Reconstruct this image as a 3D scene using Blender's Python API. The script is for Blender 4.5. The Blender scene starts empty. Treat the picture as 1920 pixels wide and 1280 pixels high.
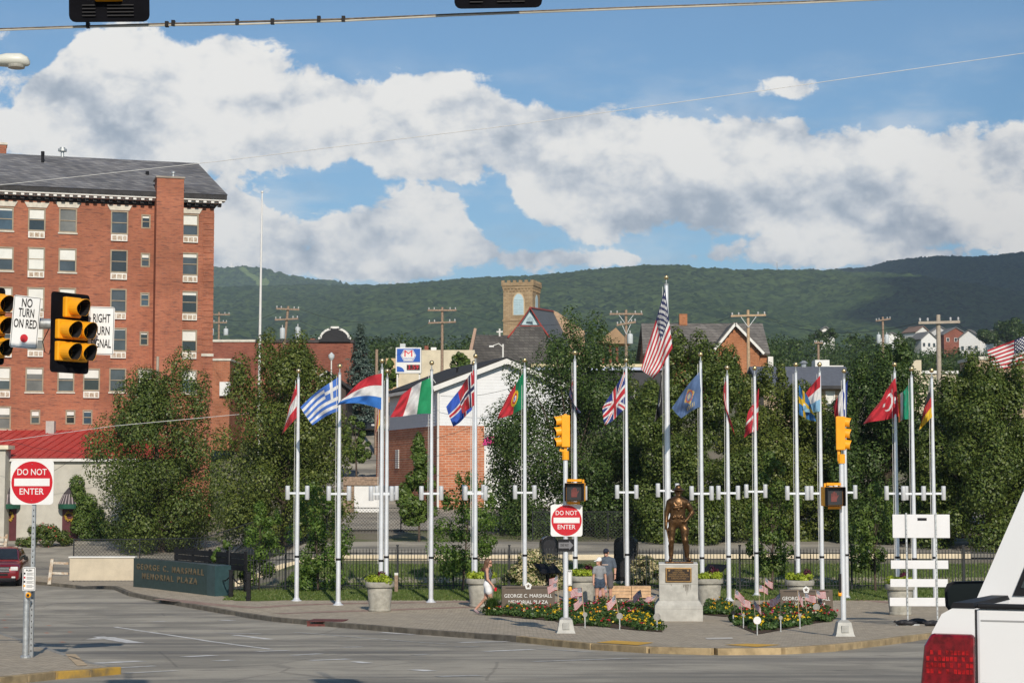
import bpy, bmesh, math, random
import numpy as np
from mathutils import Vector, Matrix
R = math.radians
rng = random.Random(7)
NR = np.random.default_rng(11)
scn = bpy.context.scene
COL = scn.collection

# ---------------------------------------------------------------- camera
F, CX, CY = 3400.0, 960.0, 640.0
CAMZ = 4.3
PITCH = math.atan(250.0 / F)
cam = bpy.data.cameras.new('camera')
cam.sensor_width = 36.0
cam.lens = 36.0 * F / 1920.0
cam.clip_start = 0.2
cam.clip_end = 30000
camo = bpy.data.objects.new('camera', cam)
camo.location = (0, 0, CAMZ)
camo.rotation_euler = (R(90) + PITCH, 0, 0)
COL.objects.link(camo)
scn.camera = camo

# ---------------------------------------------------------------- sun, exposure
SUN_EL = R(31)
SUN_DIR = Vector((0.19, -1.0, 0)).normalized()           # horizontal direction towards the sun
sun = bpy.data.lights.new('sun', 'SUN')
sun.energy = 4.3
sun.angle = R(0.53)
sun.color = (1.0, 0.90, 0.765)
suno = bpy.data.objects.new('sun', sun)
tosun = Vector((SUN_DIR.x * math.cos(SUN_EL), SUN_DIR.y * math.cos(SUN_EL), math.sin(SUN_EL)))
suno.rotation_euler = tosun.to_track_quat('Z', 'Y').to_euler()
suno.location = (20, -60, 60)
COL.objects.link(suno)
scn.view_settings.view_transform = 'Standard'
scn.view_settings.look = 'None'
scn.view_settings.exposure = 0.05
scn.view_settings.gamma = 1.0
scn.view_settings.use_curve_mapping = False
scn.cycles.use_denoising = True
scn.cycles.max_bounces = 6
scn.cycles.diffuse_bounces = 3
scn.cycles.glossy_bounces = 3
scn.cycles.transmission_bounces = 4
scn.cycles.transparent_max_bounces = 8
scn.cycles.volume_bounces = 0
scn.cycles.caustics_reflective = False
scn.cycles.caustics_refractive = False
scn.render.film_transparent = False

# ---------------------------------------------------------------- world: sky with cumulus banks
class NT:
    def __init__(s, nt):
        s.nt = nt
    def n(s, t, **kw):
        nd = s.nt.nodes.new(t)
        for k, v in kw.items():
            setattr(nd, k, v)
        return nd
    def put(s, sock, v):
        if v is None:
            return
        if hasattr(v, 'is_linked') or hasattr(v, 'links'):
            s.nt.links.new(v, sock)
        else:
            sock.default_value = v
    def m(s, op, a, b=None, c=None, clamp=False):
        nd = s.n('ShaderNodeMath', operation=op, use_clamp=clamp)
        for i, v in enumerate((a, b, c)):
            s.put(nd.inputs[i], v)
        return nd.outputs[0]
    def vm(s, op, a, b=None):
        nd = s.n('ShaderNodeVectorMath', operation=op)
        s.put(nd.inputs[0], a)
        if b is not None:
            if op == 'SCALE':
                s.put(nd.inputs['Scale'], b)
            else:
                s.put(nd.inputs[1], b)
        return nd.outputs[0]
    def noise(s, vec, scale, detail=4, rough=0.5, lac=2.0, dist=0.0):
        nd = s.n('ShaderNodeTexNoise')
        s.put(nd.inputs['Vector'], vec)
        nd.inputs['Scale'].default_value = scale
        nd.inputs['Detail'].default_value = detail
        nd.inputs['Roughness'].default_value = rough
        nd.inputs['Lacunarity'].default_value = lac
        nd.inputs['Distortion'].default_value = dist
        return nd.outputs['Fac']
    def mr(s, v, a, b, c=0.0, d=1.0, smooth=True):
        nd = s.n('ShaderNodeMapRange', interpolation_type='SMOOTHSTEP' if smooth else 'LINEAR')
        s.put(nd.inputs['Value'], v)
        for k, x in (('From Min', a), ('From Max', b), ('To Min', c), ('To Max', d)):
            s.put(nd.inputs[k], x)
        return nd.outputs['Result']
    def mix(s, f, a, b, blend='MIX'):
        nd = s.n('ShaderNodeMix', data_type='RGBA', blend_type=blend)
        s.put(nd.inputs[0], f)
        s.put(nd.inputs[6], a)
        s.put(nd.inputs[7], b)
        return nd.outputs[2]
    def curve(s, v, pts):
        nd = s.n('ShaderNodeFloatCurve')
        c = nd.mapping.curves[0]
        pts = sorted(pts)
        c.points[0].location = pts[0]
        c.points[1].location = pts[-1]
        for p in pts[1:-1]:
            c.points.new(*p)
        nd.mapping.update()
        s.put(nd.inputs['Value'], v)
        nd.inputs['Factor'].default_value = 1.0
        return nd.outputs[0]

world = bpy.data.worlds.new('World')
scn.world = world
world.use_nodes = True
wt = world.node_tree
wt.nodes.clear()
W = NT(wt)
SKY_STRENGTH = 0.10
sky = W.n('ShaderNodeTexSky', sky_type='NISHITA')
sky.sun_disc = False
sky.sun_elevation = SUN_EL
sky.sun_rotation = math.atan2(SUN_DIR.x, SUN_DIR.y)
sky.altitude = 300
sky.air_density = 1.0
sky.dust_density = 0.6
sky.ozone_density = 1.6
tc = W.n('ShaderNodeTexCoord')
dirv = tc.outputs['Generated']
sep = W.n('ShaderNodeSeparateXYZ')
wt.links.new(dirv, sep.inputs[0])
dx, dy, dz = sep.outputs
AZ = W.m('ARCTAN2', dx, dy)
EL = W.m('ARCSINE', dz)
AN = W.m('MULTIPLY_ADD', AZ, 1 / 1.0, 0.5)                # azimuth -0.5..0.5 rad -> 0..1
def cpx(pts, lo=0.0):
    return [((p - 960) / 3400 + 0.5, (890 - q) / 3400 / 0.3) for p, q in pts]
TOP1 = [(-740, 260), (-250, 240), (-60, 275), (20, 250), (70, 185), (150, 118), (250, 86), (390, 104), (470, 122), (600, 138), (720, 162), (840, 160), (905, 172), (1000, 200), (1100, 204), (1300, 240), (1450, 244), (1560, 262), (1700, 286), (1800, 276), (1920, 264), (2200, 250), (2660, 270)]
BOT1 = [(-740, 330), (-60, 310), (20, 300), (250, 320), (450, 330), (560, 312), (700, 296), (850, 300), (940, 316), (985, 400), (1090, 436), (1250, 440), (1420, 448), (1600, 462), (1800, 470), (1920, 470), (2200, 440), (2660, 420)]
TOP2 = [(-740, 420), (0, 420), (380, 345), (440, 362), (490, 402), (560, 396), (620, 386), (720, 368), (840, 372), (900, 420), (960, 452), (1150, 456), (1260, 462), (1330, 446), (1420, 420), (1540, 404), (1620, 412), (1690, 445), (1740, 470), (1800, 450), (1860, 415), (1920, 405), (2200, 410), (2660, 420)]
BOT2 = [(-740, 530), (300, 540), (560, 536), (760, 530), (860, 512), (1000, 512), (1250, 510), (1500, 506), (1700, 502), (1920, 500), (2660, 505)]
def billow(v, sc, det):
    nd = W.n('ShaderNodeTexVoronoi', feature='F1')
    W.put(nd.inputs['Vector'], v)
    nd.inputs['Scale'].default_value = sc
    nd.inputs['Detail'].default_value = det
    nd.inputs['Roughness'].default_value = 0.55
    nd.inputs['Lacunarity'].default_value = 2.1
    nd.normalize = True
    return W.m('SUBTRACT', 1.0, nd.outputs['Distance'])
def nz(off):
    v = W.vm('ADD', dirv, off)
    v = W.vm('MULTIPLY', v, (1.0, 1.0, 1.35))
    wn = W.n('ShaderNodeTexNoise')
    W.put(wn.inputs['Vector'], v)
    wn.inputs['Scale'].default_value = 40
    wn.inputs['Detail'].default_value = 3
    v2 = W.vm('ADD', v, W.vm('SCALE', W.vm('SUBTRACT', wn.outputs['Color'], (.5, .5, .5)), 0.016))
    big = W.noise(v, 8.0, 2.0, 0.5)
    mid = W.noise(v2, 21.0, 6.0, 0.60, 2.1, 0.0)
    bil = billow(v2, 23.0, 3.0)
    return big, mid, bil
bigA, midA, bilA = nz((0.0, 0.0, 0.0))
def lump(off):
    v = W.vm('MULTIPLY', W.vm('ADD', dirv, off), (1.0, 1.0, 1.35))
    return W.noise(v, 17.0, 5.0, 0.58)
lumpA = lump((0.0, 0.0, 0.0))
lumpB = lump((0.004, 0.0, 0.012))
t1 = W.m('MULTIPLY', W.curve(AN, cpx(TOP1)), 0.3)
b1 = W.m('MULTIPLY', W.curve(AN, cpx(BOT1)), 0.3)
t2 = W.m('MULTIPLY', W.curve(AN, cpx(TOP2)), 0.3)
b2 = W.m('MULTIPLY', W.curve(AN, cpx(BOT2)), 0.3)
def layer(e, t, b, wt_, wb):
    u = W.m('DIVIDE', W.m('SUBTRACT', t, e), wt_)
    d = W.m('DIVIDE', W.m('SUBTRACT', e, b), wb)
    return W.m('MINIMUM', W.m('MINIMUM', u, d), 1.0)
def blob(e, p, q, sx, sy, amp):
    a = W.m('DIVIDE', W.m('SUBTRACT', AZ, (p - 960) / 3400), sx / 3400)
    b = W.m('DIVIDE', W.m('SUBTRACT', e, (890 - q) / 3400), sy / 3400)
    r = W.m('ADD', W.m('MULTIPLY', a, a), W.m('MULTIPLY', b, b))
    return W.m('MULTIPLY', W.m('SUBTRACT', 1.0, r), amp)
def sc(v, c, k):
    return W.m('MULTIPLY', W.m('SUBTRACT', v, c), k)
def dens(e, big, mid, bil):
    l1 = W.m('ADD', layer(e, t1, b1, 0.011, 0.013), 0.40)
    l1 = W.m('ADD', l1, sc(big, 0.5, 1.5))
    l1 = W.m('ADD', l1, W.m('ADD', sc(mid, 0.5, 4.4), sc(bil, 0.62, 1.8)))
    l2 = W.m('ADD', layer(e, t2, b2, 0.010, 0.009), -0.12)
    l2 = W.m('ADD', l2, sc(big, 0.52, 3.0))
    l2 = W.m('ADD', l2, W.m('ADD', sc(mid, 0.5, 5.0), sc(bil, 0.62, 2.0)))
    k = W.m('MAXIMUM', l1, l2)
    bl = W.m('MAXIMUM', blob(e, 1490, 176, 62, 24, 0.8), blob(e, 905, 150, 75, 17, 0.6))
    bl = W.m('MAXIMUM', bl, W.m('MAXIMUM', blob(e, 1160, 208, 60, 14, 0.35), blob(e, 60, 175, 60, 60, 0.15)))
    bl = W.m('MAXIMUM', bl, -3.0)
    bl = W.m('ADD', bl, sc(mid, 0.52, 4.0))
    return W.m('MAXIMUM', k, bl), l1, l2
dA, l1A, l2A = dens(EL, bigA, midA, bilA)
alpha = W.mr(dA, -0.10, 0.34)
# a wispy veil between the banks
veil = W.m('MULTIPLY', W.mr(W.noise(W.vm('MULTIPLY', dirv, (1.0, 1.0, 3.0)), 11.0, 5.0, 0.6), 0.45, 0.75), W.mr(EL, 0.26, 0.16))
alpha = W.m('MAXIMUM', alpha, W.m('MULTIPLY', veil, 0.5))
# light falls from above and behind the viewer: parts with cloud above them are greyer
h1 = W.m('DIVIDE', W.m('SUBTRACT', EL, b1), W.m('SUBTRACT', t1, b1), clamp=True)
h2 = W.m('DIVIDE', W.m('SUBTRACT', EL, b2), W.m('SUBTRACT', t2, b2), clamp=True)
use1 = W.mr(W.m('SUBTRACT', l1A, l2A), -0.6, 0.6)
hh = W.m('ADD', W.m('MULTIPLY', h1, use1), W.m('MULTIPLY', h2, W.m('SUBTRACT', 1.0, use1)))
relief = W.m('ADD', W.m('MULTIPLY', W.m('SUBTRACT', lumpA, lumpB), 2.6), sc(midA, 0.5, 1.3))
lit = W.m('ADD', W.m('ADD', W.m('MULTIPLY', hh, 0.25), 0.56), relief)
lit = W.m('ADD', lit, W.m('ADD', sc(bilA, 0.62, 2.5), sc(lumpA, 0.5, 0.8)))
lit = W.mr(lit, 0.0, 1.22)
cl = W.n('ShaderNodeValToRGB')
er = cl.color_ramp.elements
er[0].position = 0.0
er[0].color = (0.36, 0.42, 0.50, 1)
er[1].position = 1.0
er[1].color = (0.93, 0.91, 0.87, 1)
e2 = er.new(0.5)
e2.color = (0.63, 0.66, 0.70, 1)
W.put(cl.inputs[0], lit)
ccol = W.vm('SCALE', cl.outputs[0], 1.0 / SKY_STRENGTH)
skyc = W.mix(1.0, sky.outputs[0], (0.62, 0.84, 0.97, 1), 'MULTIPLY')
fin = W.mix(alpha, skyc, ccol)
bg = W.n('ShaderNodeBackground')
wt.links.new(fin, bg.inputs[0])
bg.inputs[1].default_value = SKY_STRENGTH
wo = W.n('ShaderNodeOutputWorld')
wt.links.new(bg.outputs[0], wo.inputs[0])

# ---------------------------------------------------------------- geometry helpers
def ray(px, py):
    a, b, c = px - CX, F, CY - py
    cs, sn = math.cos(PITCH), math.sin(PITCH)
    y = b * cs - c * sn
    z = b * sn + c * cs
    return a / y, z / y
def at(px, py, Y):
    rx, rz = ray(px, py)
    return Vector((rx * Y, Y, CAMZ + rz * Y))
PY = [-200, 0, 7.5, 32, 43, 57, 62, 68, 80, 95, 110, 130, 155, 200, 350, 600, 1000, 1500, 2500, 30000]
PZ = [10, 2.72, 2.4, 1.05, .44, -.1, -.12, 0.0, .75, 1.4, 2.2, 4.0, 8.6, 12, 20, 32, 40, 45, 50, 50]
LY = [-200, 0, 7.5, 32, 43, 57, 64, 70, 74, 80, 90, 100, 113, 130, 160, 200, 350, 600, 1000, 1500, 2500, 30000]
LZ = [10, 2.72, 2.4, 1.05, .44, -.1, -.1, -.08, -.3, -.7, -.7, -.25, .3, 1.2, 3.5, 7, 18, 32, 40, 45, 50, 50]
def G(x, y):
    x = np.asarray(x, float)
    y = np.asarray(y, float)
    c = np.interp(y, PY, PZ)
    l = np.interp(y, LY, LZ)
    r = x / np.maximum(y, 20.0)
    t = np.clip((-0.105 - r) / 0.06, 0, 1)
    t = t * t * (3 - 2 * t)
    return c * (1 - t) + l * t
def g(x, y):
    return float(G(x, y))
def gnd(px, py, off=0.0, y0=5.0, y1=400.0):
    rx, rz = ray(px, py)
    ys = np.arange(y0, y1, 0.05)
    h = CAMZ + rz * ys - (G(rx * ys, ys) + off)
    i = np.argmax(h <= 0) if (h <= 0).any() else len(ys) - 1
    y = float(ys[i])
    return Vector((rx * y, y, g(rx * y, y) + off))

def vnoise(x, y, seed=0):
    x = np.asarray(x, float); y = np.asarray(y, float)
    xi = np.floor(x).astype(np.int64); yi = np.floor(y).astype(np.int64)
    fx = x - xi; fy = y - yi
    fx = fx * fx * (3 - 2 * fx); fy = fy * fy * (3 - 2 * fy)
    def h(a, b):
        n = (a * 374761393 + b * 668265263 + seed * 1442695041) & 0x7fffffff
        n = ((n ^ (n >> 13)) * 1274126177) & 0x7fffffff
        return ((n ^ (n >> 16)) & 0xffff) / 65535.0
    return (h(xi, yi) * (1 - fx) + h(xi + 1, yi) * fx) * (1 - fy) + (h(xi, yi + 1) * (1 - fx) + h(xi + 1, yi + 1) * fx) * fy

def link(o, parent=None):
    COL.objects.link(o)
    if parent is not None:
        o.parent = parent
    return o
def tag(o, label=None, cat=None, group=None, kind=None):
    for k, v in (('label', label), ('category', cat), ('group', group), ('kind', kind)):
        if v:
            o[k] = v
    return o
def thing(name, label, cat, loc=(0, 0, 0), rz=0.0, group=None, rx=0.0, ry=0.0):
    o = bpy.data.objects.new(name, None)
    o.empty_display_size = 0.2
    o.location = loc
    o.rotation_euler = (rx, ry, rz)
    link(o)
    return tag(o, label, cat, group)

class MB:
    def __init__(s):
        s.v, s.f, s.mi = [], [], []
    def add(s, vs, fs, mi=0):
        o = len(s.v)
        s.v += [tuple(p) for p in vs]
        s.f += [tuple(i + o for i in f) for f in fs]
        s.mi += [mi] * len(fs)
        return s
    def box(s, x0, x1, y0, y1, z0, z1, mi=0):
        vs = [(x, y, z) for z in (z0, z1) for y in (y0, y1) for x in (x0, x1)]
        return s.add(vs, [(0, 2, 3, 1), (4, 5, 7, 6), (0, 1, 5, 4), (2, 6, 7, 3), (0, 4, 6, 2), (1, 3, 7, 5)], mi)
    def bar(s, a, b, w, h=None, mi=0, up=(0, 0, 1)):
        a = Vector(a); b = Vector(b)
        h = w if h is None else h
        d = (b - a).normalized()
        u = Vector(up)
        if abs(d.dot(u)) > 0.98:
            u = Vector((0, 1, 0))
        r = d.cross(u).normalized() * (w / 2)
        t = r.cross(d).normalized() * (h / 2)
        vs = [p + i * r + j * t for p in (a, b) for (i, j) in ((-1, -1), (1, -1), (1, 1), (-1, 1))]
        return s.add(vs, [(0, 1, 2, 3), (7, 6, 5, 4), (0, 4, 5, 1), (1, 5, 6, 2), (2, 6, 7, 3), (3, 7, 4, 0)], mi)
    def tube(s, pts, rad, n=8, mi=0, cap=True):
        pts = [Vector(p) for p in pts]
        if not hasattr(rad, '__len__'):
            rad = [rad] * len(pts)
        vs, fs = [], []
        prev = None
        for i, p in enumerate(pts):
            d = (pts[min(i + 1, len(pts) - 1)] - pts[max(i - 1, 0)]).normalized()
            if prev is None:
                u = Vector((1, 0, 0)) if abs(d.x) < 0.8 else Vector((0, 1, 0))
                u = (u - d * u.dot(d)).normalized()
            else:
                u = (prev - d * prev.dot(d)).normalized()
            prev = u
            w = d.cross(u)
            for k in range(n):
                a = 2 * math.pi * k / n
                vs.append(p + (u * math.cos(a) + w * math.sin(a)) * rad[i])
        for i in range(len(pts) - 1):
            for k in range(n):
                k2 = (k + 1) % n
                fs.append((i * n + k, i * n + k2, (i + 1) * n + k2, (i + 1) * n + k))
        if cap:
            fs.append(tuple(range(n - 1, -1, -1)))
            fs.append(tuple((len(pts) - 1) * n + k for k in range(n)))
        return s.add(vs, fs, mi)
    def lathe(s, prof, n=16, c=(0, 0, 0), mi=0):
        vs, fs = [], []
        for r, z in prof:
            for k in range(n):
                a = 2 * math.pi * k / n
                vs.append((c[0] + r * math.cos(a), c[1] + r * math.sin(a), c[2] + z))
        m = len(prof)
        for i in range(m - 1):
            for k in range(n):
                k2 = (k + 1) % n
                fs.append((i * n + k, i * n + k2, (i + 1) * n + k2, (i + 1) * n + k))
        fs.append(tuple(range(n - 1, -1, -1)))
        fs.append(tuple((m - 1) * n + k for k in range(n)))
        return s.add(vs, fs, mi)
    def sphere(s, c, r, n=12, mi=0, sz=1.0):
        prof = [(max(1e-4, r * math.sin(math.pi * i / (n // 2 + 2))), -r * sz * math.cos(math.pi * i / (n // 2 + 2))) for i in range(n // 2 + 3)]
        return s.lathe(prof, n, c, mi)
    def prism(s, poly, axis, lo, hi, mi=0):
        n = len(poly)
        def P(a, b, t):
            return {'y': (a, t, b), 'z': (a, b, t), 'x': (t, a, b)}[axis]
        vs = [P(a, b, lo) for a, b in poly] + [P(a, b, hi) for a, b in poly]
        fs = [tuple(range(n)), tuple(range(2 * n - 1, n - 1, -1))]
        for i in range(n):
            j = (i + 1) % n
            fs.append((i, i + n, j + n, j))
        return s.add(vs, fs, mi)
    def slab(s, pts, t, mi=0):
        """a polygon of 3-D points given thickness t against its normal"""
        p = [Vector(q) for q in pts]
        nrm = Vector((0, 0, 0))
        for i in range(len(p)):
            nrm += (p[i] - p[0]).cross(p[(i + 1) % len(p)] - p[0])
        nrm.normalize()
        n = len(p)
        vs = p + [q - nrm * t for q in p]
        fs = [tuple(range(n)), tuple(range(2 * n - 1, n - 1, -1))]
        for i in range(n):
            j = (i + 1) % n
            fs.append((i, i + n, j + n, j))
        return s.add(vs, fs, mi)
    def loft(s, rings, mi=0, cap=True):
        n = len(rings[0])
        vs = [p for r in rings for p in r]
        fs = []
        for i in range(len(rings) - 1):
            for k in range(n):
                k2 = (k + 1) % n
                fs.append((i * n + k, i * n + k2, (i + 1) * n + k2, (i + 1) * n + k))
        if cap:
            fs.append(tuple(range(n - 1, -1, -1)))
            fs.append(tuple((len(rings) - 1) * n + k for k in range(n)))
        return s.add(vs, fs, mi)
    def build(s, name, mats, parent=None, smooth=None, loc=None, bevel=0.0):
        me = bpy.data.meshes.new(name)
        me.from_pydata([tuple(p) for p in s.v], [], s.f)
        if not isinstance(mats, (list, tuple)):
            mats = [mats]
        for m in mats:
            me.materials.append(m)
        if len(mats) > 1:
            me.polygons.foreach_set('material_index', s.mi)
        bm = bmesh.new()
        bm.from_mesh(me)
        bmesh.ops.recalc_face_normals(bm, faces=bm.faces)
        if bevel:
            bmesh.ops.bevel(bm, geom=[e for e in bm.edges if len(e.link_faces) == 2 and e.calc_face_angle(0) > 0.6], offset=bevel, segments=2, affect='EDGES', profile=0.5)
        bm.to_mesh(me)
        bm.free()
        if smooth:
            me.polygons.foreach_set('use_smooth', [True] * len(me.polygons))
            me.set_sharp_from_angle(angle=R(smooth))
        o = bpy.data.objects.new(name, me)
        if loc is not None:
            o.location = loc
        return link(o, parent)

def raw_mesh(name, V, Fq, mats, parent=None, mi=None, smooth=False):
    """numpy vertices + faces of one size -> object"""
    me = bpy.data.meshes.new(name)
    V = np.asarray(V, np.float32); Fq = np.asarray(Fq, np.int32)
    k = Fq.shape[1]
    me.vertices.add(len(V)); me.vertices.foreach_set('co', V.ravel())
    me.loops.add(Fq.size); me.loops.foreach_set('vertex_index', Fq.ravel())
    me.polygons.add(len(Fq)); me.polygons.foreach_set('loop_start', np.arange(0, Fq.size, k, dtype=np.int32))
    if not isinstance(mats, (list, tuple)):
        mats = [mats]
    for m in mats:
        me.materials.append(m)
    if mi is not None:
        me.polygons.foreach_set('material_index', np.asarray(mi, np.int32))
    if smooth:
        me.polygons.foreach_set('use_smooth', np.ones(len(Fq), bool))
    me.update(calc_edges=True)
    o = bpy.data.objects.new(name, me)
    return link(o, parent)

def dup(o, parent=None):
    c = o.copy()
    link(c)
    if parent is not None:
        c.parent = parent
    for ch in list(o.children):
        dup(ch, c)
    return c

# ---------------------------------------------------------------- materials
MATS = {}
def mat(name, col, rough=0.6, metal=0.0, var=0.12, vs=2.0, bump=0.0, bs=25.0, spec=0.4, coat=0.0, col2=None, emit=0.0, trans=0.0, detail=6):
    if name in MATS:
        return MATS[name]
    m = bpy.data.materials.new(name)
    m.use_nodes = True
    t = NT(m.node_tree)
    b = m.node_tree.nodes['Principled BSDF']
    tcn = t.n('ShaderNodeTexCoord')
    if col2 is None:
        lo = tuple(max(0, c * (1 - var)) for c in col) + (1,)
        hi = tuple(min(1, c * (1 + var)) for c in col) + (1,)
    else:
        lo, hi = tuple(col) + (1,), tuple(col2) + (1,)
    fac = t.noise(tcn.outputs['Object'], vs, detail, 0.6)
    fac = t.mr(fac, 0.3, 0.7)
    t.put(b.inputs['Base Color'], t.mix(fac, lo, hi))
    b.inputs['Roughness'].default_value = rough
    b.inputs['Metallic'].default_value = metal
    b.inputs['Specular IOR Level'].default_value = spec
    b.inputs['Coat Weight'].default_value = coat
    b.inputs['Coat Roughness'].default_value = 0.05
    if bump:
        bn = t.n('ShaderNodeBump')
        bn.inputs['Strength'].default_value = bump
        bn.inputs['Distance'].default_value = 0.02
        t.put(bn.inputs['Height'], t.noise(tcn.outputs['Object'], bs, 5, 0.6))
        t.put(b.inputs['Normal'], bn.outputs[0])
    if emit:
        b.inputs['Emission Color'].default_value = tuple(col) + (1,)
        b.inputs['Emission Strength'].default_value = emit
    MATS[name] = m
    return m

def brickmat(name, c1, c2, mortar, bw=0.22, bh=0.075, msize=0.012, dark=None):
    if name in MATS:
        return MATS[name]
    m = bpy.data.materials.new(name)
    m.use_nodes = True
    t = NT(m.node_tree)
    b = m.node_tree.nodes['Principled BSDF']
    tcn = t.n('ShaderNodeTexCoord')
    sp = t.n('ShaderNodeSeparateXYZ')
    m.node_tree.links.new(tcn.outputs['Object'], sp.inputs[0])
    cb = t.n('ShaderNodeCombineXYZ')
    t.put(cb.inputs[0], t.m('ADD', sp.outputs[0], sp.outputs[1]))
    t.put(cb.inputs[1], sp.outputs[2])
    br = t.n('ShaderNodeTexBrick')
    t.put(br.inputs['Vector'], cb.outputs[0])
    br.inputs['Color1'].default_value = tuple(c1) + (1,)
    br.inputs['Color2'].default_value = tuple(c2) + (1,)
    br.inputs['Mortar'].default_value = tuple(mortar) + (1,)
    br.inputs['Scale'].default_value = 1.0
    br.inputs['Mortar Size'].default_value = msize
    br.inputs['Mortar Smooth'].default_value = 0.2
    br.inputs['Brick Width'].default_value = bw
    br.inputs['Row Height'].default_value = bh
    br.inputs['Bias'].default_value = 0.0
    # streaks of darker, harder burnt bricks run along the courses
    sv = t.vm('MULTIPLY', cb.outputs[0], (1.3, 9.0, 1.0))
    st = t.mr(t.noise(sv, 1.0, 5, 0.75), 0.50, 0.66)
    dk = dark or tuple(c * 0.45 for c in c1)
    c = t.mix(t.m('MULTIPLY', st, 0.9), br.outputs['Color'], tuple(dk) + (1,))
    big = t.mr(t.noise(cb.outputs[0], 0.25, 4, 0.6), 0.3, 0.7, 0.76, 1.14)
    vmn = t.vm('SCALE', c, big)
    t.put(b.inputs['Base Color'], vmn)
    b.inputs['Roughness'].default_value = 0.85
    b.inputs['Specular IOR Level'].default_value = 0.2
    bn = t.n('ShaderNodeBump')
    bn.inputs['Strength'].default_value = 0.5
    bn.inputs['Distance'].default_value = 0.01
    t.put(bn.inputs['Height'], t.m('SUBTRACT', 1.0, br.outputs['Fac']))
    t.put(b.inputs['Normal'], bn.outputs[0])
    MATS[name] = m
    return m

def leafmat(name, c1, c2, c3=None, trans=0.3):
    if name in MATS:
        return MATS[name]
    m = bpy.data.materials.new(name)
    m.use_nodes = True
    t = NT(m.node_tree)
    m.node_tree.nodes.remove(m.node_tree.nodes['Principled BSDF'])
    ge = t.n('ShaderNodeNewGeometry')
    rp = t.n('ShaderNodeValToRGB')
    rp.color_ramp.elements[0].color = tuple(c1) + (1,)
    rp.color_ramp.elements[1].color = tuple(c2) + (1,)
    if c3:
        e = rp.color_ramp.elements.new(0.93)
        e.color = tuple(c2) + (1,)
        rp.color_ramp.elements[-1].color = tuple(c3) + (1,)
    t.put(rp.inputs[0], ge.outputs['Random Per Island'])
    p = t.n('ShaderNodeBsdfPrincipled')
    t.put(p.inputs['Base Color'], rp.outputs[0])
    p.inputs['Roughness'].default_value = 0.45
    p.inputs['Specular IOR Level'].default_value = 0.35
    tr = t.n('ShaderNodeBsdfTranslucent')
    t.put(tr.inputs[0], t.mix(1.0, rp.outputs[0], (1.3, 1.5, 0.6, 1), 'MULTIPLY'))
    mx = t.n('ShaderNodeMixShader')
    mx.inputs[0].default_value = trans
    m.node_tree.links.new(p.outputs[0], mx.inputs[1])
    m.node_tree.links.new(tr.outputs[0], mx.inputs[2])
    m.node_tree.links.new(mx.outputs[0], m.node_tree.nodes['Material Output'].inputs[0])
    MATS[name] = m
    return m

def attrmat(name, rough=0.8, trans=0.25):
    if name in MATS:
        return MATS[name]
    m = bpy.data.materials.new(name)
    m.use_nodes = True
    t = NT(m.node_tree)
    p = m.node_tree.nodes['Principled BSDF']
    a = t.n('ShaderNodeVertexColor')
    a.layer_name = 'print'
    tcn = t.n('ShaderNodeTexCoord')
    c = t.vm('SCALE', a.outputs[0], t.mr(t.noise(tcn.outputs['Object'], 6, 4), 0.3, 0.7, 0.9, 1.06))
    t.put(p.inputs['Base Color'], c)
    p.inputs['Roughness'].default_value = rough
    p.inputs['Sheen Weight'].default_value = 0.1
    bn = t.n('ShaderNodeBump')
    bn.inputs['Strength'].default_value = 0.15
    bn.inputs['Distance'].default_value = 0.02
    t.put(bn.inputs['Height'], t.noise(tcn.outputs['Object'], 9, 3))
    t.put(p.inputs['Normal'], bn.outputs[0])
    tr = t.n('ShaderNodeBsdfTranslucent')
    t.put(tr.inputs[0], c)
    mx = t.n('ShaderNodeMixShader')
    mx.inputs[0].default_value = trans
    m.node_tree.links.new(p.outputs[0], mx.inputs[1])
    m.node_tree.links.new(tr.outputs[0], mx.inputs[2])
    m.node_tree.links.new(mx.outputs[0], m.node_tree.nodes['Material Output'].inputs[0])
    MATS[name] = m
    return m

def glassmat(name, col=(0.05, 0.06, 0.07), rough=0.08):
    return mat(name, col, rough, var=0.3, vs=0.7, spec=0.8)

ALU = mat('brushed_aluminium', (0.72, 0.74, 0.77), 0.38, 0.35, var=0.06, vs=3)
GALV = mat('galvanised_steel', (0.45, 0.47, 0.48), 0.45, 0.6, var=0.2, vs=14)
GOLD = mat('gold_ball', (0.62, 0.48, 0.26), 0.3, 0.9, var=0.08)
BLACK = mat('black_paint', (0.010, 0.010, 0.012), 0.55, var=0.3, spec=0.2)
IRON = mat('black_iron', (0.018, 0.02, 0.023), 0.5, var=0.3, vs=6)
WHITE = mat('white_paint', (0.70, 0.70, 0.69), 0.5, var=0.04)
SIGNW = mat('white_sheeting', (0.72, 0.72, 0.71), 0.4, var=0.03)
SIGNR = mat('red_sheeting', (0.50, 0.008, 0.018), 0.4, var=0.05)
YEL = mat('signal_yellow', (0.85, 0.36, 0.012), 0.45, var=0.06, vs=5)
CONC = mat('concrete', (0.38, 0.37, 0.34), 0.9, var=0.18, vs=5, bump=0.3, bs=40)
WOOD = mat('weathered_wood', (0.28, 0.20, 0.145), 0.85, var=0.3, vs=8)
BARK = mat('bark', (0.075, 0.055, 0.042), 0.9, var=0.4, vs=9, bump=0.6, bs=18)
TRIM = mat('white_trim', (0.68, 0.67, 0.64), 0.6, var=0.06)

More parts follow.
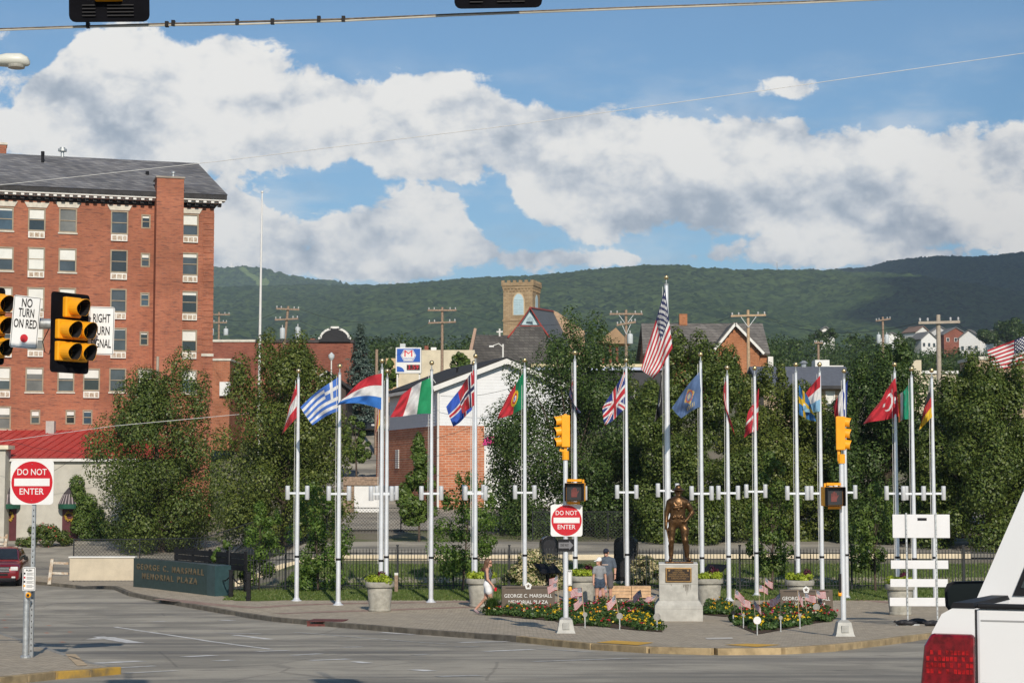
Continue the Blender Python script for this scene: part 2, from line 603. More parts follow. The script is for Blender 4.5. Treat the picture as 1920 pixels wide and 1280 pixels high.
# ---------------------------------------------------------------- lettering
def text_mesh(body, size=1.0, extrude=0.004, align='CENTER', width=None, bold=0.0, name='lettering'):
    cu = bpy.data.curves.new(name, 'FONT')
    cu.body = body
    cu.size = size
    cu.align_x = align
    cu.align_y = 'CENTER'
    cu.extrude = extrude
    cu.offset = bold
    cu.resolution_u = 3
    o = bpy.data.objects.new(name, cu)
    COL.objects.link(o)
    bpy.context.view_layer.update()
    dg = bpy.context.evaluated_depsgraph_get()
    me = bpy.data.meshes.new_from_object(o.evaluated_get(dg))
    bpy.data.objects.remove(o)
    bpy.data.curves.remove(cu)
    if width:
        co = np.empty(len(me.vertices) * 3, np.float32)
        me.vertices.foreach_get('co', co)
        co = co.reshape(-1, 3)
        w = co[:, 0].max() - co[:, 0].min()
        co[:, 0] = (co[:, 0] - (co[:, 0].max() + co[:, 0].min()) / 2) * width / max(w, 1e-6)
        me.vertices.foreach_set('co', co.ravel())
    return me
def letters(body, loc, size, m, parent, width=None, rz=0.0, bold=0.0, name='lettering', extrude=0.003):
    """upright lettering that faces -y of its parent"""
    me = text_mesh(body, size, extrude, width=width, bold=bold, name=name)
    me.materials.clear()
    me.materials.append(m)
    o = bpy.data.objects.new(name, me)
    o.location = loc
    o.rotation_euler = (R(90), 0, rz)
    return link(o, parent)

# ---------------------------------------------------------------- foliage
def leaf_quads(P, Nn, size, asp=0.62, jit=0.35, seed=0):
    r = np.random.default_rng(seed)
    n = len(P)
    Nn = Nn + r.normal(0, jit, (n, 3))
    Nn /= np.linalg.norm(Nn, axis=1)[:, None] + 1e-9
    t = r.normal(0, 1, (n, 3))
    t -= Nn * (t * Nn).sum(1)[:, None]
    t /= np.linalg.norm(t, axis=1)[:, None] + 1e-9
    b = np.cross(Nn, t)
    s = size * r.uniform(0.65, 1.3, n)[:, None]
    V = np.stack([P - t * s * .5, P + b * s * asp * .5 + Nn * s * .08, P + t * s * .5, P - b * s * asp * .5 + Nn * s * .08], 1).reshape(-1, 3)
    Fq = np.arange(n * 4).reshape(-1, 4)
    return V, Fq
def clump_leaves(blobs, n, size, seed=0, jit=0.36, inner=0.18):
    r = np.random.default_rng(seed)
    B = np.array(blobs, float)
    w = (B[:, 3] * B[:, 4]) ** 1.0
    k = r.choice(len(B), n, p=w / w.sum())
    d = r.normal(0, 1, (n, 3))
    d /= np.linalg.norm(d, axis=1)[:, None]
    rad = np.where(r.random(n) < inner, r.uniform(0.3, 0.9, n), r.uniform(0.82, 1.12, n))
    P = B[k, :3] + d * rad[:, None] * np.stack([B[k, 3], B[k, 3], B[k, 4]], 1)
    Nn = d + np.array([0, 0, 0.35])
    return leaf_quads(P, Nn, size, jit=jit, seed=seed + 1)

PEAR = leafmat('pear_leaves', (0.034, 0.062, 0.012), (0.128, 0.168, 0.034), (0.20, 0.225, 0.068), 0.2)
PEAR_Y = leafmat('pear_leaves_yellowish', (0.042, 0.068, 0.012), (0.15, 0.18, 0.036), (0.22, 0.235, 0.07), 0.2)
PEAR_D = leafmat('pear_leaves_deep', (0.026, 0.055, 0.014), (0.09, 0.14, 0.034), (0.16, 0.20, 0.07), 0.2)
YOUNG = leafmat('young_leaves', (0.06, 0.12, 0.02), (0.15, 0.23, 0.045), (0.22, 0.28, 0.07), 0.35)
MIDL = leafmat('mid_leaves', (0.045, 0.09, 0.016), (0.14, 0.20, 0.04), (0.2, 0.24, 0.07), 0.25)

def tree(name, label, cat, base, height, cb, rx, seed, nleaf=26000, leaf=0.2, m=None, trunk_r=0.16, group=None, prof=None, ry=None, nblob=70, lean=0.0, tops=()):
    """base: ground point; crown spans cb..height, half width rx; prof(t)->relative half width"""
    r = random.Random(seed)
    root = thing(name, label, cat, base, 0, group)
    ry = ry or rx
    prof = prof or (lambda t: max(0.12, (1 - t) ** 0.75 * min(1, 0.55 + 2.2 * t)))
    blobs = []
    for i in range(nblob):
        t = ((i + r.random()) / nblob) ** 1.15
        a = r.uniform(0, 2 * math.pi)
        q = r.random() ** 0.5
        w = prof(t)
        x = math.cos(a) * rx * w * q * 0.88 + lean * t
        y = math.sin(a) * ry * w * q * 0.88
        z = cb + (height - cb) * t
        br = rx * (0.16 + 0.14 * r.random()) * (0.65 + 0.45 * w)
        blobs.append((x, y, z - br * 0.4, br, br * r.uniform(0.75, 1.25)))
    for (tx, tz, w) in tops:
        blobs.append((tx, r.uniform(-.3, .3) * ry, tz, w, w * 1.7))
        for q_ in range(3):
            blobs.append((tx + r.uniform(-w, w) * .7, r.uniform(-.2, .2) * ry, tz - w * (1 + q_), w * (1.1 + .2 * q_), w * 1.6))
    V, Fq = clump_leaves(blobs, nleaf, leaf, seed)
    crown = raw_mesh('crown', V, Fq, m or PEAR, root)
    tr = MB()
    pts, rad = [], []
    H = cb + (height - cb) * 0.75
    for i in range(8):
        t = i / 7
        pts.append((lean * t + r.uniform(-.05, .05) * rx * t, r.uniform(-.05, .05) * rx * t, -0.15 + (H + .15) * t))
        rad.append(trunk_r * (1.25 if i == 0 else 1) * (1 - 0.82 * t))
    tr.tube(pts, rad, 9)
    for i in range(16):
        bx = blobs[int((i + 0.5) / 16 * nblob)]
        z0 = cb * 0.75 + (bx[2] - cb * 0.75) * 0.45
        z0 = min(z0, H * 0.95)
        k = z0 / H
        s = Vector((lean * k, 0, z0))
        e = Vector(bx[:3])
        mid = s.lerp(e, 0.5) + Vector((0, 0, -0.06 * rx))
        tr.tube([s, mid, e], [trunk_r * 0.42 * (1 - .6 * k), trunk_r * 0.26 * (1 - .5 * k), trunk_r * 0.08], 6)
    tr.build('trunk', BARK, root, smooth=60)
    return root

# ---------------------------------------------------------------- smooth bodies from blended tapered capsules
def sdf_body(prims, cell=0.012, pad=0.04):
    """prims: (a, b, ra, rb, k, mat, sc) ; returns V, quads, material index per quad"""
    A = np.array([p[0] for p in prims]); B = np.array([p[1] for p in prims])
    rr = max(max(p[2], p[3]) for p in prims) + pad
    rr = 0.2
    lo = np.minimum(A, B).min(0) - rr
    hi = np.maximum(A, B).max(0) + rr
    nx, ny, nz_ = [int(math.ceil((hi[i] - lo[i]) / cell)) + 1 for i in range(3)]
    xs = lo[0] + np.arange(nx) * cell; ys = lo[1] + np.arange(ny) * cell; zs = lo[2] + np.arange(nz_) * cell
    D = np.full((nx, ny, nz_), 0.3, np.float32)
    best = np.full((nx, ny, nz_), 9.0, np.float32)
    MI = np.zeros((nx, ny, nz_), np.int16)
    for (a, b, ra, rb, k, mi, sc) in prims:
        a = np.array(a, float); b = np.array(b, float)
        ext = max(ra, rb) * max(sc) + 0.12
        l = np.minimum(a, b) - ext; h = np.maximum(a, b) + ext
        i0 = np.maximum(((l - lo) / cell).astype(int), 0); i1 = np.minimum(((h - lo) / cell).astype(int) + 2, (nx, ny, nz_))
        sl = tuple(slice(i0[q], i1[q]) for q in range(3))
        X, Y, Z = np.meshgrid((xs[sl[0]] - a[0]) / sc[0], (ys[sl[1]] - a[1]) / sc[1], (zs[sl[2]] - a[2]) / sc[2], indexing='ij')
        ab = (b - a) / np.array(sc)
        L = float(ab @ ab) + 1e-9
        t = np.clip((X * ab[0] + Y * ab[1] + Z * ab[2]) / L, 0, 1)
        d = np.sqrt((X - t * ab[0]) ** 2 + (Y - t * ab[1]) ** 2 + (Z - t * ab[2]) ** 2) - (ra + (rb - ra) * t)
        d = (d * min(sc)).astype(np.float32)
        o = D[sl]
        if k > 0:
            hh = np.clip(0.5 + 0.5 * (o - d) / k, 0, 1)
            D[sl] = o * (1 - hh) + d * hh - k * hh * (1 - hh)
        else:
            D[sl] = np.minimum(o, d)
        bsl = best[sl]
        cond = d < bsl
        MI[sl] = np.where(cond, mi, MI[sl])
        best[sl] = np.where(cond, d, bsl)
    S = D < 0
    c = np.zeros((nx - 1, ny - 1, nz_ - 1), np.int16)
    for i in (0, 1):
        for j in (0, 1):
            for k in (0, 1):
                c += S[i:nx - 1 + i, j:ny - 1 + j, k:nz_ - 1 + k]
    act = (c > 0) & (c < 8)
    pos = np.zeros(act.shape + (3,), np.float32); cnt = np.zeros(act.shape, np.float32)
    def sh(arr, o):
        return arr[o[0]:nx - 1 + o[0], o[1]:ny - 1 + o[1], o[2]:nz_ - 1 + o[2]]
    for ax in range(3):
        e = [0, 0, 0]; e[ax] = 1
        oth = [q for q in range(3) if q != ax]
        for u in (0, 1):
            for v in (0, 1):
                o = [0, 0, 0]; o[oth[0]] = u; o[oth[1]] = v
                d0 = sh(D, o); o2 = list(o); o2[ax] = 1; d1 = sh(D, o2)
                cr = (d0 < 0) != (d1 < 0)
                t = np.where(cr, d0 / (d0 - d1 + 1e-12), 0)
                for q in range(3):
                    pos[..., q] += np.where(cr, (t if q == ax else o[q]), 0)
                cnt += cr
    idx = -np.ones(act.shape, np.int64)
    ii = np.argwhere(act)
    idx[act] = np.arange(len(ii))
    V = (ii + pos[act] / cnt[act][:, None]) * cell + lo
    vm_ = MI[ii[:, 0], ii[:, 1], ii[:, 2]]
    quads = []
    for ax in range(3):
        b1, b2 = [(1, 2), (2, 0), (0, 1)][ax]
        s0 = [slice(1, None)] * 3; s1 = [slice(1, None)] * 3
        s0[ax] = slice(0, -1); s1[ax] = slice(1, None)
        # edge from (i) to (i+1) along ax at interior coords of the other axes
        lo0 = S[tuple(slice(0, -1) if q == ax else slice(1, -1) for q in range(3))]
        hi0 = S[tuple(slice(1, None) if q == ax else slice(1, -1) for q in range(3))]
        cr = np.argwhere(lo0 != hi0)
        if not len(cr):
            continue
        inside = lo0[tuple(cr.T)]
        base = cr.copy()
        for q in range(3):
            if q != ax:
                base[:, q] += 1
        def cellidx(db1, db2):
            p = base.copy()
            p[:, b1] -= db1; p[:, b2] -= db2
            return idx[tuple(p.T)]
        q4 = np.stack([cellidx(1, 1), cellidx(0, 1), cellidx(0, 0), cellidx(1, 0)], 1)
        q4[~inside] = q4[~inside][:, ::-1]
        quads.append(q4)
    Q = np.concatenate(quads)
    return V, Q, vm_[Q[:, 0]]

# ================================================================ SETTING
def struct(o, name=None):
    o['kind'] = 'structure'
    return o

def groundmat(name, kind):
    if name in MATS:
        return MATS[name]
    m = bpy.data.materials.new(name)
    m.use_nodes = True
    t = NT(m.node_tree)
    b = m.node_tree.nodes['Principled BSDF']
    tcn = t.n('ShaderNodeTexCoord')
    P = tcn.outputs['Object']
    b.inputs['Specular IOR Level'].default_value = 0.25
    b.inputs['Roughness'].default_value = 0.9
    bn = t.n('ShaderNodeBump')
    if kind == 'asphalt':
        fine = t.noise(P, 60, 3, 0.7)
        lane = t.noise(t.vm('MULTIPLY', P, (0.07, 0.5, 1)), 1.0, 5, 0.65)
        patch = t.noise(P, 0.35, 5, 0.6)
        c = t.mix(t.mr(patch, 0.42, 0.6), (0.28, 0.258, 0.215, 1), (0.40, 0.365, 0.30, 1))
        c = t.mix(t.mr(lane, 0.46, 0.68, 0, 0.85), c, (0.15, 0.142, 0.13, 1))
        c = t.mix(t.mr(t.noise(t.vm('MULTIPLY', P, (0.6, 1.6, 1)), 1.0, 4, 0.7), 0.58, 0.74, 0, 0.7), c, (0.09, 0.085, 0.085, 1))
        crk = t.n('ShaderNodeTexVoronoi', feature='DISTANCE_TO_EDGE')
        t.put(crk.inputs['Vector'], t.vm('ADD', P, t.vm('SCALE', t.n('ShaderNodeTexNoise').outputs['Color'], 1.2)))
        crk.inputs['Scale'].default_value = 0.23
        c = t.mix(t.mr(crk.outputs['Distance'], 0.002, 0.008, 0.3, 0.0), c, (0.06, 0.058, 0.055, 1))
        c = t.vm('SCALE', c, t.mr(fine, 0.2, 0.8, 0.8, 1.2))
        t.put(b.inputs['Base Color'], c)
        t.put(bn.inputs['Height'], fine)
        bn.inputs['Strength'].default_value = 0.5
        bn.inputs['Distance'].default_value = 0.01
    elif kind == 'pavers':
        br = t.n('ShaderNodeTexBrick')
        t.put(br.inputs['Vector'], P)
        br.inputs['Color1'].default_value = (0.36, 0.305, 0.232, 1)
        br.inputs['Color2'].default_value = (0.48, 0.41, 0.31, 1)
        br.inputs['Mortar'].default_value = (0.27, 0.235, 0.18, 1)
        br.inputs['Scale'].default_value = 1.0
        br.inputs['Brick Width'].default_value = 0.2
        br.inputs['Row Height'].default_value = 0.2
        br.inputs['Mortar Size'].default_value = 0.012
        c = t.mix(t.mr(t.noise(P, 0.6, 5, 0.65), 0.4, 0.7, 0, 0.5), br.outputs['Color'], (0.31, 0.27, 0.215, 1))
        c = t.vm('SCALE', c, t.mr(t.noise(P, 7, 5, 0.7), 0.25, 0.75, 0.78, 1.2))
        t.put(b.inputs['Base Color'], c)
        t.put(bn.inputs['Height'], t.m('SUBTRACT', 1.0, br.outputs['Fac']))
        bn.inputs['Strength'].default_value = 0.4
        bn.inputs['Distance'].default_value = 0.01
    elif kind == 'grass':
        n1 = t.noise(P, 1.2, 6, 0.7)
        n2 = t.noise(P, 22, 4, 0.7)
        c = t.mix(t.mr(n2, 0.3, 0.7), (0.075, 0.115, 0.025, 1), (0.15, 0.19, 0.05, 1))
        c = t.mix(t.mr(n1, 0.52, 0.7, 0, 0.7), c, (0.24, 0.20, 0.11, 1))
        t.put(b.inputs['Base Color'], c)
        t.put(bn.inputs['Height'], n2)
        bn.inputs['Strength'].default_value = 0.8
        bn.inputs['Distance'].default_value = 0.06
    elif kind == 'dirt':
        n1 = t.noise(P, 0.25, 7, 0.7)
        n2 = t.noise(P, 9, 5, 0.7)
        c = t.mix(t.mr(n1, 0.4, 0.62), (0.21, 0.185, 0.145, 1), (0.11, 0.135, 0.045, 1))
        c = t.vm('SCALE', c, t.mr(n2, 0.25, 0.75, 0.75, 1.25))
        t.put(b.inputs['Base Color'], c)
        t.put(bn.inputs['Height'], n2)
        bn.inputs['Strength'].default_value = 0.6
        bn.inputs['Distance'].default_value = 0.05
    elif kind == 'mulch':
        n2 = t.noise(P, 25, 5, 0.7)
        t.put(b.inputs['Base Color'], t.mix(n2, (0.045, 0.03, 0.02, 1), (0.13, 0.085, 0.055, 1)))
        t.put(bn.inputs['Height'], n2)
        bn.inputs['Strength'].default_value = 0.8
        bn.inputs['Distance'].default_value = 0.05
    t.put(b.inputs['Normal'], bn.outputs[0])
    MATS[name] = m
    return m
ASPH = groundmat('asphalt', 'asphalt')
PAVE = groundmat('pavers', 'pavers')
GRASS = groundmat('lawn', 'grass')
DIRT = groundmat('dirt_and_grass', 'dirt')
MULCH = groundmat('mulch', 'mulch')

def sheet(name, poly, off, m, parent=None, cell=1.5, kind='structure'):
    bm = bmesh.new()
    vs = [bm.verts.new((p[0], p[1], 0)) for p in poly]
    bm.faces.new(vs)
    bmesh.ops.triangulate(bm, faces=bm.faces[:])
    xs = [p[0] for p in poly]; ys = [p[1] for p in poly]
    for lo, hi, ax in ((min(xs), max(xs), 0), (min(ys), max(ys), 1)):
        k = math.ceil(lo / cell) * cell
        while k < hi:
            co = [0, 0, 0]; no = [0, 0, 0]
            co[ax] = k; no[ax] = 1
            bmesh.ops.bisect_plane(bm, geom=bm.verts[:] + bm.edges[:] + bm.faces[:], plane_co=co, plane_no=no, dist=1e-5)
            k += cell
    for v in bm.verts:
        v.co.z = g(v.co.x, v.co.y) + off
    bmesh.ops.recalc_face_normals(bm, faces=bm.faces)
    if sum(f.normal.z for f in bm.faces) < 0:
        bmesh.ops.reverse_faces(bm, faces=bm.faces)
    me = bpy.data.meshes.new(name)
    bm.to_mesh(me)
    bm.free()
    me.materials.append(m)
    o = bpy.data.objects.new(name, me)
    link(o, parent)
    if parent is None and kind:
        o['kind'] = kind
    return o

# ground out to the foot of the hills and behind the camera
ys = np.concatenate([np.array([-550, -400, -300, -150, -80]), np.arange(-40, 160, 2.0), np.geomspace(160, 8600, 70)])
rs = np.concatenate([np.linspace(-6, -0.6, 10)[:-1], np.linspace(-0.6, 0.6, 121), np.linspace(0.6, 6, 10)[1:]])
YY, RR = np.meshgrid(ys, rs, indexing='ij')
XX = np.clip(RR * np.maximum(np.abs(YY), 70), -8600, 8600)
ZZ = G(XX, YY) - 0.06
nR = len(rs)
idx = np.arange(len(ys) * nR).reshape(len(ys), nR)
Q = np.stack([idx[:-1, :-1], idx[:-1, 1:], idx[1:, 1:], idx[1:, :-1]], -1).reshape(-1, 4)
struct(raw_mesh('ground', np.stack([XX, YY, ZZ], -1).reshape(-1, 3), Q, DIRT, smooth=True))

# road through the junction
KPX = [(40, 1087), (90, 1091), (150, 1097), (250, 1110), (350, 1129), (450, 1146), (520, 1156), (600, 1163), (700, 1171), (800, 1179), (900, 1186), (980, 1192), (1050, 1199), (1120, 1205), (1225, 1211), (1340, 1214), (1460, 1213), (1550, 1208), (1650, 1197), (1720, 1188), (1790, 1181), (1900, 1174), (2050, 1168)]
KP = [gnd(p, q, 0.13) for p, q in KPX]
road = sheet('road', [(-75, -40), (60, -40), (60, 66), (-9, 66), (-12, 72), (-15.5, 84), (-15.5, 112), (-75, 112)], 0.0, ASPH, cell=2.0)
pl = [(p.x, p.y) for p in KP] + [(45, 50), (45, 67.5), (-9.5, 67.5)] + [tuple(gnd(p, q, .13)[:2]) for p, q in ((395, 1098), (250, 1083), (130, 1079), (40, 1080))]
plaza = sheet('plaza_pavement', pl, 0.13, PAVE, cell=1.5)

# kerb of separate stones
KERB_D = mat('kerb_stone_dark', (0.14, 0.122, 0.095), 0.9, var=0.35, vs=3, bump=0.4, bs=30)
KERB_L = mat('kerb_stone_buff', (0.36, 0.27, 0.15), 0.9, var=0.35, vs=2.5, bump=0.3, bs=30)
KERB_G = mat('kerb_stone_grey', (0.27, 0.26, 0.235), 0.9, var=0.25, vs=3, bump=0.4, bs=30)
kerb = bpy.data.objects.new('kerb', None)
link(kerb)
struct(kerb)
def kerb_run(pts, hfun, mfun, parent, depth=0.16, step=1.8, side=1):
    P = [Vector((p[0], p[1], 0)) for p in pts]
    out = []
    acc = [P[0]]
    for a, b in zip(P[:-1], P[1:]):
        n = max(1, round((b - a).length / step))
        for i in range(1, n + 1):
            acc.append(a.lerp(b, i / n))
    for a, b in zip(acc[:-1], acc[1:]):
        d = (b - a)
        nn = Vector((-d.y, d.x, 0)).normalized() * depth * side
        gap = d.normalized() * 0.006
        a2, b2 = a + gap, b - gap
        mb = MB()
        vs = []
        for q in (a2, b2, b2 + nn, a2 + nn):
            vs.append((q.x, q.y, g(q.x, q.y) - 0.08))
        for q in (a2, b2, b2 + nn, a2 + nn):
            vs.append((q.x, q.y, g(q.x, q.y) + hfun(q)))
        mb.add(vs, [(0, 3, 2, 1), (4, 5, 6, 7), (0, 1, 5, 4), (1, 2, 6, 5), (2, 3, 7, 6), (3, 0, 4, 7)])
        out.append(mb.build('kerb_stone', mfun((a + b) / 2), parent, bevel=0.012))
    return out
def px_of(x, y):
    return CX + x / y * F
def kh(q):
    p = px_of(q.x, q.y)
    for c, w in ((1170, 75), (1410, 75)):
        if abs(p - c) < w:
            return 0.128
    return 0.136 + 0.006 * math.sin(q.x * 3.1)
def km(q):
    p = px_of(q.x, q.y)
    if p < 955:
        return KERB_D
    if p < 1005:
        return KERB_G
    return KERB_L
kerb_run([(p.x, p.y) for p in KP], kh, km, kerb, depth=-0.16)

# splitter island in the lower left with a painted kerb nose
IPX = [(-120, 1170), (0, 1184), (42, 1198), (120, 1224), (175, 1242), (228, 1251), (170, 1256), (105, 1260), (0, 1271), (-120, 1284)]
IP = [gnd(p, q, 0.1) for p, q in IPX]
island = sheet('traffic_island', [(p.x, p.y) for p in IP], 0.10, PAVE, cell=1.0)
KY = mat('kerb_yellow_worn', (0.14, 0.12, 0.09), 0.9, vs=2.0, col2=(0.55, 0.33, 0.05), bump=0.3)
ikerb = bpy.data.objects.new('island_kerb', None)
link(ikerb)
struct(ikerb)
kerb_run([(p.x, p.y) for p in IP[5:]], lambda q: 0.112, lambda q: KY if px_of(q.x, q.y) > 90 else KERB_L, ikerb, step=1.0, side=1, depth=-0.16)
kerb_run([(p.x, p.y) for p in IP[:6]], lambda q: 0.108, lambda q: KERB_G, ikerb, step=1.2, side=1, depth=-0.12)
sheet('ramp_pad', [tuple(gnd(p, q, .11)[:2]) for p, q in ((122, 1225), (142, 1225), (164, 1246), (145, 1247))], 0.108, mat('buff_pad', (0.5, 0.38, 0.24), 0.9, var=0.15), island, cell=2)

# painted marks on the road
PAINT = mat('road_paint_worn', (0.42, 0.41, 0.39), 0.8, vs=4, col2=(0.75, 0.74, 0.71))
PAINTF = mat('road_paint_faded', (0.30, 0.29, 0.27), 0.85, vs=5, col2=(0.50, 0.49, 0.46))
def mark(pts, w, m=None):
    P = [gnd(p, q) for p, q in pts]
    for a, b in zip(P[:-1], P[1:]):
        d = Vector((b.x - a.x, b.y - a.y, 0)).normalized()
        n = Vector((-d.y, d.x, 0)) * w / 2
        sheet('road_marking', [(a + n)[:2], (b + n)[:2], (b - n)[:2], (a - n)[:2]], 0.006, m or PAINT, road, cell=2)
for pts, w, f in (([(215, 1175), (350, 1195), (509, 1217)], .13, 0), ([(408, 1186), (490, 1188)], .13, 0), ([(440, 1190), (506, 1198)], .2, 0),
                  ([(553, 1185), (690, 1196), (837, 1207)], .12, 1), ([(481, 1221), (540, 1219)], .25, 0), ([(550, 1228), (600, 1225)], .22, 0),
                  ([(581, 1238), (655, 1235)], .25, 0), ([(665, 1240), (690, 1243)], .2, 0), ([(775, 1255), (809, 1258)], .25, 0), ([(862, 1204), (994, 1201)], .3, 0),
                  ([(909, 1221), (1000, 1217)], .28, 0), ([(775, 1228), (803, 1226)], .2, 1), ([(643, 1213), (681, 1212)], .2, 0), ([(853, 1212), (900, 1211)], .2, 1),
                  ([(415, 1162), (436, 1163)], .3, 0), ([(715, 1185), (775, 1189)], .2, 0), ([(285, 1165), (310, 1164)], .25, 0), ([(180, 1243), (265, 1239)], .35, 0),
                  ([(217, 1252), (290, 1248)], .15, 0), ([(232, 1262), (330, 1257)], .15, 0), ([(347, 1231), (400, 1228)], .3, 0), ([(402, 1239), (435, 1237)], .2, 0),
                  ([(165, 1199), (207, 1194)], .35, 0), ([(200, 1195), (255, 1205)], .4, 0), ([(185, 1193), (215, 1199)], .3, 0), ([(1010, 1216), (1110, 1222)], .2, 1),
                  ([(1000, 1240), (1180, 1234)], .25, 1), ([(820, 1268), (900, 1266)], .3, 1), ([(1250, 1224), (1330, 1222)], .22, 1)):
    mark(pts, w, PAINTF if f else PAINT)
ORG = mat('orange_spray', (0.75, 0.16, 0.04), 0.8)
for p, q in ((16, 1152), (8, 1162), (92, 1172), (88, 1186), (131, 1184), (117, 1203), (11, 1176)):
    mark([(p - 3, q), (p + 3, q + .4)], .1, ORG)

# red brick bands in the paving, tactile pads, the drain inlet
REDP = mat('red_pavers', (0.24, 0.15, 0.12), 0.9, vs=3, col2=(0.36, 0.26, 0.21))
for line in ([(300, 1122), (400, 1133), (480, 1139), (545, 1134), (640, 1131), (800, 1129), (900, 1127)], [(520, 1150), (600, 1147), (700, 1144), (900, 1137), (1000, 1137)], [(1590, 1123), (1700, 1131), (1850, 1140)], [(1360, 1118), (1480, 1121), (1590, 1123)]):
    P = [gnd(p, q, .13) for p, q in line]
    for a, b in zip(P[:-1], P[1:]):
        d = Vector((b.x - a.x, b.y - a.y, 0)).normalized()
        n = Vector((-d.y, d.x, 0)) * 0.3
        sheet('paver_band', [(a + n)[:2], (b + n)[:2], (b - n)[:2], (a - n)[:2]], 0.135, REDP, plaza, cell=1.5)
TACT = mat('yellow_tactile', (0.62, 0.36, 0.05), 0.8, var=0.15)
for quad in (((1118, 1204), (1150, 1200), (1226, 1204), (1196, 1209)), ((1358, 1208), (1400, 1206), (1464, 1208), (1420, 1212))):
    pq = [gnd(p, q, .135) for p, q in quad]
    pad = sheet('tactile_pad', [tuple(p[:2]) for p in pq], 0.138, TACT, plaza, cell=2)
sheet('concrete_strip', [tuple(gnd(p, q, .135)[:2]) for p, q in ((1322, 1195), (1372, 1194), (1375, 1197), (1326, 1198))], 0.137, mat('pale_concrete', (0.55, 0.52, 0.46), 0.9), plaza, cell=2)
dp = gnd(610, 1164, 0.13)
dr = thing('storm_drain', 'rusty red storm drain inlet set in the dark kerb', 'drain', (dp.x, dp.y - .2, g(dp.x, dp.y)), R(-8))
RUST = mat('rusty_iron', (0.12, 0.035, 0.03), 0.8, var=0.4, vs=10)
MB().box(-.48, .48, -.06, .0, .005, .07).box(-.48, -.4, -.06, 0, .07, .13).box(.4, .48, -.06, 0, .07, .13).build('grate_frame', RUST, dr)
MB().box(-.5, .5, -.065, .75, .132, .15).build('cover', RUST, dr, bevel=.006)

# grass strips and the lawn beyond the railings
def pxpoly(pts, off=0.13):
    return [tuple(gnd(p, q, off)[:2]) for p, q in pts]
sheet('grass_strip', pxpoly([(405, 1112), (440, 1126), (485, 1127), (560, 1124), (730, 1119), (960, 1116), (1010, 1112), (1010, 1104), (405, 1104)]), 0.136, GRASS, cell=1.5)
sheet('grass_verge', pxpoly([(1330, 1116), (1480, 1120), (1590, 1122), (1660, 1119), (1760, 1122), (1960, 1124), (1960, 1103), (1330, 1103)]), 0.136, GRASS, cell=1.5)
sheet('lawn', [(-9, 67.6), (40, 67.6), (40, 77), (-9, 77)], 0.0, GRASS, cell=1.5)
sheet('footpath', [(-8, 70.5), (40, 70.5), (40, 72.2), (-8, 72.2)], 0.006, PAVE, cell=1.5)
sheet('car_park', [(-12, 79.5), (45, 79.5), (45, 88), (-12, 88)], 0.0, ASPH, cell=2)
sheet('upper_car_park', [(-9.5, 95.5), (50, 95.5), (50, 108), (-9.5, 108)], 0.0, ASPH, cell=2)
sheet('side_street', [(-12.2, 108), (-4, 108), (-11, 185), (-17.5, 185), (-16, 160)], 0.02, ASPH, cell=3)
sheet('side_street_drive', [(-9.5, 107.5), (4, 107.5), (4, 112), (-9.5, 112)], 0.01, ASPH, cell=3)
ykb = MB()
CREAM = mat('cream_block', (0.62, 0.53, 0.38), 0.85, var=0.12)
low_wall = bpy.data.objects.new('car_park_kerb', None)
link(low_wall)
struct(low_wall)
kerb_run([(-12, 79), (-6, 79), (0, 79), (6, 79.2), (20, 79.5)], lambda q: 0.16, lambda q: CREAM, low_wall, step=1.8)
# tufts of grass on the strips
def tufts(name, n, area, hgt, m, off=0.13, parent=None, seed=3, wid=0.02):
    r = np.random.default_rng(seed)
    (x0, x1, y0, y1) = area
    X = r.uniform(x0, x1, n); Y = r.uniform(y0, y1, n)
    Z = G(X, Y) + off
    a = r.uniform(0, 6.28, n); h = hgt * r.uniform(.4, 1.2, n)
    dx = np.cos(a) * wid; dy_ = np.sin(a) * wid
    lx = r.normal(0, .4, n) * h; ly = r.normal(0, .4, n) * h
    V = np.stack([np.stack([X - dx, Y - dy_, Z], 1), np.stack([X + dx, Y + dy_, Z], 1), np.stack([X + lx, Y + ly, Z + h], 1)], 1).reshape(-1, 3)
    return raw_mesh(name, V, np.arange(3 * n).reshape(-1, 3), m, parent)
GBL = leafmat('grass_blades', (0.06, 0.11, 0.02), (0.17, 0.22, 0.06), (0.3, 0.27, 0.13), .3)
for i, (area, n) in enumerate((((-9.9, 1.0, 62.5, 66.6), 30000), ((7.2, 20, 62.5, 66.6), 30000), ((-9, 22, 67.7, 76.9), 30000))):
    o = tufts(('strip_grass', 'verge_grass', 'lawn_grass')[i], n, area, 0.075 if i < 2 else .1, GBL, 0.13 if i < 2 else 0, seed=20 + i)
    tag(o, ('short patchy grass along the foot of the black railings by the round planters', 'short green grass behind the white boarded sign stand', 'rough lawn beyond the black railings')[i], 'grass', kind='stuff')

# ---------------------------------------------------------------- wooded hills
def forestmat(name, a, b, c):
    m = bpy.data.materials.new(name)
    m.use_nodes = True
    t = NT(m.node_tree)
    p = m.node_tree.nodes['Principled BSDF']
    tcn = t.n('ShaderNodeTexCoord')
    P = tcn.outputs['Object']
    n1 = t.noise(P, 0.004, 5, 0.6)
    vo = t.n('ShaderNodeTexVoronoi')
    t.put(vo.inputs['Vector'], P)
    vo.inputs['Scale'].default_value = 0.13
    sp = t.n('ShaderNodeSeparateColor')
    t.put(sp.inputs[0], vo.outputs['Color'])
    k = t.mix(sp.outputs[0], a + (1,), b + (1,))
    k = t.mix(t.mr(n1, 0.42, 0.66, 0, .35), k, c + (1,))
    t.put(p.inputs['Base Color'], k)
    p.inputs['Roughness'].default_value = 0.95
    p.inputs['Specular IOR Level'].default_value = 0.05
    return m
FOR = forestmat('forest', (0.008, 0.022, 0.008), (0.072, 0.108, 0.034), (0.030, 0.060, 0.018))
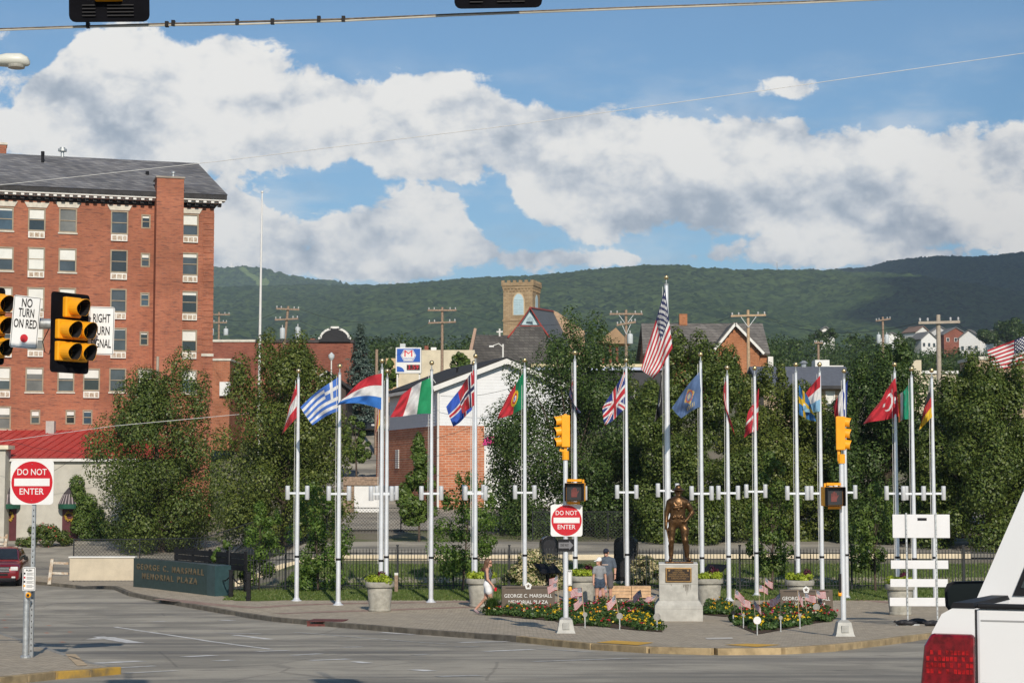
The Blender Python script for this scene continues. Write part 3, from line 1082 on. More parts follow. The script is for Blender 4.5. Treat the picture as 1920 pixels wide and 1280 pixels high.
CLEAR = mat('mown_clearing', (.12, .17, .045), .95, var=.2, vs=.02)
def hill(name, crest, Y0, z0, Y1, nu, ns, xpad, seed, bumps=9.0, back=600, mt=None, power=0.8, clearing=None):
    """crest: (px, py) along the skyline, placed at depth Y1"""
    cx = np.array([at(p, q, Y1).x for p, q in crest]); cz = np.array([at(p, q, Y1).z for p, q in crest])
    us = np.linspace(cx.min() - xpad, cx.max() + xpad, nu)
    top = np.interp(us, cx, cz)
    top += (vnoise(us / 90, us * 0, seed) - .5) * 14
    s = np.concatenate([np.linspace(0, 1, ns), np.array([1.05, 1.12, 1.2])])
    U, S = np.meshgrid(us, s)
    T = np.broadcast_to(top, U.shape)
    Sc = np.clip(S, 0, 1)
    prof = np.sin(Sc * math.pi / 2) ** (1 / power)
    prof = 0.55 * Sc + 0.45 * prof
    Y = Y0 + (Y1 - Y0) * S + (vnoise(U / 420, S * 3, seed + 3) - .5) * 380 * (Sc * (1 - Sc) * 4)
    Z = z0 + (T - z0) * prof - np.maximum(S - 1, 0) * back
    Z += (vnoise(U / 210, S * 6, seed + 5) - .5) * 46 * (Sc * (1 - Sc) * 4)
    fade = np.clip(Sc * 6, 0, 1)
    b = vnoise(U / 9, Y / 9, seed + 7) * 0.9 + vnoise(U / 5, Y / 5, seed + 8) * 0.7 + vnoise(U / 40, Y / 40, seed + 9) * 0.3
    Z += (b - 1.0) * bumps * fade
    n1, n2 = U.shape
    idx = np.arange(n1 * n2).reshape(n1, n2)
    Q = np.stack([idx[:-1, :-1], idx[:-1, 1:], idx[1:, 1:], idx[1:, :-1]], -1).reshape(-1, 4)
    mi = None
    if clearing is not None:
        PXx = CX + U / Y * F
        PYy = 890 - (Z - CAMZ) / Y * F
        inside = np.zeros(PXx.shape, bool)
        j = len(clearing) - 1
        for i in range(len(clearing)):
            (xi, yi), (xj, yj) = clearing[i], clearing[j]
            cnd = ((yi > PYy) != (yj > PYy)) & (PXx < (xj - xi) * (PYy - yi) / (yj - yi + 1e-9) + xi)
            inside ^= cnd
            j = i
        mi = inside[:-1, :-1].ravel().astype(np.int32)
    o = raw_mesh(name, np.stack([U, Y, Z], -1).reshape(-1, 3), Q, [mt or FOR, CLEAR] if clearing is not None else (mt or FOR), mi=mi, smooth=False)
    return struct(o)
hill('hill', [(-900, 600), (-200, 570), (300, 556), (395, 548), (560, 540), (660, 535), (790, 533), (850, 529), (950, 521), (1020, 519), (1080, 516), (1200, 512), (1320, 515), (1400, 510), (1440, 506), (1475, 506), (1530, 513), (1640, 530), (1800, 560), (2300, 600)], 1500, 40, 4000, 640, 300, 100, 3)
hill('far_hill', [(-900, 560), (0, 525), (250, 508), (395, 499), (425, 503), (440, 503), (455, 499), (500, 505), (590, 525), (640, 531), (700, 545), (900, 580), (1500, 620)], 4200, 240, 5200, 700, 160, 0, 13, bumps=10, clearing=[(443, 502), (452, 501), (480, 520), (500, 524), (498, 538), (478, 540), (476, 527), (458, 515)])
hill('shaded_hill', [(1300, 545), (1450, 522), (1560, 508), (1640, 497), (1700, 491), (1800, 487), (1920, 480), (2200, 466), (2900, 460)], 1900, 42, 4700, 420, 260, 0, 23, bumps=10)

# ================================================================ BUILDINGS
class Frame:
    """local frame of a building: x along its front, y into it, z up"""
    def __init__(s, O, deg):
        s.O = Vector(O)
        s.a = R(deg)
        s.Rm = Matrix.Rotation(s.a, 3, 'Z')
        s.Ri = s.Rm.inverted()
    def uv(s, px, py, d=0.0):
        rx, rz = ray(px, py)
        D = s.Ri @ Vector((rx, 1, rz))
        C = s.Ri @ (Vector((0, 0, CAMZ)) - s.O)
        k = (d - C.y) / D.y
        P = C + D * k
        return P.x, P.z
    def rect(s, x0, y0, x1, y1, d=0.0):
        u0, v1 = s.uv(x0, y0, d)
        u1, v0 = s.uv(x1, y1, d)
        return u0, u1, v0, v1

def holed(mb, u0, u1, v0, v1, holes, y=0.0, depth=0.16, mi=0):
    us = sorted({u0, u1, *[min(max(h[i], u0), u1) for h in holes for i in (0, 1)]})
    vs = sorted({v0, v1, *[min(max(h[i], v0), v1) for h in holes for i in (2, 3)]})
    for a, b in zip(us[:-1], us[1:]):
        for c, d in zip(vs[:-1], vs[1:]):
            mu, mv = (a + b) / 2, (c + d) / 2
            if any(h[0] < mu < h[1] and h[2] < mv < h[3] for h in holes):
                continue
            mb.add([(a, y, c), (b, y, c), (b, y, d), (a, y, d)], [(0, 1, 2, 3)], mi)
    for (a, b, c, d) in holes:
        mb.add([(a, y, c), (b, y, c), (b, y, d), (a, y, d), (a, y + depth, c), (b, y + depth, c), (b, y + depth, d), (a, y + depth, d)],
               [(0, 4, 5, 1), (1, 5, 6, 2), (2, 6, 7, 3), (3, 7, 4, 0)], mi)

GLASS = glassmat('window_glass', (0.045, 0.055, 0.065))
GLS = [GLASS, glassmat('window_glass_dark', (.015, .018, .02)), glassmat('window_glass_sky_tint', (.05, .08, .11)), glassmat('window_glass_curtain', (.13, .13, .12), .25)]  # the bluish pane has a sky reflection put into its base colour
FRAMEM = mat('tan_window_frame', (0.30, 0.245, 0.175), 0.7, var=0.15)
BLIND = mat('white_blind', (0.66, 0.67, 0.63), 0.8, var=0.05)
STONE = mat('pale_stone', (0.55, 0.52, 0.45), 0.85, var=0.12, vs=4)
def window(parent, u0, u1, v0, v1, y=0.0, blind=0.0, fm=None, sill=True, lintel=None, rail=True, gm=None, fw=0.09, proud=0.03):
    fm = fm or FRAMEM
    gm = gm or rng.choice(GLS)
    mb = MB()
    d0, d1 = y - proud, y + 0.14
    mb.box(u0, u0 + fw, d0, d1, v0, v1)
    mb.box(u1 - fw, u1, d0, d1, v0, v1)
    mb.box(u0 + fw, u1 - fw, d0 + .004, d1, v0, v0 + fw)
    mb.box(u0 + fw, u1 - fw, d0 + .004, d1, v1 - fw, v1)
    vm_ = (v0 + v1) / 2
    if rail:
        mb.box(u0 + fw, u1 - fw, y + 0.03, y + 0.11, vm_ - 0.03, vm_ + 0.03)
    w = mb.build('window', fm, parent)
    MB().box(u0 + fw, u1 - fw, y + 0.085, y + 0.1, v0 + fw, vm_ - (.03 if rail else 0)).build('pane', gm or GLASS, w)
    MB().box(u0 + fw, u1 - fw, y + 0.065, y + 0.08, vm_ + (.03 if rail else 0), v1 - fw).build('pane', gm or GLASS, w)
    if blind > 0:
        bv = v1 - fw - (v1 - v0 - 2 * fw) * blind
        MB().box(u0 + fw + .01, u1 - fw - .01, y + 0.045, y + 0.06, bv, v1 - fw).build('blind', BLIND, w)
    if sill:
        MB().box(u0 - .06, u1 + .06, y - 0.09, y - .001, v0 - 0.1, v0 - .002).build('sill', STONE, w)
    if lintel:
        h, fl = lintel
        MB().prism([(u0 - .06, v1 + .05), (u1 + .06, v1 + .05), (u1 + fl, v1 + h), (u0 - fl, v1 + h)], 'y', y - 0.06, y + .05).build('lintel', STONE, w)
    return w

# ---- tall brick hotel on the left
BRICK = brickmat('hotel_brick', (0.33, 0.095, 0.052), (0.42, 0.138, 0.07), (0.33, 0.18, 0.125), dark=(0.13, 0.065, 0.055))
SHING = brickmat('grey_shingles', (0.11, 0.11, 0.12), (0.24, 0.235, 0.235), (0.09, 0.09, 0.1), 0.5, 0.2, 0.02, dark=(0.14, 0.15, 0.18))
p = at(396.5, 800, 130)
FB = Frame((p.x, p.y, g(p.x, p.y)), 17)
hotel = thing('brick_hotel', 'tall red brick hotel with grey hipped roof and rows of sash windows', 'building', FB.O, FB.a)
H = FB.uv(390, 383)[1]
win = []       # px rect, blind, ac rect, lintel
A4 = [-12, 25]
big = [((-12, 387, 25, 433), .1, 0, 1), ((53, 390, 85, 434), .45, 1, 1), ((111, 390, 144, 437), 0, 0, 1), ((208, 395, 240, 440), 0, 1, 1), ((342, 401, 372, 443), .48, 1, 1),
       ((-12, 462, 25, 508), .5, 0, 0), ((52, 463, 84, 508), .98, 1, 0), ((110, 465, 143, 511), .48, 0, 0), ((207, 468, 239, 512), 0, 1, 0), ((341, 473, 371, 517), .18, 1, 0),
       ((-12, 537, 23, 583), .6, 0, 0), ((51, 538, 83, 583), .95, 1, 0), ((110, 539, 142, 585), .3, 0, 0), ((207, 541, 237, 586), 0, 1, 0), ((340, 545, 370, 588), .15, 1, 0),
       ((-12, 611, 23, 657), .3, 1, 0), ((52, 612, 82, 656), .6, 1, 0), ((110, 613, 142, 658), .4, 0, 0), ((207, 614, 237, 659), .05, 1, 0), ((340, 618, 369, 660), .5, 1, 0),
       ((-12, 687, 20, 732), .6, 1, 0), ((48, 688, 81, 735), .25, 0, 0), ((108, 690, 139, 735), .42, 0, 0), ((156, 690, 187, 733), .42, 1, 0), ((205, 690, 236, 735), 0, 0, 0), ((258, 690, 286, 735), .6, 0, 0), ((340, 693, 369, 737), .4, 0, 0),
       ((-12, 761, 20, 805), .35, 0, 0)]
small = [((265, 402, 282, 429), .2), ((264, 474, 281, 501), .3), ((263, 548, 280, 575), .1), ((262, 621, 278, 648), .15), ((57, 768, 75, 795), .4), ((123, 768, 141, 795), .35), ((155, 768, 173, 796), .1)]
holes = []
wr = []
for (rc, bl, ac, li) in big:
    u0, u1, v0, v1 = FB.rect(*rc)
    holes.append((u0, u1, v0, v1)); wr.append((u0, u1, v0, v1, bl, ac, li, 1))
for (rc, bl) in small:
    u0, u1, v0, v1 = FB.rect(*rc)
    holes.append((u0, u1, v0, v1)); wr.append((u0, u1, v0, v1, bl, 0, 0, 0))
UL = FB.uv(-140, 500)[0]
mb = MB()
holed(mb, UL, 0, -1, H, holes)
mb.add([(UL, 0, -1), (0, 0, -1), (0, 0, H), (UL, 0, H), (UL, 15, -1), (0, 15, -1), (0, 15, H), (UL, 15, H)], [(1, 5, 6, 2), (5, 4, 7, 6), (4, 0, 3, 7)])
mb.build('wall', BRICK, hotel)
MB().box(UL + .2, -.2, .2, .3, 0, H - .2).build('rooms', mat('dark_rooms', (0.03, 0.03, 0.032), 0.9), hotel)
ACM = mat('white_metal_box', (0.68, 0.67, 0.62), 0.6, var=0.1)
ACG = mat('air_con_grille', (0.30, 0.20, 0.13), 0.8, vs=9, col2=(0.55, 0.5, 0.42))
for (u0, u1, v0, v1, bl, ac, li, sl) in wr:
    window(hotel, u0, u1, v0, v1, 0, bl, lintel=(.42, .26) if li else None, sill=(not ac) and bool(sl))
    if ac:
        o = MB().box(u0 + .02, u1 - .04, -.14, -.002, v0 - .5, v0 - .03).build('air_conditioner', ACM, hotel, bevel=.015)
        w = u1 - u0
        for a, b in ((.1, .34), (.40, .66), (.72, .9)):
            MB().box(u0 + w * a, u0 + w * b, -.152, -.142, v0 - .42, v0 - .12).build('grille', ACG, o)
# quoin courses at the corner
for k in range(46):
    v = H - 1.0 - k * 0.42
    if v < 6:
        break
    MB().box(-.78 if k % 2 else -.72, .02, -.035, .3, v, v + .36).build('quoin', BRICK, hotel)
MB().box(-.8, .07, -.1, .3, FB.uv(396, 668)[1], FB.uv(396, 663)[1]).build('stone_block', STONE, hotel)
# pier and its stack
pu0, pu1 = FB.uv(292, 500, -1.5)[0], FB.uv(343, 500, -1.5)[0]
ptop = FB.uv(318, 334, -1.5)[1]
MB().box(pu0, pu1, -1.5, .02, -1, ptop).build('chimney_pier', BRICK, hotel)
MB().box(pu0 - .07, pu1 + .07, -1.57, .6, ptop, ptop + .12).build('pier_cap', mat('mortar_cap', (.3, .26, .22), .9), hotel)
MB().lathe([(.09, 0), (.09, .35), (.15, .4), (.15, .5), (.1, .55)], 10, ((pu0 + pu1) / 2 + .3, -.4, ptop + .12)).build('flue_pipe', GALV, hotel)
# cornice with brackets
DARKT = mat('dark_cornice', (0.035, 0.034, 0.036), 0.8, var=0.3)
MB().box(UL, .45, -.5, .02, H + .02, H + .16).build('soffit', TRIM, hotel)
MB().box(UL, .72, -.78, .1, H + .16, H + .28).build('cornice', TRIM, hotel)
MB().box(UL, .80, -.86, .1, H + .28, H + .62).build('gutter', DARKT, hotel)
MB().box(UL, .03, -.035, -.001, H - .28, H + .02).build('frieze', DARKT, hotel)
k = 0
u = .35
while u > UL:
    if not (pu0 - .1 < u < pu1 + .1):
        MB().box(u - .12, u + .12, -.45, -.04, H - .2, H + .018).build('bracket', TRIM if False else DARKT, hotel)
        MB().box(u - .11, u + .11, -.72, -.46, H - .0, H + .155).build('dentil', TRIM, hotel)
    u -= .55
# roof
ru, rv = FB.uv(371, 306, 7.5)
ez = H + .6
roof = MB()
roof.add([(UL, -.9, ez), (.85, -.9, ez), (.85, 15.9, ez), (UL, 15.9, ez), (UL, 7.5, rv), (ru, 7.5, rv)], [(0, 1, 5, 4), (1, 2, 5), (2, 3, 4, 5), (0, 4, 3), (0, 3, 2, 1)])
rf = roof.build('roof', SHING, hotel)
for px, py, hh in ((80, 298, .55), (276, 334, .5), (115, 352, .2)):
    dd = .5 + 7 * (FB.uv(px, py, 3)[1] - ez) / (rv - ez)
    uu, vv = FB.uv(px, py, dd)
    MB().lathe([(.11, -.6), (.11, hh * .4), (.13, hh * .45), (.13, hh)], 8, (uu, dd, vv)).build('roof_vent', BLACK, rf)
uu, vv = FB.uv(117, 292, 7.5)
MB().lathe([(.12, -.3), (.12, .3), (.32, .32), (.32, .5), (.2, .52), (.2, .62)], 10, (uu, 7.5, vv)).build('roof_ventilator', GALV, rf)
uu, vv = FB.uv(0, 287, 9)
MB().box(uu - 1.5, uu + .45, 8.5, 10, vv - 2, vv + .55).build('chimney', BRICK, hotel)
MB().box(uu - 1.55, uu + .52, 8.45, 10.05, vv + .55, vv + .72).build('chimney_cap', STONE, hotel)

# ---- low house with the red standing seam roof
REDR = mat('red_metal_roof', (0.44, 0.04, 0.034), 0.55, var=0.12, vs=1.2)
STUC = mat('grey_stucco', (0.46, 0.44, 0.385), 0.9, var=0.08, vs=1.5, bump=0.2)
p = at(8, 1010, 113)
FH = Frame((p.x, p.y, g(p.x, p.y)), 0)
inn = thing('stucco_house', 'long grey stucco house with red standing seam metal roof and round awnings', 'house', FH.O, 0)
u1, eav = FH.uv(258, 864)
u0 = FH.uv(-120, 864)[0]
rz = FH.uv(100, 806, 11)[1]
ur = FH.uv(216, 806, 11)[0]
wx = FH.rect(9, 873, 22, 898)
mb = MB()
holed(mb, u0, u1, -.6, eav, [wx], depth=.15)
mb.add([(u0, 0, -.6), (u1, 0, -.6), (u1, 0, eav), (u0, 0, eav), (u0, 11, -.6), (u1, 11, -.6), (u1, 11, eav), (u0, 11, eav)], [(1, 5, 6, 2), (5, 4, 7, 6), (4, 0, 3, 7)])
mb.build('wall', STUC, inn)
window(inn, *wx, blind=.0, fm=mat('cream_frame', (.6, .55, .42), .7), sill=True)
MB().box(u0, u1 + .25, -.3, -.003, eav - .02, eav + .17).build('fascia', TRIM, inn)
rf = MB().add([(u0, -.35, eav + .18), (u1 + .3, -.35, eav + .18), (u1 + .3, 22, eav + .18), (u0, 22, eav + .18), (u0, 11, rz), (ur, 11, rz)], [(0, 1, 5, 4), (1, 2, 5), (2, 3, 4, 5), (0, 3, 2, 1)]).build('roof', REDR, inn)
k = u1
sl = (rz - eav - .18) / 11.35
while k > u0:
    e = (k, -.34, eav + .2)
    tt = 11.3 if k < ur else max(0.5, 11.3 * (1 - (k - ur) / (u1 + .3 - ur)))
    MB().bar(e, (k, -.34 + tt, eav + .2 + sl * tt), .05, .06).build('seam', REDR, rf)
    k -= 0.62
for (a, b, c, d) in ((86, 789, 101, 814), (216, 793, 231, 806)):
    dd = 9.5 if a < 100 else 10.8
    q = FH.rect(a, b, c, d, dd)
    MB().box(q[0], q[1], dd, dd + .5, q[2], q[3]).build('roof_box', mat('grey_box', (.42, .41, .38), .8), rf)
# corner block with a cornice at the far left end
q = FH.rect(-60, 842, 7, 1010, -1.2)
MB().box(q[0], q[1], -1.2, -.002, -.6, q[3]).build('end_block', STUC, inn)
MB().box(q[0], q[1] + .22, -1.42, .1, q[3], q[3] + .25).build('end_cornice', mat('cream_trim', (.66, .6, .45), .7), inn)
AWN = mat('striped_awning', (0.055, 0.045, 0.05), 0.8, var=.2)
AWG = mat('green_valance', (0.012, 0.075, 0.045), 0.8)
DOORM = mat('maroon_door', (0.085, 0.018, 0.022), 0.55, var=.15)
WRE = mat('yellow_wreath', (0.35, 0.22, 0.03), 0.9, var=.5, vs=30)
for cxp in (17.0, 132.0):
    c, vt = FH.uv(cxp, 945)
    aw = MB()
    n = 10
    rad = .72
    rings = []
    for i in range(n + 1):
        a = math.pi * i / n
        rings.append((c - rad * math.cos(a), math.sin(a)))
    vs = [(c, -.02, vt + 1.05)]
    pts = []
    for i, (x, s_) in enumerate(rings):
        pts.append((x, -.05 - .85 * s_, vt + .02))
    top = [(c - rad * .62 * math.cos(math.pi * i / n), -.03 - .55 * math.sin(math.pi * i / n), vt + .62) for i in range(n + 1)]
    apx = [(c - rad * .2 * math.cos(math.pi * i / n), -.02 - .12 * math.sin(math.pi * i / n), vt + 1.02) for i in range(n + 1)]
    for lo_, hi_ in ((pts, top), (top, apx)):
        for i in range(n):
            aw.add([lo_[i], lo_[i + 1], hi_[i + 1], hi_[i]], [(0, 1, 2, 3)])
    a_o = aw.build('awning', AWN, inn)
    for i in range(0, n):
        q0, q1 = Vector(pts[i]), Vector(top[i])
        MB().bar(q0.lerp(Vector(pts[i + 1]), .5) + Vector((0, -.012, .012)), q1.lerp(Vector(top[i + 1]), .5) + Vector((0, -.012, .012)), .05, .012).build('stripe', mat('pale_stripe', (.35, .3, .3), .8), a_o)
    va = MB()
    for i in range(n):
        x0, x1 = pts[i], pts[i + 1]
        va.add([(x0[0], x0[1] - .005, vt + .03), (x1[0], x1[1] - .005, vt + .03), (x1[0], x1[1] - .005, vt - .26), (x0[0], x0[1] - .005, vt - .26)], [(0, 1, 2, 3)])
    va.build('valance', AWG, a_o)
    d0 = MB().box(c - .48, c + .48, -.06, -.005, -.05, 2.1).build('door', DOORM, inn)
    for zz in (.3, 1.0):
        for sx in (-1, 1):
            MB().box(c + sx * .22 - .14, c + sx * .22 + .14, -.075, -.062, zz, zz + .45).build('door_panel', DOORM, d0)
    wv = MB()
    for i in range(40):
        a = i * 2 * math.pi / 40
        wv.sphere((c + .27 * math.cos(a) + rng.uniform(-.05, .05), -.13, 1.45 + .27 * math.sin(a) + rng.uniform(-.05, .05)), .06, 6)
    wv.build('wreath', WRE, d0)
# climbing plant on the house wall
blobs = [(FH.uv(px_, py_)[0], -.35 - rng.random() * .3, FH.uv(px_, py_)[1], .45, .5) for px_, py_ in ((147, 905), (150, 925), (160, 945), (172, 940), (155, 965), (170, 975), (185, 960), (150, 985), (165, 1000), (195, 985), (210, 1000), (225, 990), (180, 1005), (240, 1005))]
vine = thing('climbing_vine', 'bushy green vine and hedge climbing the grey stucco house wall beside its door', 'vine', FH.O)
V, Fq = clump_leaves(blobs, 7000, .15, 41)
raw_mesh('leaves', V, Fq, MIDL, vine)
vs_ = MB()
for b_ in blobs[::2]:
    vs_.tube([(b_[0], -.15, -.1), (b_[0] + .1, -.2, b_[2] * .5), (b_[0], b_[1], b_[2])], [.04, .03, .015], 5)
vs_.build('stems', BARK, vine)

# ---- house with white gable over brick
p = at(822.5, 900, 110)
FW = Frame((p.x, p.y, g(p.x, p.y)), 17.5)
wh = thing('white_gable_house', 'two storey house with white clapboard gable over orange brick and black roof', 'house', FW.O, FW.a)
zb = FW.uv(822.5, 797.5)[1]
ze = FW.uv(822.5, 722)[1]
za = FW.uv(944, 676)[1]
WD, DP = 8.3, 12.6
OBR = brickmat('orange_brick', (0.44, 0.15, 0.075), (0.56, 0.20, 0.10), (0.55, 0.40, 0.30), 0.42, 0.15, 0.02, dark=(0.36, 0.12, 0.06))
SIDE = mat('white_clapboard', (0.70, 0.71, 0.72), 0.6, var=0.03)
ROOFB = mat('black_shingles', (0.028, 0.028, 0.03), 0.9, var=0.3, vs=10)
u57 = FW.uv(908, 850)[0]
MB().box(0, u57, 0, 16.5, -2, zb).build('brick_wall', OBR, wh)
MB().box(u57 + .002, WD, .03, 12.6, -2, zb).build('shop_wall', WHITE, wh)
MB().prism([(0.04, zb), (WD - .04, zb), (WD - .04, ze), (WD / 2, za), (0.04, ze)], 'y', .04, DP - .04).build('upper_wall', SIDE, wh)
nb = 13
bh = (ze - zb) / nb
k = 0
while zb + k * bh < za - .1:
    z0, z1 = zb + k * bh, zb + (k + 1) * bh
    if z1 <= ze + .01:
        xa0 = xa1 = 0.0
    else:
        xa0 = max(0, (z0 - ze) / (za - ze)) * WD / 2
        xa1 = (z1 - ze) / (za - ze) * WD / 2
    if xa1 > WD / 2 - .05:
        break
    MB().prism([(xa0 - .02, z0), (WD - xa0 + .02, z0), (WD - xa1 + .02, z1 - .004), (xa1 - .02, z1 - .004)], 'y', -.02, .038).build('clapboard', SIDE, wh)
    if xa1 == 0:
        mbx = MB()
        mbx.add([(-.045, -.02, z0), (-.045, DP, z0), (-.012, DP, z1), (-.012, -.02, z1), (.038, -.02, z0), (.038, DP, z0), (.038, DP, z1), (.038, -.02, z1)],
                [(0, 1, 2, 3), (4, 7, 6, 5), (0, 4, 5, 1), (3, 2, 6, 7), (0, 3, 7, 4), (1, 5, 6, 2)])
        mbx.build('clapboard', SIDE, wh)
    k += 1
ov = .45
sl = (za - ze) / (WD / 2)
zl = ze - sl * ov
for s_ in (0, 1):
    X = (lambda x: x) if s_ == 0 else (lambda x: WD - x)
    MB().slab([(X(-ov), -ov, zl + .12), (X(WD / 2), -ov, za + .12), (X(WD / 2), DP + ov, za + .12), (X(-ov), DP + ov, zl + .12)], .1 if s_ else -.1).build('roof', ROOFB, wh)
    MB().prism([(X(-ov), zl - .22), (X(WD / 2), za - .22), (X(WD / 2), za + .1), (X(-ov), zl + .1)], 'y', -ov - .05, -ov + .02).build('rake_board', TRIM, wh)
MB().box(-ov - .12, -ov + .02, -ov, DP + ov, zl - .1, zl + .1).build('gutter', TRIM, wh)
MB().tube([(-.07, -.09, zl), (-.07, -.09, -1)], .07, 8).build('downpipe', TRIM, wh)
MB().tube([(-.1, -.1, zl + .1), (-.5, -.35, zl + .55)], .03, 6).build('gutter_return', TRIM, wh)
rv = FW.rect(905, 690, 907, 700, 3)
MB().lathe([(.06, -.5), (.06, .35), (.1, .36), (.1, .42)], 8, (2.0, 3.0, ze + sl * 2.0 + .1)).build('roof_vent', BLACK, wh)
# left side details: louvred shutter, dark awning roof
fl = Frame(FW.O, 17.5 + 90)
lv = MB()
for i in range(9):
    lv.box(-.06, -.01, 9.9, 10.8, zb - 2.55 + i * .14, zb - 2.55 + i * .14 + .11)
lv.build('louvre', TRIM, wh)
MB().prism([(-2.2, zb - 5.0), (0, zb - 3.7), (0, zb - 5.0)], 'y', 7.5, 15.5).build('lean_to_roof', ROOFB, wh)
MB().box(-2.0, -.01, 7.7, 15.3, -1.5, zb - 5.02).build('lean_to', mat('dark_siding', (.05, .05, .055), .8), wh)
sp_ = MB()
mg = mat('magenta_print', (0.55, 0.03, 0.19), 0.6)
n = 14
uc, vc = FW.uv(921, 834)
rr_ = .5
sp_.prism([(uc - rr_ * 1.1, vc)] + [(uc - rr_ * 1.1 * math.cos(math.pi * i / n), vc + rr_ * 1.15 * math.sin(math.pi * i / n)) for i in range(1, n)] + [(uc + rr_ * 1.1, vc)], 'y', -.05, .028)
sp_.build('shop_awning', mg, wh)
# timber boxing and white door panel near the back corner
q = Frame(at(693, 950, 108), 0)
wd = thing('low_garage', 'low garage with white door leaf under a brown timber beam', 'garage', (at(691, 950, 108).x, 108, g(-8.5, 108)), 0)
MB().box(-.85, .75, 0, .08, 0.0, 1.6).build('door_leaf', WHITE, wd)
MB().box(-1.5, .6, -.1, .5, 1.6, 2.1).build('beam', WOOD, wd)
MB().box(-1.5, -.87, 0, .1, 0.0, 1.6).build('side_board', WOOD, wd)

# ---- brick theatre with curved black parapet
TBR = brickmat('dull_red_brick', (0.24, 0.075, 0.05), (0.30, 0.10, 0.065), (0.22, 0.12, 0.09), 0.4, 0.14, 0.015)
p = at(530, 800, 190)
FT = Frame((p.x, p.y, g(p.x, p.y)), 0)
th = thing('brick_theatre', 'long dull red brick building with a curved black parapet edged in white', 'building', FT.O)
def TU(px, py, d=0):
    return FT.uv(px, py, d)
a0, a1 = TU(396, 700)[0], TU(480, 700)[0]
b1 = TU(662, 700)[0]
zt1, zt2 = TU(430, 641)[1], TU(560, 643)[1]
MB().box(a0, a1, 0, 18, -2, zt1).build('wall', TBR, th)
MB().box(a1 + .002, b1, -.6, 18, -2, zt2).build('wall', TBR, th)
MB().box(a1, b1 + .1, -.75, 18.1, zt2, zt2 + .3).build('coping', mat('dark_coping', (.06, .05, .05), .8), th)
MB().box(a0, a1 - .005, -.12, 18.1, zt1, zt1 + .25).build('coping', STONE, th)
c, zt = TU(629, 640)
pc = [(-1.5, 0), (-1.5, .25), (-1.25, .35), (-1.2, .62), (-1.0, .85), (-.72, 1.05), (-.38, 1.15), (-.38, 1.28), (.38, 1.28), (.38, 1.15), (.72, 1.05), (1.0, .85), (1.2, .62), (1.25, .35), (1.5, .25), (1.5, 0)]
sc_ = 1.12
MB().prism([(c + x * sc_ * .98, zt - .1 + z * sc_ * .97) for x, z in pc], 'y', -.9, -.65).build('parapet', mat('black_tar', (.025, .025, .028), .85), th)
cp = MB()
for (xa, za_), (xb, zb_) in zip(pc[1:-2], pc[2:-1]):
    cp.bar((c + xa * sc_, -.78, zt - .1 + za_ * sc_), (c + xb * sc_, -.78, zt - .1 + zb_ * sc_), .36, .2, up=(0, 1, 0))
cp.build('parapet_trim', TRIM, th)
MB().box(TU(584, 640)[0] - .25, TU(584, 640)[0] + .25, 1, 1.6, zt2, zt2 + .55).build('chimney', TBR, th)
q = FT.rect(413, 716, 432, 742, -8)
MB().box(a0 - .3, a1 - 1.5, -8, -.01, -3, TU(420, 676, -8)[1]).build('lower_wing', brickmat('wing_brick', (.34, .12, .06), (.4, .15, .08), (.3, .2, .14), .4, .14), th)
MB().box(a0 - .4, a1 - 1.4, -8.1, 0, TU(420, 676, -8)[1], TU(420, 672, -8)[1]).build('coping', STONE, th)
MB().box(q[0], q[1], -8.4, -8.01, q[2], q[3]).build('white_vent_box', WHITE, th)

# ---- cream flat building behind the fuel sign
p = at(815, 690, 225)
FC = Frame((p.x, p.y, g(p.x, p.y)), 0)
cb_ = thing('cream_building', 'low cream flat roofed building behind the blue fuel price sign', 'building', FC.O)
q = FC.rect(744, 656, 890, 720)
MB().box(q[0], q[1], 0, 14, -1, q[3]).build('wall', mat('cream_wall', (.58, .51, .38), .85, var=.12, vs=.6), cb_)
q2 = FC.rect(724, 672, 745, 720)
MB().box(q2[0], q2[1], -.5, 10, -1, q2[3]).build('annex', mat('tan_wall', (.55, .38, .22), .85), cb_)
for (a, b, c, d) in ((750, 644, 760, 657), (796, 648, 803, 657), (808, 651, 818, 657)):
    r_ = FC.rect(a, b, c, d, 3)
    MB().box(r_[0], r_[1], 3, 4, q[3] - 1, r_[3]).build('roof_unit', GALV if a == 750 else (TBR if a == 796 else WHITE), cb_)

# ---- stone church
STW = brickmat('church_stone', (0.33, 0.23, 0.13), (0.42, 0.31, 0.19), (0.24, 0.19, 0.13), 0.7, 0.32, 0.02, dark=(0.22, 0.14, 0.08))
BLU = mat('pale_blue_paint', (0.42, 0.55, 0.60), 0.7, var=.05)
REDT = mat('red_trim', (0.30, 0.045, 0.035), 0.7)
SLATE = mat('dark_slate', (0.10, 0.11, 0.125), 0.8, var=.15, vs=2)
CSH = brickmat('brown_grey_shingles', (0.085, 0.078, 0.072), (0.14, 0.13, 0.115), (0.06, 0.055, 0.05), 0.9, 0.45, 0.05, dark=(.06, .055, .05))
p = at(943.5, 640, 290)
FT2 = Frame((p.x, p.y, g(p.x, p.y)), -15)
ch = thing('stone_church', 'tan stone church with crenellated square tower and dark shingled roofs', 'church', FT2.O, FT2.a)
tw = FT2.uv(998.5, 560)[0]
ttop = FT2.uv(970, 541)[1]
wl = FT2.rect(963, 551, 982, 590)
mb = MB()
wl2 = (wl[0], wl[1], wl[2], wl[3] - .9)
holed(mb, 0, tw, -5, ttop, [wl2], depth=.5)
mb.add([(0, 0, -5), (tw, 0, -5), (tw, 0, ttop), (0, 0, ttop), (0, tw, -5), (tw, tw, -5), (tw, tw, ttop), (0, tw, ttop)], [(1, 5, 6, 2), (5, 4, 7, 6), (4, 0, 3, 7), (3, 2, 6, 7)])
tower = mb.build('tower', STW, ch)
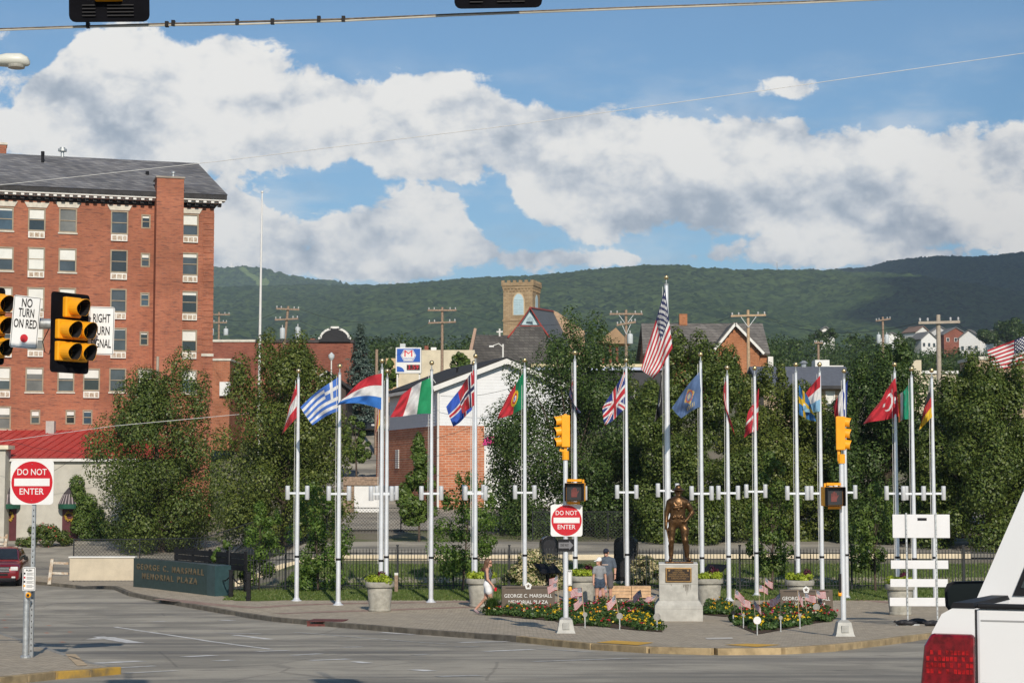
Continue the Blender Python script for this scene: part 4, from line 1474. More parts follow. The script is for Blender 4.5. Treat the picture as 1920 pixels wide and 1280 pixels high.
MB().box(-.14, tw + .14, -.14, tw + .14, ttop, ttop + .45).build('string_course', STW, tower)
mt0 = ttop + .45
MB().box(-.25, tw + .25, -.25, tw + .25, mt0, mt0 + .55).build('parapet', STW, tower)
for i in range(6):
    a = -.25 + i * (tw + .5) / 5.55
    w = (tw + .5) / 11.1 * .9
    MB().box(a, a + w * 1.15, -.25, .15, mt0 + .551, mt0 + .9).build('merlon', STW, tower)
    MB().box(tw - .15, tw + .25, max(a, .16), max(a, .16) + w, mt0 + .551, mt0 + .9).build('merlon', STW, tower)
for i in range(9):
    a = i * tw / 8.6
    MB().box(a, a + .22, -.13, -.002, ttop - .42, ttop - .002).build('corbel', STW, tower)
    MB().box(tw + .002, tw + .13, a, a + .22, ttop - .42, ttop - .002).build('corbel', STW, tower)
def lancet(u0, u1, v0, v1, n=6):
    c = (u0 + u1) / 2; w = (u1 - u0) / 2; vs = v1 - w * 1.5
    pts = [(u0, v0), (u1, v0)]
    for i in range(n + 1):
        t = i / n
        pts.append((c + w * (1 - t ** 1.7), vs + (v1 - vs) * math.sin(t * math.pi / 2)))
    for i in range(n, -1, -1):
        t = i / n
        if i < n:
            pts.append((c - w * (1 - t ** 1.7), vs + (v1 - vs) * math.sin(t * math.pi / 2)))
    return pts
sur = MB().prism(lancet(wl[0] - .18, wl[1] + .18, wl[2] - .1, wl[3] + .25), 'y', -.06, -.004).build('window_surround', mat('light_stone', (.5, .38, .24), .85), tower)
lw = MB().prism(lancet(*wl), 'y', -.09, -.062).build('belfry_window', BLU, tower)
for i in range(9):
    z = wl[2] + .25 + i * .27
    for sx in (0, 1):
        m_ = (wl[0] + wl[1]) / 2
        MB().box(wl[0] + .12 if sx == 0 else m_ + .07, m_ - .07 if sx == 0 else wl[1] - .12, -.15, -.095, z, z + .13).build('louvre_slat', BLU, tower)
MB().prism([(a_, b_) for a_, b_ in lancet(tw * .38, tw * .68, wl[2], wl[3])], 'x', tw + .01, tw + .06).build('side_belfry_window', BLU, tower)
MB().box(-.1, tw + .1, -.1, tw + .1, FT2.uv(960, 602)[1], FT2.uv(960, 599)[1]).build('belt_course', STW, tower)
# roofs of the church body
def W2L(Fr, v):
    return Fr.Ri @ (Vector(v) - Fr.O)
def cpoly(name, pts, t, m, parent=ch, Fr=FT2):
    return MB().slab([W2L(Fr, at(*q_)) for q_ in pts], t).build(name, m, parent)
cpoly('nave_roof', [(890, 631, 282), (1005, 632, 282), (1005, 735, 262), (874, 735, 262)], .3, CSH)
cpoly('transept_roof', [(971, 611, 272), (1015, 611, 272), (1066, 740, 258), (898, 740, 258)], .25, CSH)
cpoly('gable_panel', [(971, 611, 271.8), (1015, 611, 271.8), (994, 577.5, 271.8)], .3, BLU)
cpoly('ridge_roof', [(994, 576.5, 271.5), (1015, 611.5, 271.5), (1066, 680, 271), (1066, 640, 291), (1037, 584, 291)], .25, SLATE)
cpoly('back_roof', [(994, 576.5, 271.5), (1037, 584, 291), (985, 640, 291), (971, 611.5, 271.5)], .25, SLATE)
gv = W2L(FT2, at(994, 600, 271.4))
MB().prism([(gv.x - .55, gv.z - .25), (gv.x + .55, gv.z - .25), (gv.x + .42, gv.z + .25), (gv.x, gv.z + .6), (gv.x - .42, gv.z + .25)], 'y', gv.y - .12, gv.y).build('gable_vent', mat('vent_blue', (.3, .4, .44), .7), ch)
def crod(name, pts, r_, m):
    MB().tube([W2L(FT2, at(*q_)) for q_ in pts], r_, 6).build(name, m, ch)
crod('ridge_trim', [(892, 630.5, 281.9), (952, 631, 281.9)], .16, REDT)
crod('ridge_trim', [(952, 633, 270.5), (971, 611, 271.6), (994, 577, 271.2), (1015, 611, 271.6), (1030, 632, 270.5)], .14, REDT)
crod('ridge_trim', [(994, 577, 271.3), (1037, 584, 291)], .18, REDT)
crod('ridge_trim', [(971, 611, 271.6), (1015, 611, 271.6)], .12, REDT)
cpoly('end_parapet', [(888, 624, 280), (893, 625, 280), (883, 674, 268), (877, 674, 268)], .8, mat('pink_stone', (.45, .30, .21), .85))
cpoly('end_gable', [(1037, 583, 292), (1046, 587, 292), (1096, 622, 292), (1096, 745, 292), (1037, 745, 292)], 1.2, mat('tan_gable_stone', (.42, .29, .19), .85, var=.2))
pp = W2L(FT2, at(936, 600, 281))
cr_ = W2L(FT2, at(937, 622, 281.5))
MB().box(cr_.x - .12, cr_.x + .12, cr_.y - .1, cr_.y + .1, cr_.z - .9, cr_.z + .5).box(cr_.x - .5, cr_.x + .5, cr_.y - .08, cr_.y + .08, cr_.z - .1, cr_.z + .12).build('roof_cross', TRIM, ch)
body = W2L(FT2, at(985, 735, 275))
MB().box(-7, 9, -16, 4, -8, body.z - .4).build('body_wall', STW, ch)

# ---- brick house with timbered front gable
p = at(1320, 690, 230)
FG = Frame((p.x, p.y, g(p.x, p.y)), 0)
gh = thing('gabled_brick_house', 'orange brick house with grey shingle roof and bargeboarded front gable', 'house', FG.O)
ob = brickmat('house_brick', (0.38, 0.14, 0.06), (0.46, 0.18, 0.08), (0.42, 0.28, 0.18), 0.4, 0.14)
GSH = brickmat('weathered_shingles', (0.15, 0.14, 0.13), (0.21, 0.195, 0.18), (0.1, 0.09, 0.085), 0.8, 0.4, 0.04)
gl, gr = FG.uv(1212, 660)[0], FG.uv(1438, 660)[0]
el = FG.uv(1300, 657)[1]
rg = FG.uv(1320, 606, 6)[1]
MB().box(gl, gr, 0, 12, -3, el).build('wall', ob, gh)
MB().slab([(gl - .5, -.7, el - .4), (gr + .3, -.7, el - .4), (gr + .3, 6, rg), (gl - .2, 6, rg)], .25).build('roof', GSH, gh)
MB().slab([(gl - .5, 12.7, el - .4), (gl - .2, 6, rg), (gr + .3, 6, rg), (gr + .3, 12.7, el - .4)], .25).build('roof', GSH, gh)
MB().prism([(0, el), (12, el), (6, rg - .3)], 'x', gl + .05, gl + .3).build('gable_wall', ob, gh)
MB().prism([(0, el), (12, el), (6, rg - .3)], 'x', gr - .3, gr - .05).build('gable_wall', ob, gh)
ga, gz = FG.uv(1378, 606, -2.5)
g0, g1 = FG.uv(1340, 655, -2.5), FG.uv(1424, 658, -2.5)
MB().prism([(g0[0], -3), (g1[0], -3), (g1[0], g0[1]), (ga, gz - .35), (g0[0], g0[1])], 'y', -2.4, .5).build('front_gable', ob, gh)
for (e0, s_) in ((g0, -1), (g1, 1)):
    ex = e0[0] + s_ * .5
    ezz = g0[1] - .45
    MB().slab([(ex, -3.0, ezz), (ga, -3.0, gz), (ga, 6, gz), (ex, 6, ezz)], .2 * s_).build('gable_roof', GSH, gh)
    MB().bar((ex, -3.05, ezz - .12), (ga, -3.05, gz - .12), .12, .3).build('bargeboard', TRIM, gh)
    for i in range(6):
        t_ = (i + .5) / 6
        qx = ex + (ga - ex) * t_
        qz = ezz + (gz - ezz) * t_
        MB().box(qx - .09, qx + .09, -3.0, -2.42, qz - .5, qz - .3).build('bracket', DARKT, gh)
c0 = FG.rect(1273, 589, 1288, 606, 6)
MB().box(c0[0], c0[1], 5.5, 6.5, rg - 1, c0[3]).build('chimney', ob, gh)
MB().box(gr + .05, gr + .7, -.6, 2.5, -3, el - .8).build('side_porch', TRIM, gh)

# ---- fuel station canopy, slate roofed building
p = at(1140, 780, 150)
FS = Frame((p.x, p.y, g(p.x, p.y)), 0)
fs = thing('station_building', 'low charcoal building with cream and pale blue fascia behind the trees', 'building', FS.O)
q = FS.rect(1000, 694, 1262, 790)
MB().box(q[0], q[1], 0, 10, -2, q[3]).build('wall', mat('charcoal_wall', (.05, .05, .055), .8), fs)
f_ = FS.rect(1000, 683, 1264, 688)
MB().box(q[0] - .2, q[1] + .2, -.35, 10.2, q[3] + .26, q[3] + .5).build('cream_fascia', mat('cream_fascia', (.68, .58, .36), .6), fs)
MB().box(q[0] - .15, q[1] + .15, -.3, 10.1, q[3], q[3] + .255).build('blue_fascia', mat('blue_fascia', (.5, .56, .72), .6), fs)
for px_ in (1188, 1212):
    r_ = FS.rect(px_, 728, px_ + 3, 765)
    MB().box(r_[0], r_[1], -.1, -.005, r_[2], r_[3]).build('white_post', TRIM, fs)
kiosk = thing('brick_kiosk', 'small red brick structure with tan roof beside a utility pole', 'building', at(1150, 700, 160))
kz = at(1150, 690, 160).z - at(1150, 700, 160).z
MB().box(-1.4, 1.0, 0, 3, -8, .9).build('wall', TBR, kiosk)
for i in range(3):
    MB().box(-1.0 + i * .6, -.78 + i * .6, -.4, -.05, -3, 2.6).build('column', TBR, kiosk)
MB().prism([(-1.6, 2.6), (1.5, 2.6), (.2, 4.0)], 'y', -.7, 3).build('roof', mat('tan_roof', (.3, .2, .12), .9), kiosk)

p = at(1440, 850, 132)
FL = Frame((p.x, p.y, g(p.x, p.y)), 0)
sb = thing('slate_roof_building', 'tan brick building with blue grey slate roof behind the street trees', 'building', FL.O)
q = FL.rect(1432, 724, 1604, 900)
TAN = brickmat('tan_brick', (0.42, 0.31, 0.21), (0.5, 0.38, 0.26), (.4, .32, .24), 0.4, 0.14)
wv_ = [FL.rect(1548, 733, 1566, 768), FL.rect(1460, 735, 1478, 768), FL.rect(1504, 735, 1521, 768)]
mb = MB()
holed(mb, q[0], q[1], -1, q[3], wv_)
mb.add([(q[0], 0, -1), (q[1], 0, -1), (q[1], 0, q[3]), (q[0], 0, q[3]), (q[0], 10, -1), (q[1], 10, -1), (q[1], 10, q[3]), (q[0], 10, q[3])], [(1, 5, 6, 2), (5, 4, 7, 6), (4, 0, 3, 7)])
mb.build('wall', TAN, sb)
for r_ in wv_:
    window(sb, *r_, blind=.7, fm=TRIM)
rzz = FL.uv(1500, 687, 5)[1]
MB().slab([(q[0] - .4, -.6, q[3]), (q[1] + .3, -.6, q[3]), (q[1] + .3, 5, rzz), (q[0] - .4, 5, rzz)], .2).build('roof', mat('blue_slate', (.115, .125, .15), .8, var=.12, vs=3), sb)
MB().slab([(q[0] - .4, 10.6, q[3]), (q[0] - .4, 5, rzz), (q[1] + .3, 5, rzz), (q[1] + .3, 10.6, q[3])], .2).build('roof', MATS['blue_slate'], sb)
MB().box(q[0] - .4, q[1] + .3, -.7, -.55, q[3] - .22, q[3] + .02).build('gutter', DARKT, sb)
ww = FL.rect(1530, 672, 1556, 692, 30)
MB().lathe([(.2, -.5), (.2, .2), (.35, .25), (.1, .45)], 8, (FL.uv(1507, 686, 5)[0], 5, rzz)).build('roof_ventilator', GALV, sb)
whs = thing('white_shed', 'small white flat shed beyond the slate roof', 'shed', at(1543, 690, 165))
MB().box(-.7, .6, 0, 2, -10, .75).build('wall', WHITE, whs)
MB().box(.62, 1.9, .1, 2, -10, .25).build('wing', TRIM, whs)

# ---- small dark gabled shed house with white window
p = at(612, 730, 140)
sh_ = thing('brown_shed', 'small dark brown gabled outbuilding with white framed window', 'shed', (p.x, p.y, g(p.x, p.y)))
zz = p.z - g(p.x, p.y)
gw = FrameS = None
def shz(py):
    return at(612, py, 140).z - g(p.x, p.y)
MB().prism([(-.8, 0), (1.5, 0), (1.5, shz(718)), (.1, shz(698)), (-.8, shz(708))], 'y', 0, 6).build('wall', mat('brown_siding', (.06, .045, .038), .8), sh_)
MB().slab([(.1, -.4, shz(695)), (2.0, -.4, shz(730)), (2.0, 6, shz(730)), (.1, 6, shz(695))], .12).build('roof', ROOFB, sh_)
MB().slab([(.1, -.4, shz(695)), (.1, 6, shz(695)), (-.95, 6, shz(710)), (-.95, -.4, shz(710))], .12).build('roof', ROOFB, sh_)
MB().bar((.1, -.45, shz(696)), (-.95, -.45, shz(711)), .08, .12).build('rake_board', TRIM, sh_)
window(sh_, -.55, .05, shz(715), shz(705), 0, 0, fm=TRIM, sill=False, fw=.08)

# ---- white and brick houses on the wooded slope
def far_house(px_, py_, Y, w, d, h, rh, wallm, roofm, label, rot=0, nwin=3, porch=False):
    b = at(px_, py_, Y)
    w, d, h, rh = w * .78, d * .78, h * .82, rh * .8
    r_ = thing('hillside_house', label, 'house', b, R(rot), 'houses on the wooded slope')
    MB().box(-w / 2, w / 2, 0, d, -6, h).build('wall', wallm, r_)
    MB().prism([(-w / 2, h + .01), (w / 2, h + .01), (0, h + rh)], 'y', .05, d - .05).build('gable_wall', wallm, r_)
    for s_ in (-1, 1):
        MB().slab([(s_ * (w / 2 + .5), -.5, h - .35), (0, -.5, h + rh + .1), (0, d + .5, h + rh + .1), (s_ * (w / 2 + .5), d + .5, h - .35)], .3 * s_).build('roof', roofm, r_)
    for i in range(nwin):
        x = -w / 2 + (i + .5) * w / nwin
        for zz in ((.9,) if h < 5 else (.9, 3.6)):
            wo = MB().box(x - .6, x + .6, -.08, -.01, zz, zz + 1.5).build('window', TRIM, r_)
            MB().box(x - .45, x + .45, -.12, -.085, zz + .12, zz + 1.38).build('pane', GLASS, wo)
    if porch:
        MB().box(w / 2 + .01, w / 2 + 3.5, .5, d * .8, -4, h * .75).build('porch', wallm, r_)
    return r_
GRF = mat('grey_far_roof', (.16, .16, .16), .85)
far_house(1742, 655, 640, 8, 9, 4.5, 3.0, WHITE, GRF, 'white house with tall front gable on the wooded slope left of the utility pole', 20)
far_house(1818, 661, 620, 9, 10, 6, 3.5, WHITE, GRF, 'white two storey house with grey roof and side porch on the wooded slope', -25, porch=True)
far_house(1792, 645, 680, 12, 9, 4.5, 3.0, TBR, GRF, 'red brick house behind the white houses on the slope', 10)
far_house(1762, 642, 690, 10, 9, 4.5, 3.0, mat('pale_grey_siding', (.5, .5, .5), .8), GRF, 'pale grey house beside the red brick one on the slope', 0)
far_house(1730, 640, 700, 9, 9, 4.5, 2.6, TRIM, mat('brown_far_roof', (.2, .13, .1), .9), 'off white house with brown roof farthest up the slope', 30)
far_house(1860, 655, 660, 8, 9, 5, 3.5, mat('tan_siding', (.48, .42, .34), .8), GRF, 'tan house with steep gable below the waving striped flag', -15)
far_house(1548, 640, 560, 7, 8, 3.2, 2.2, TRIM, GRF, 'small white cottage among trees left of the transformer pole', 0, 2)
far_house(1672, 648, 600, 10, 8, 3.0, 2.2, WHITE, GRF, 'low white cottage right of the transformer pole', 0, 2)
rb = thing('tan_block', 'tan block building behind the trees below the waving striped flag', 'building', at(1862, 720, 170))
MB().box(-1.6, 3.4, 0, 6, -9, 2.3).build('wall', mat('tan_block_wall', (.4, .3, .2), .9), rb)
MB().box(-1.8, 3.6, -.1, 6.1, 2.3, 2.6).build('coping', STONE, rb)
cb2 = thing('cream_parapet_building', 'cream building with stepped parapet between two street trees', 'building', at(1745, 715, 185))
MB().box(-2.4, 2.6, 0, 6, -9, .8).build('wall', MATS['cream_wall'], cb2)
MB().box(-2.6, 2.8, -.2, 6, .8, 1.1).build('coping', TRIM, cb2)
tf = thing('tall_facade', 'tall tan facade end showing between a tree and the concrete utility pole', 'building', at(1722, 700, 175))
MB().prism([(-1.6, -9), (.3, -9), (.3, 1.3), (-.2, 1.3), (-1.6, .2)], 'y', 0, 5).build('wall', MATS['cream_wall'], tf)

# ================================================================ FLAGPOLES AND FLAGS
CLOTH = attrmat('flag_cloth')
def C(r, g_, b):
    return (r, g_, b)
RED, WHT, BLUE, NAVY, GRN, YLW, BLK = C(.52, .025, .04), C(.74, .74, .73), C(.03, .13, .48), C(.018, .025, .09), C(.01, .30, .13), C(.75, .48, .02), C(.012, .012, .014)
def star(u, v, cu, cv, r, asp):
    x, y = (u - cu) * asp, v - cv
    d = math.hypot(x, y)
    if d > r:
        return False
    a = (math.atan2(x, -y)) % (2 * math.pi / 5)
    a = abs(a - math.pi / 5)
    return d * math.cos(a - math.pi / 5) / 1.0 < r * .42 or d < r * .40
def f_tri_h(a, b, c):
    return lambda u, v: a if v < 1 / 3 else (b if v < 2 / 3 else c)
def f_tri_v(a, b, c):
    return lambda u, v: a if u < 1 / 3 else (b if u < 2 / 3 else c)
def f_greece(u, v):
    if v < 5 / 9 and u < .37:
        return WHT if (abs(u - .185) < .037 or abs(v - 5 / 18) < .056) else C(.06, .17, .55)
    return C(.06, .17, .55) if int(v * 9) % 2 == 0 else WHT
def f_nordic(bg, o, i):
    def f(u, v):
        du, dv = abs(u - .36), abs(v - .5) * .72
        if min(du, dv) < .045:
            return i
        if min(du, dv) < .09:
            return o
        return bg
    return f
def f_portugal(u, v):
    r = math.hypot((u - .4) * 1.5, v - .5)
    if r < .10:
        return WHT if r > .05 else BLUE
    if r < .16:
        return RED
    if r < .24:
        return YLW
    return C(.0, .20, .08) if u < .4 else RED
def f_uk(u, v):
    x, y = u - .5, v - .5
    if abs(x) < .055 or abs(y) < .09:
        return RED
    if abs(x) < .09 or abs(y) < .155:
        return WHT
    d1 = abs(x - y) / 1.2; d2 = abs(x + y) / 1.2
    d = min(d1, d2)
    if d < .028:
        return RED
    if d < .085:
        return WHT
    return C(.02, .04, .22)
def f_nz(u, v):
    if u < .5 and v < .5:
        return f_uk(u * 2, v * 2)
    for cu, cv in ((.75, .25), (.65, .45), (.86, .42), (.75, .78)):
        if math.hypot((u - cu) * 1.5, v - cv) < .05:
            return RED
    return C(.015, .025, .10)
def f_us(u, v):
    if u < .4 and v < 7 / 13:
        a, b = u / .4 * 11, v / (7 / 13) * 9
        ia, ib = round(a), round(b)
        if (ia + ib) % 2 == 0 and 0 < ia < 11 and 0 < ib < 9 and math.hypot(a - ia, (b - ib)) < .44:
            return WHT
        return NAVY
    return C(.50, .03, .045) if int(v * 13) % 2 == 0 else WHT
def f_pow(u, v):
    r = math.hypot((u - .5) * 1.5, v - .5)
    if .26 < r < .3:
        return WHT
    return BLK
def f_vfw(u, v):
    x, y = (u - .46) * 1.45, v - .45
    r = math.hypot(x, y); a = math.atan2(y, x)
    if r < .09:
        return C(.35, .33, .25)
    if r < .15:
        return C(.12, .16, .28)
    if r < .21 + .07 * max(0, math.cos(4 * a)) * 1:
        return C(.42, .10, .06) if r < .2 else C(.5, .38, .12)
    if .74 < v < .88 and (.3 < u < .62) and int(u * 26) % 2:
        return C(.5, .42, .22)
    return C(.085, .15, .30)
def f_canada(u, v):
    if .28 < u < .72:
        return RED if math.hypot((u - .5) * 1.8, v - .5) < .27 else WHT
    return RED
def f_turkey(u, v):
    x, y = u * 1.5, v
    if math.hypot(x - .5, y - .5) < .25 and math.hypot(x - .56, y - .5) > .2:
        return WHT
    if star(u, v, .5, .5, .14, 1.5):
        return WHT
    return C(.50, .02, .035)

def flag_obj(name, label, pts, Y, fn, waves=1.6, amp=0.18, sag=0.0, seed=1, N=(54, 36), bulge=0.0, group=None, local=None, curl=0.0):
    H0, H1, F0, F1 = pts
    base = at(H0[0], H0[1], Y)
    nu, nv = N
    r = random.Random(seed)
    ph = r.uniform(0, 6)
    V, cols = [], []
    for j in range(nv + 1):
        v = j / nv
        for i in range(nu + 1):
            u = i / nu
            a = [H0[k] * (1 - v) + H1[k] * v for k in (0, 1)]
            b = [F0[k] * (1 - v) + F1[k] * v for k in (0, 1)]
            p_ = [a[k] * (1 - u) + b[k] * u for k in (0, 1)]
            p_[1] += sag * math.sin(math.pi * u) + 2.2 * math.sin(5 * u + ph + 3 * v) * u
            p_[0] += bulge * math.sin(math.pi * v) * math.sin(math.pi * u * .9) + 1.6 * math.sin(6 * u + ph * 2 - 2 * v) * u
            dd = amp * u ** .7 * math.sin(2 * math.pi * (waves * u + .35 * v) + ph) + curl * u * (v - .5) + (.07 * math.sin(9 * u + 7 * v + ph) + .035 * math.sin(17 * u - 11 * v + ph * 3)) * min(1, u * 2.5)
            V.append(at(p_[0], p_[1], Y + dd) - base)
    faces, fc = [], []
    for j in range(nv):
        for i in range(nu):
            k = j * (nu + 1) + i
            faces.append((k, k + 1, k + nu + 2, k + nu + 1))
            fc.append(fn((i + .5) / nu, (j + .5) / nv))
    me = bpy.data.meshes.new(name)
    me.from_pydata([tuple(q) for q in V], [], faces)
    me.materials.append(CLOTH)
    ca = me.color_attributes.new('print', 'FLOAT_COLOR', 'CORNER')
    arr = np.ones((len(faces) * 4, 4), np.float32)
    arr[:, :3] = np.repeat(np.array(fc, np.float32), 4, axis=0)
    ca.data.foreach_set('color', arr.ravel())
    me.polygons.foreach_set('use_smooth', [True] * len(faces))
    o = bpy.data.objects.new(name, me)
    o.location = base
    link(o)
    tag(o, label, 'flag', group)
    return o

def flagpole(px0, py_base, px_top, py_ball, desc, r0=.078, light=True, Y=None, ring=True, lampz=3.66, gold=True):
    b = gnd(px0, py_base, .13) if Y is None else at(px0, py_base, Y)
    if Y is not None:
        b.z = g(b.x, b.y) + .13
    tz = at(px_top, py_ball, b.y).z - b.z
    root = thing('flagpole', desc, 'flagpole', b, 0, 'flagpoles of the memorial plaza')
    h = tz - .28
    MB().tube([(0, 0, 0), (0, 0, h * .35), (0, 0, h * .7), (0, 0, h)], [r0, r0 * .94, r0 * .78, r0 * .6], 14).build('shaft', ALU, root, smooth=50)
    MB().lathe([(r0 * 2.3, 0), (r0 * 2.3, .02), (r0 * 1.5, .05), (r0 * 1.1, .11), (r0 * 1.02, .12)], 16).build('base_collar', ALU, root, smooth=40)
    MB().lathe([(r0 * .7, h), (r0 * .75, h + .05), (.02, h + .07), (.018, h + .19)], 12).build('truck', GALV, root)
    MB().sphere((0, 0, tz), .085, 14).build('finial_ball', GOLD, root, smooth=80)
    MB().tube([(-r0 - .02, -.02, h - .05), (-r0 - .035, -.02, h * .5), (-r0 - .02, -.02, 1.4)], .008, 5).build('halyard', mat('halyard_rope', (.6, .6, .58), .8), root)
    if ring:
        MB().lathe([(r0 + .008, 1.47), (r0 + .008, 1.54)], 14).build('band', BLACK, root)
    if light:
        lz = lampz
        MB().bar((-.34, 0, lz), (.34, 0, lz), .06, .07).build('lamp_bracket', ALU, root)
        for s_ in (-1, 1):
            lo_ = MB().lathe([(.07, -.24), (.078, -.23), (.078, .22), (.065, .235)], 14, (s_ * .335, 0, lz + .02)).build('floodlight', ALU, root, smooth=40)
            MB().lathe([(.06, .236), (.06, .24)], 12, (s_ * .335, 0, lz + .02)).build('lens', GLASS, lo_)
    return root, b
FP = [  # px base, py base, px top, py ball, flags
    (556, 1126, 560, 695, 'silver flagpole flying the narrow drooping red white red flag', [('flag', 'red white red striped flag hanging limp from its pole', ((557, 717), (556, 783), (541, 762), (527, 815)), f_tri_h(RED, WHT, RED), dict(amp=.3, waves=1.1))]),
    (634, 1134, 637, 686, 'silver flagpole flying the blue and white striped flag with a cross', [('flag', 'blue and white striped flag with white cross streaming left', ((634, 707), (633, 771), (562, 763), (585, 797)), f_greece, dict(amp=.16, waves=1.3, sag=-3))]),
    (714, 1138, 718, 676, 'silver flagpole flying the wide red white blue striped flag', [('flag', 'wide red white blue horizontally striped flag streaming out', ((716, 700), (715, 768), (646, 742), (633, 762)), f_tri_h(RED, WHT, C(.03, .17, .55)), dict(amp=.14, waves=1.0, sag=-9))]),
    (724, 1127, 729, 695, 'silver flagpole close behind the red white blue striped flag', [('flag', 'black yellow red flag mostly hidden behind the wide striped one', ((724, 712), (722, 778), (709, 768), (700, 822)), f_tri_v(BLK, YLW, RED), dict(amp=.2, waves=1.0))]),
    (808, 1129, 812, 680, 'silver flagpole flying the green white red vertical tricolour', [('flag', 'green white red vertical tricolour with its red end folded', ((810, 706), (808, 775), (752, 740), (730, 783)), f_tri_v(C(.01, .28, .11), WHT, RED), dict(amp=.2, waves=1.2, sag=-2))]),
    (891, 1131, 897, 667, 'silver flagpole flying the red flag with blue and white cross', [('flag', 'red flag with white edged navy cross hanging against its pole', ((893, 686), (892, 758), (858, 735), (866, 775)), f_nordic(C(.45, .02, .035), WHT, NAVY), dict(amp=.25, waves=1.3))]),
    (888, 1120, 889, 680, 'silver flagpole standing tight beside the one with the red crossed flag', [('flag', 'bright blue flag with red and white cross drooping low', ((886, 700), (885, 768), (838, 760), (850, 802)), f_nordic(C(.03, .10, .48), WHT, RED), dict(amp=.22, waves=1.2))]),
    (984, 1123, 985, 675, 'silver flagpole flying the green and red flag with gold emblem', [('flag', 'green and red flag with round gold emblem drooping left', ((982, 697), (980, 766), (946, 752), (934, 788)), f_portugal, dict(amp=.2, waves=1.0))]),
    (1079, 1129, 1077, 661, 'silver flagpole flying the dark blue flag beside the yellow signal', [('flag', 'dark navy ensign flag wrapped limp around its pole', ((1074, 698), (1073, 772), (1068, 740), (1090, 775)), f_nz, dict(amp=.35, waves=1.4, bulge=-4))]),
    (1176, 1121, 1178, 675, 'silver flagpole flying the flag with red and white crosses on blue', [('flag', 'red white and blue crossed flag drooping from its pole', ((1172, 696), (1172, 766), (1131, 762), (1134, 800)), f_uk, dict(amp=.22, waves=1.1))]),
    (1317, 1130, 1319, 664, 'silver flagpole flying the slate blue flag with round emblem', [('flag', 'slate blue flag with round red and gold emblem', ((1316, 691), (1314, 762), (1259, 764), (1276, 784)), f_vfw, dict(amp=.16, waves=1.0, sag=-2))]),
    (1367, 1126, 1365, 689, 'silver flagpole with a narrow red and white flag twisted around it', [('flag', 'narrow red and white flag twisted tight round its pole', ((1363, 696), (1362, 768), (1355, 745), (1381, 818)), lambda u, v: WHT if (.36 < u < .46 and v > .3) else C(.5, .02, .04), dict(amp=.3, waves=1.0, bulge=-6))]),
    (1419, 1117, 1419, 690, 'silver flagpole flying the red flag with white cross', [('flag', 'red flag with plain white cross hanging limp', ((1423, 727), (1421, 806), (1404, 775), (1395, 818)), f_nordic(C(.55, .02, .04), C(.55, .02, .04), WHT), dict(amp=.25, waves=.8))]),
    (1497, 1128, 1495, 683, 'silver flagpole flying the blue flag with yellow cross', [('flag', 'blue flag with yellow cross blown to the other side of its pole', ((1498, 721), (1498, 777), (1521, 755), (1529, 791)), f_nordic(C(.03, .16, .40), YLW, YLW), dict(amp=.3, waves=1.1))]),
    (1542, 1127, 1541, 683, 'silver flagpole flying the red white pale blue striped flag', [('flag', 'red white and pale blue horizontally striped flag', ((1538, 703), (1538, 771), (1511, 736), (1506, 774)), f_tri_h(RED, WHT, C(.25, .48, .68)), dict(amp=.22, waves=1.0))]),
    (1588, 1122, 1587, 695, 'silver flagpole flying the blue white red vertical tricolour', [('flag', 'blue white red vertical tricolour drooping onto the yellow signal', ((1590, 711), (1587, 778), (1561, 762), (1570, 822)), f_tri_v(C(.02, .05, .26), WHT, RED), dict(amp=.3, waves=1.0))]),
    (1684, 1128, 1681, 683, 'silver flagpole flying the plain red flag with star and crescent', [('flag', 'red flag with white star and crescent blown left', ((1679, 707), (1686, 780), (1648, 752), (1619, 796)), f_turkey, dict(amp=.2, waves=1.1))]),
    (1716, 1133, 1714, 691, 'silver flagpole flying the green white orange tricolour', [('flag', 'green white orange tricolour behind the star and crescent flag', ((1710, 711), (1710, 784), (1686, 742), (1684, 790)), lambda u, v: C(.0, .30, .16) if u < .72 else (WHT if u < .88 else C(.7, .2, .03)), dict(amp=.4, waves=1.3))]),
    (1754, 1129, 1751, 694, 'silver flagpole flying the black red gold striped flag', [('flag', 'black red and gold horizontally striped flag hanging limp', ((1747, 718), (1748, 781), (1730, 768), (1723, 806)), f_tri_h(BLK, C(.45, .03, .03), YLW), dict(amp=.3, waves=1.0))]),
]
for k, (bx, by, tx, ty, desc, fl) in enumerate(FP):
    root, b = flagpole(bx, by, tx, ty, desc)
    for (nm, lb, pts, fn, kw) in fl:
        flag_obj(nm, lb, pts, b.y - (.0 if k % 2 else .05), fn, seed=k + 3, **kw)
usp, ub = flagpole(1253, 1122, 1253, 520, 'tallest silver flagpole rising behind the bronze soldier flying the stars and stripes', r0=.115, ring=False, lampz=3.72)
flag_obj('flag', 'large stars and stripes flag drooping from the tallest flagpole', ((1247, 540), (1261, 652), (1203, 690), (1226, 712)), ub.y - .2, f_us, amp=.22, waves=1.2, seed=50, N=(80, 52))
flag_obj('flag', 'black flag hanging straight down under the large stars and stripes', ((1245, 655), (1244, 775), (1239, 700), (1226, 790)), ub.y + .1, f_pow, amp=.3, waves=1.0, seed=51)
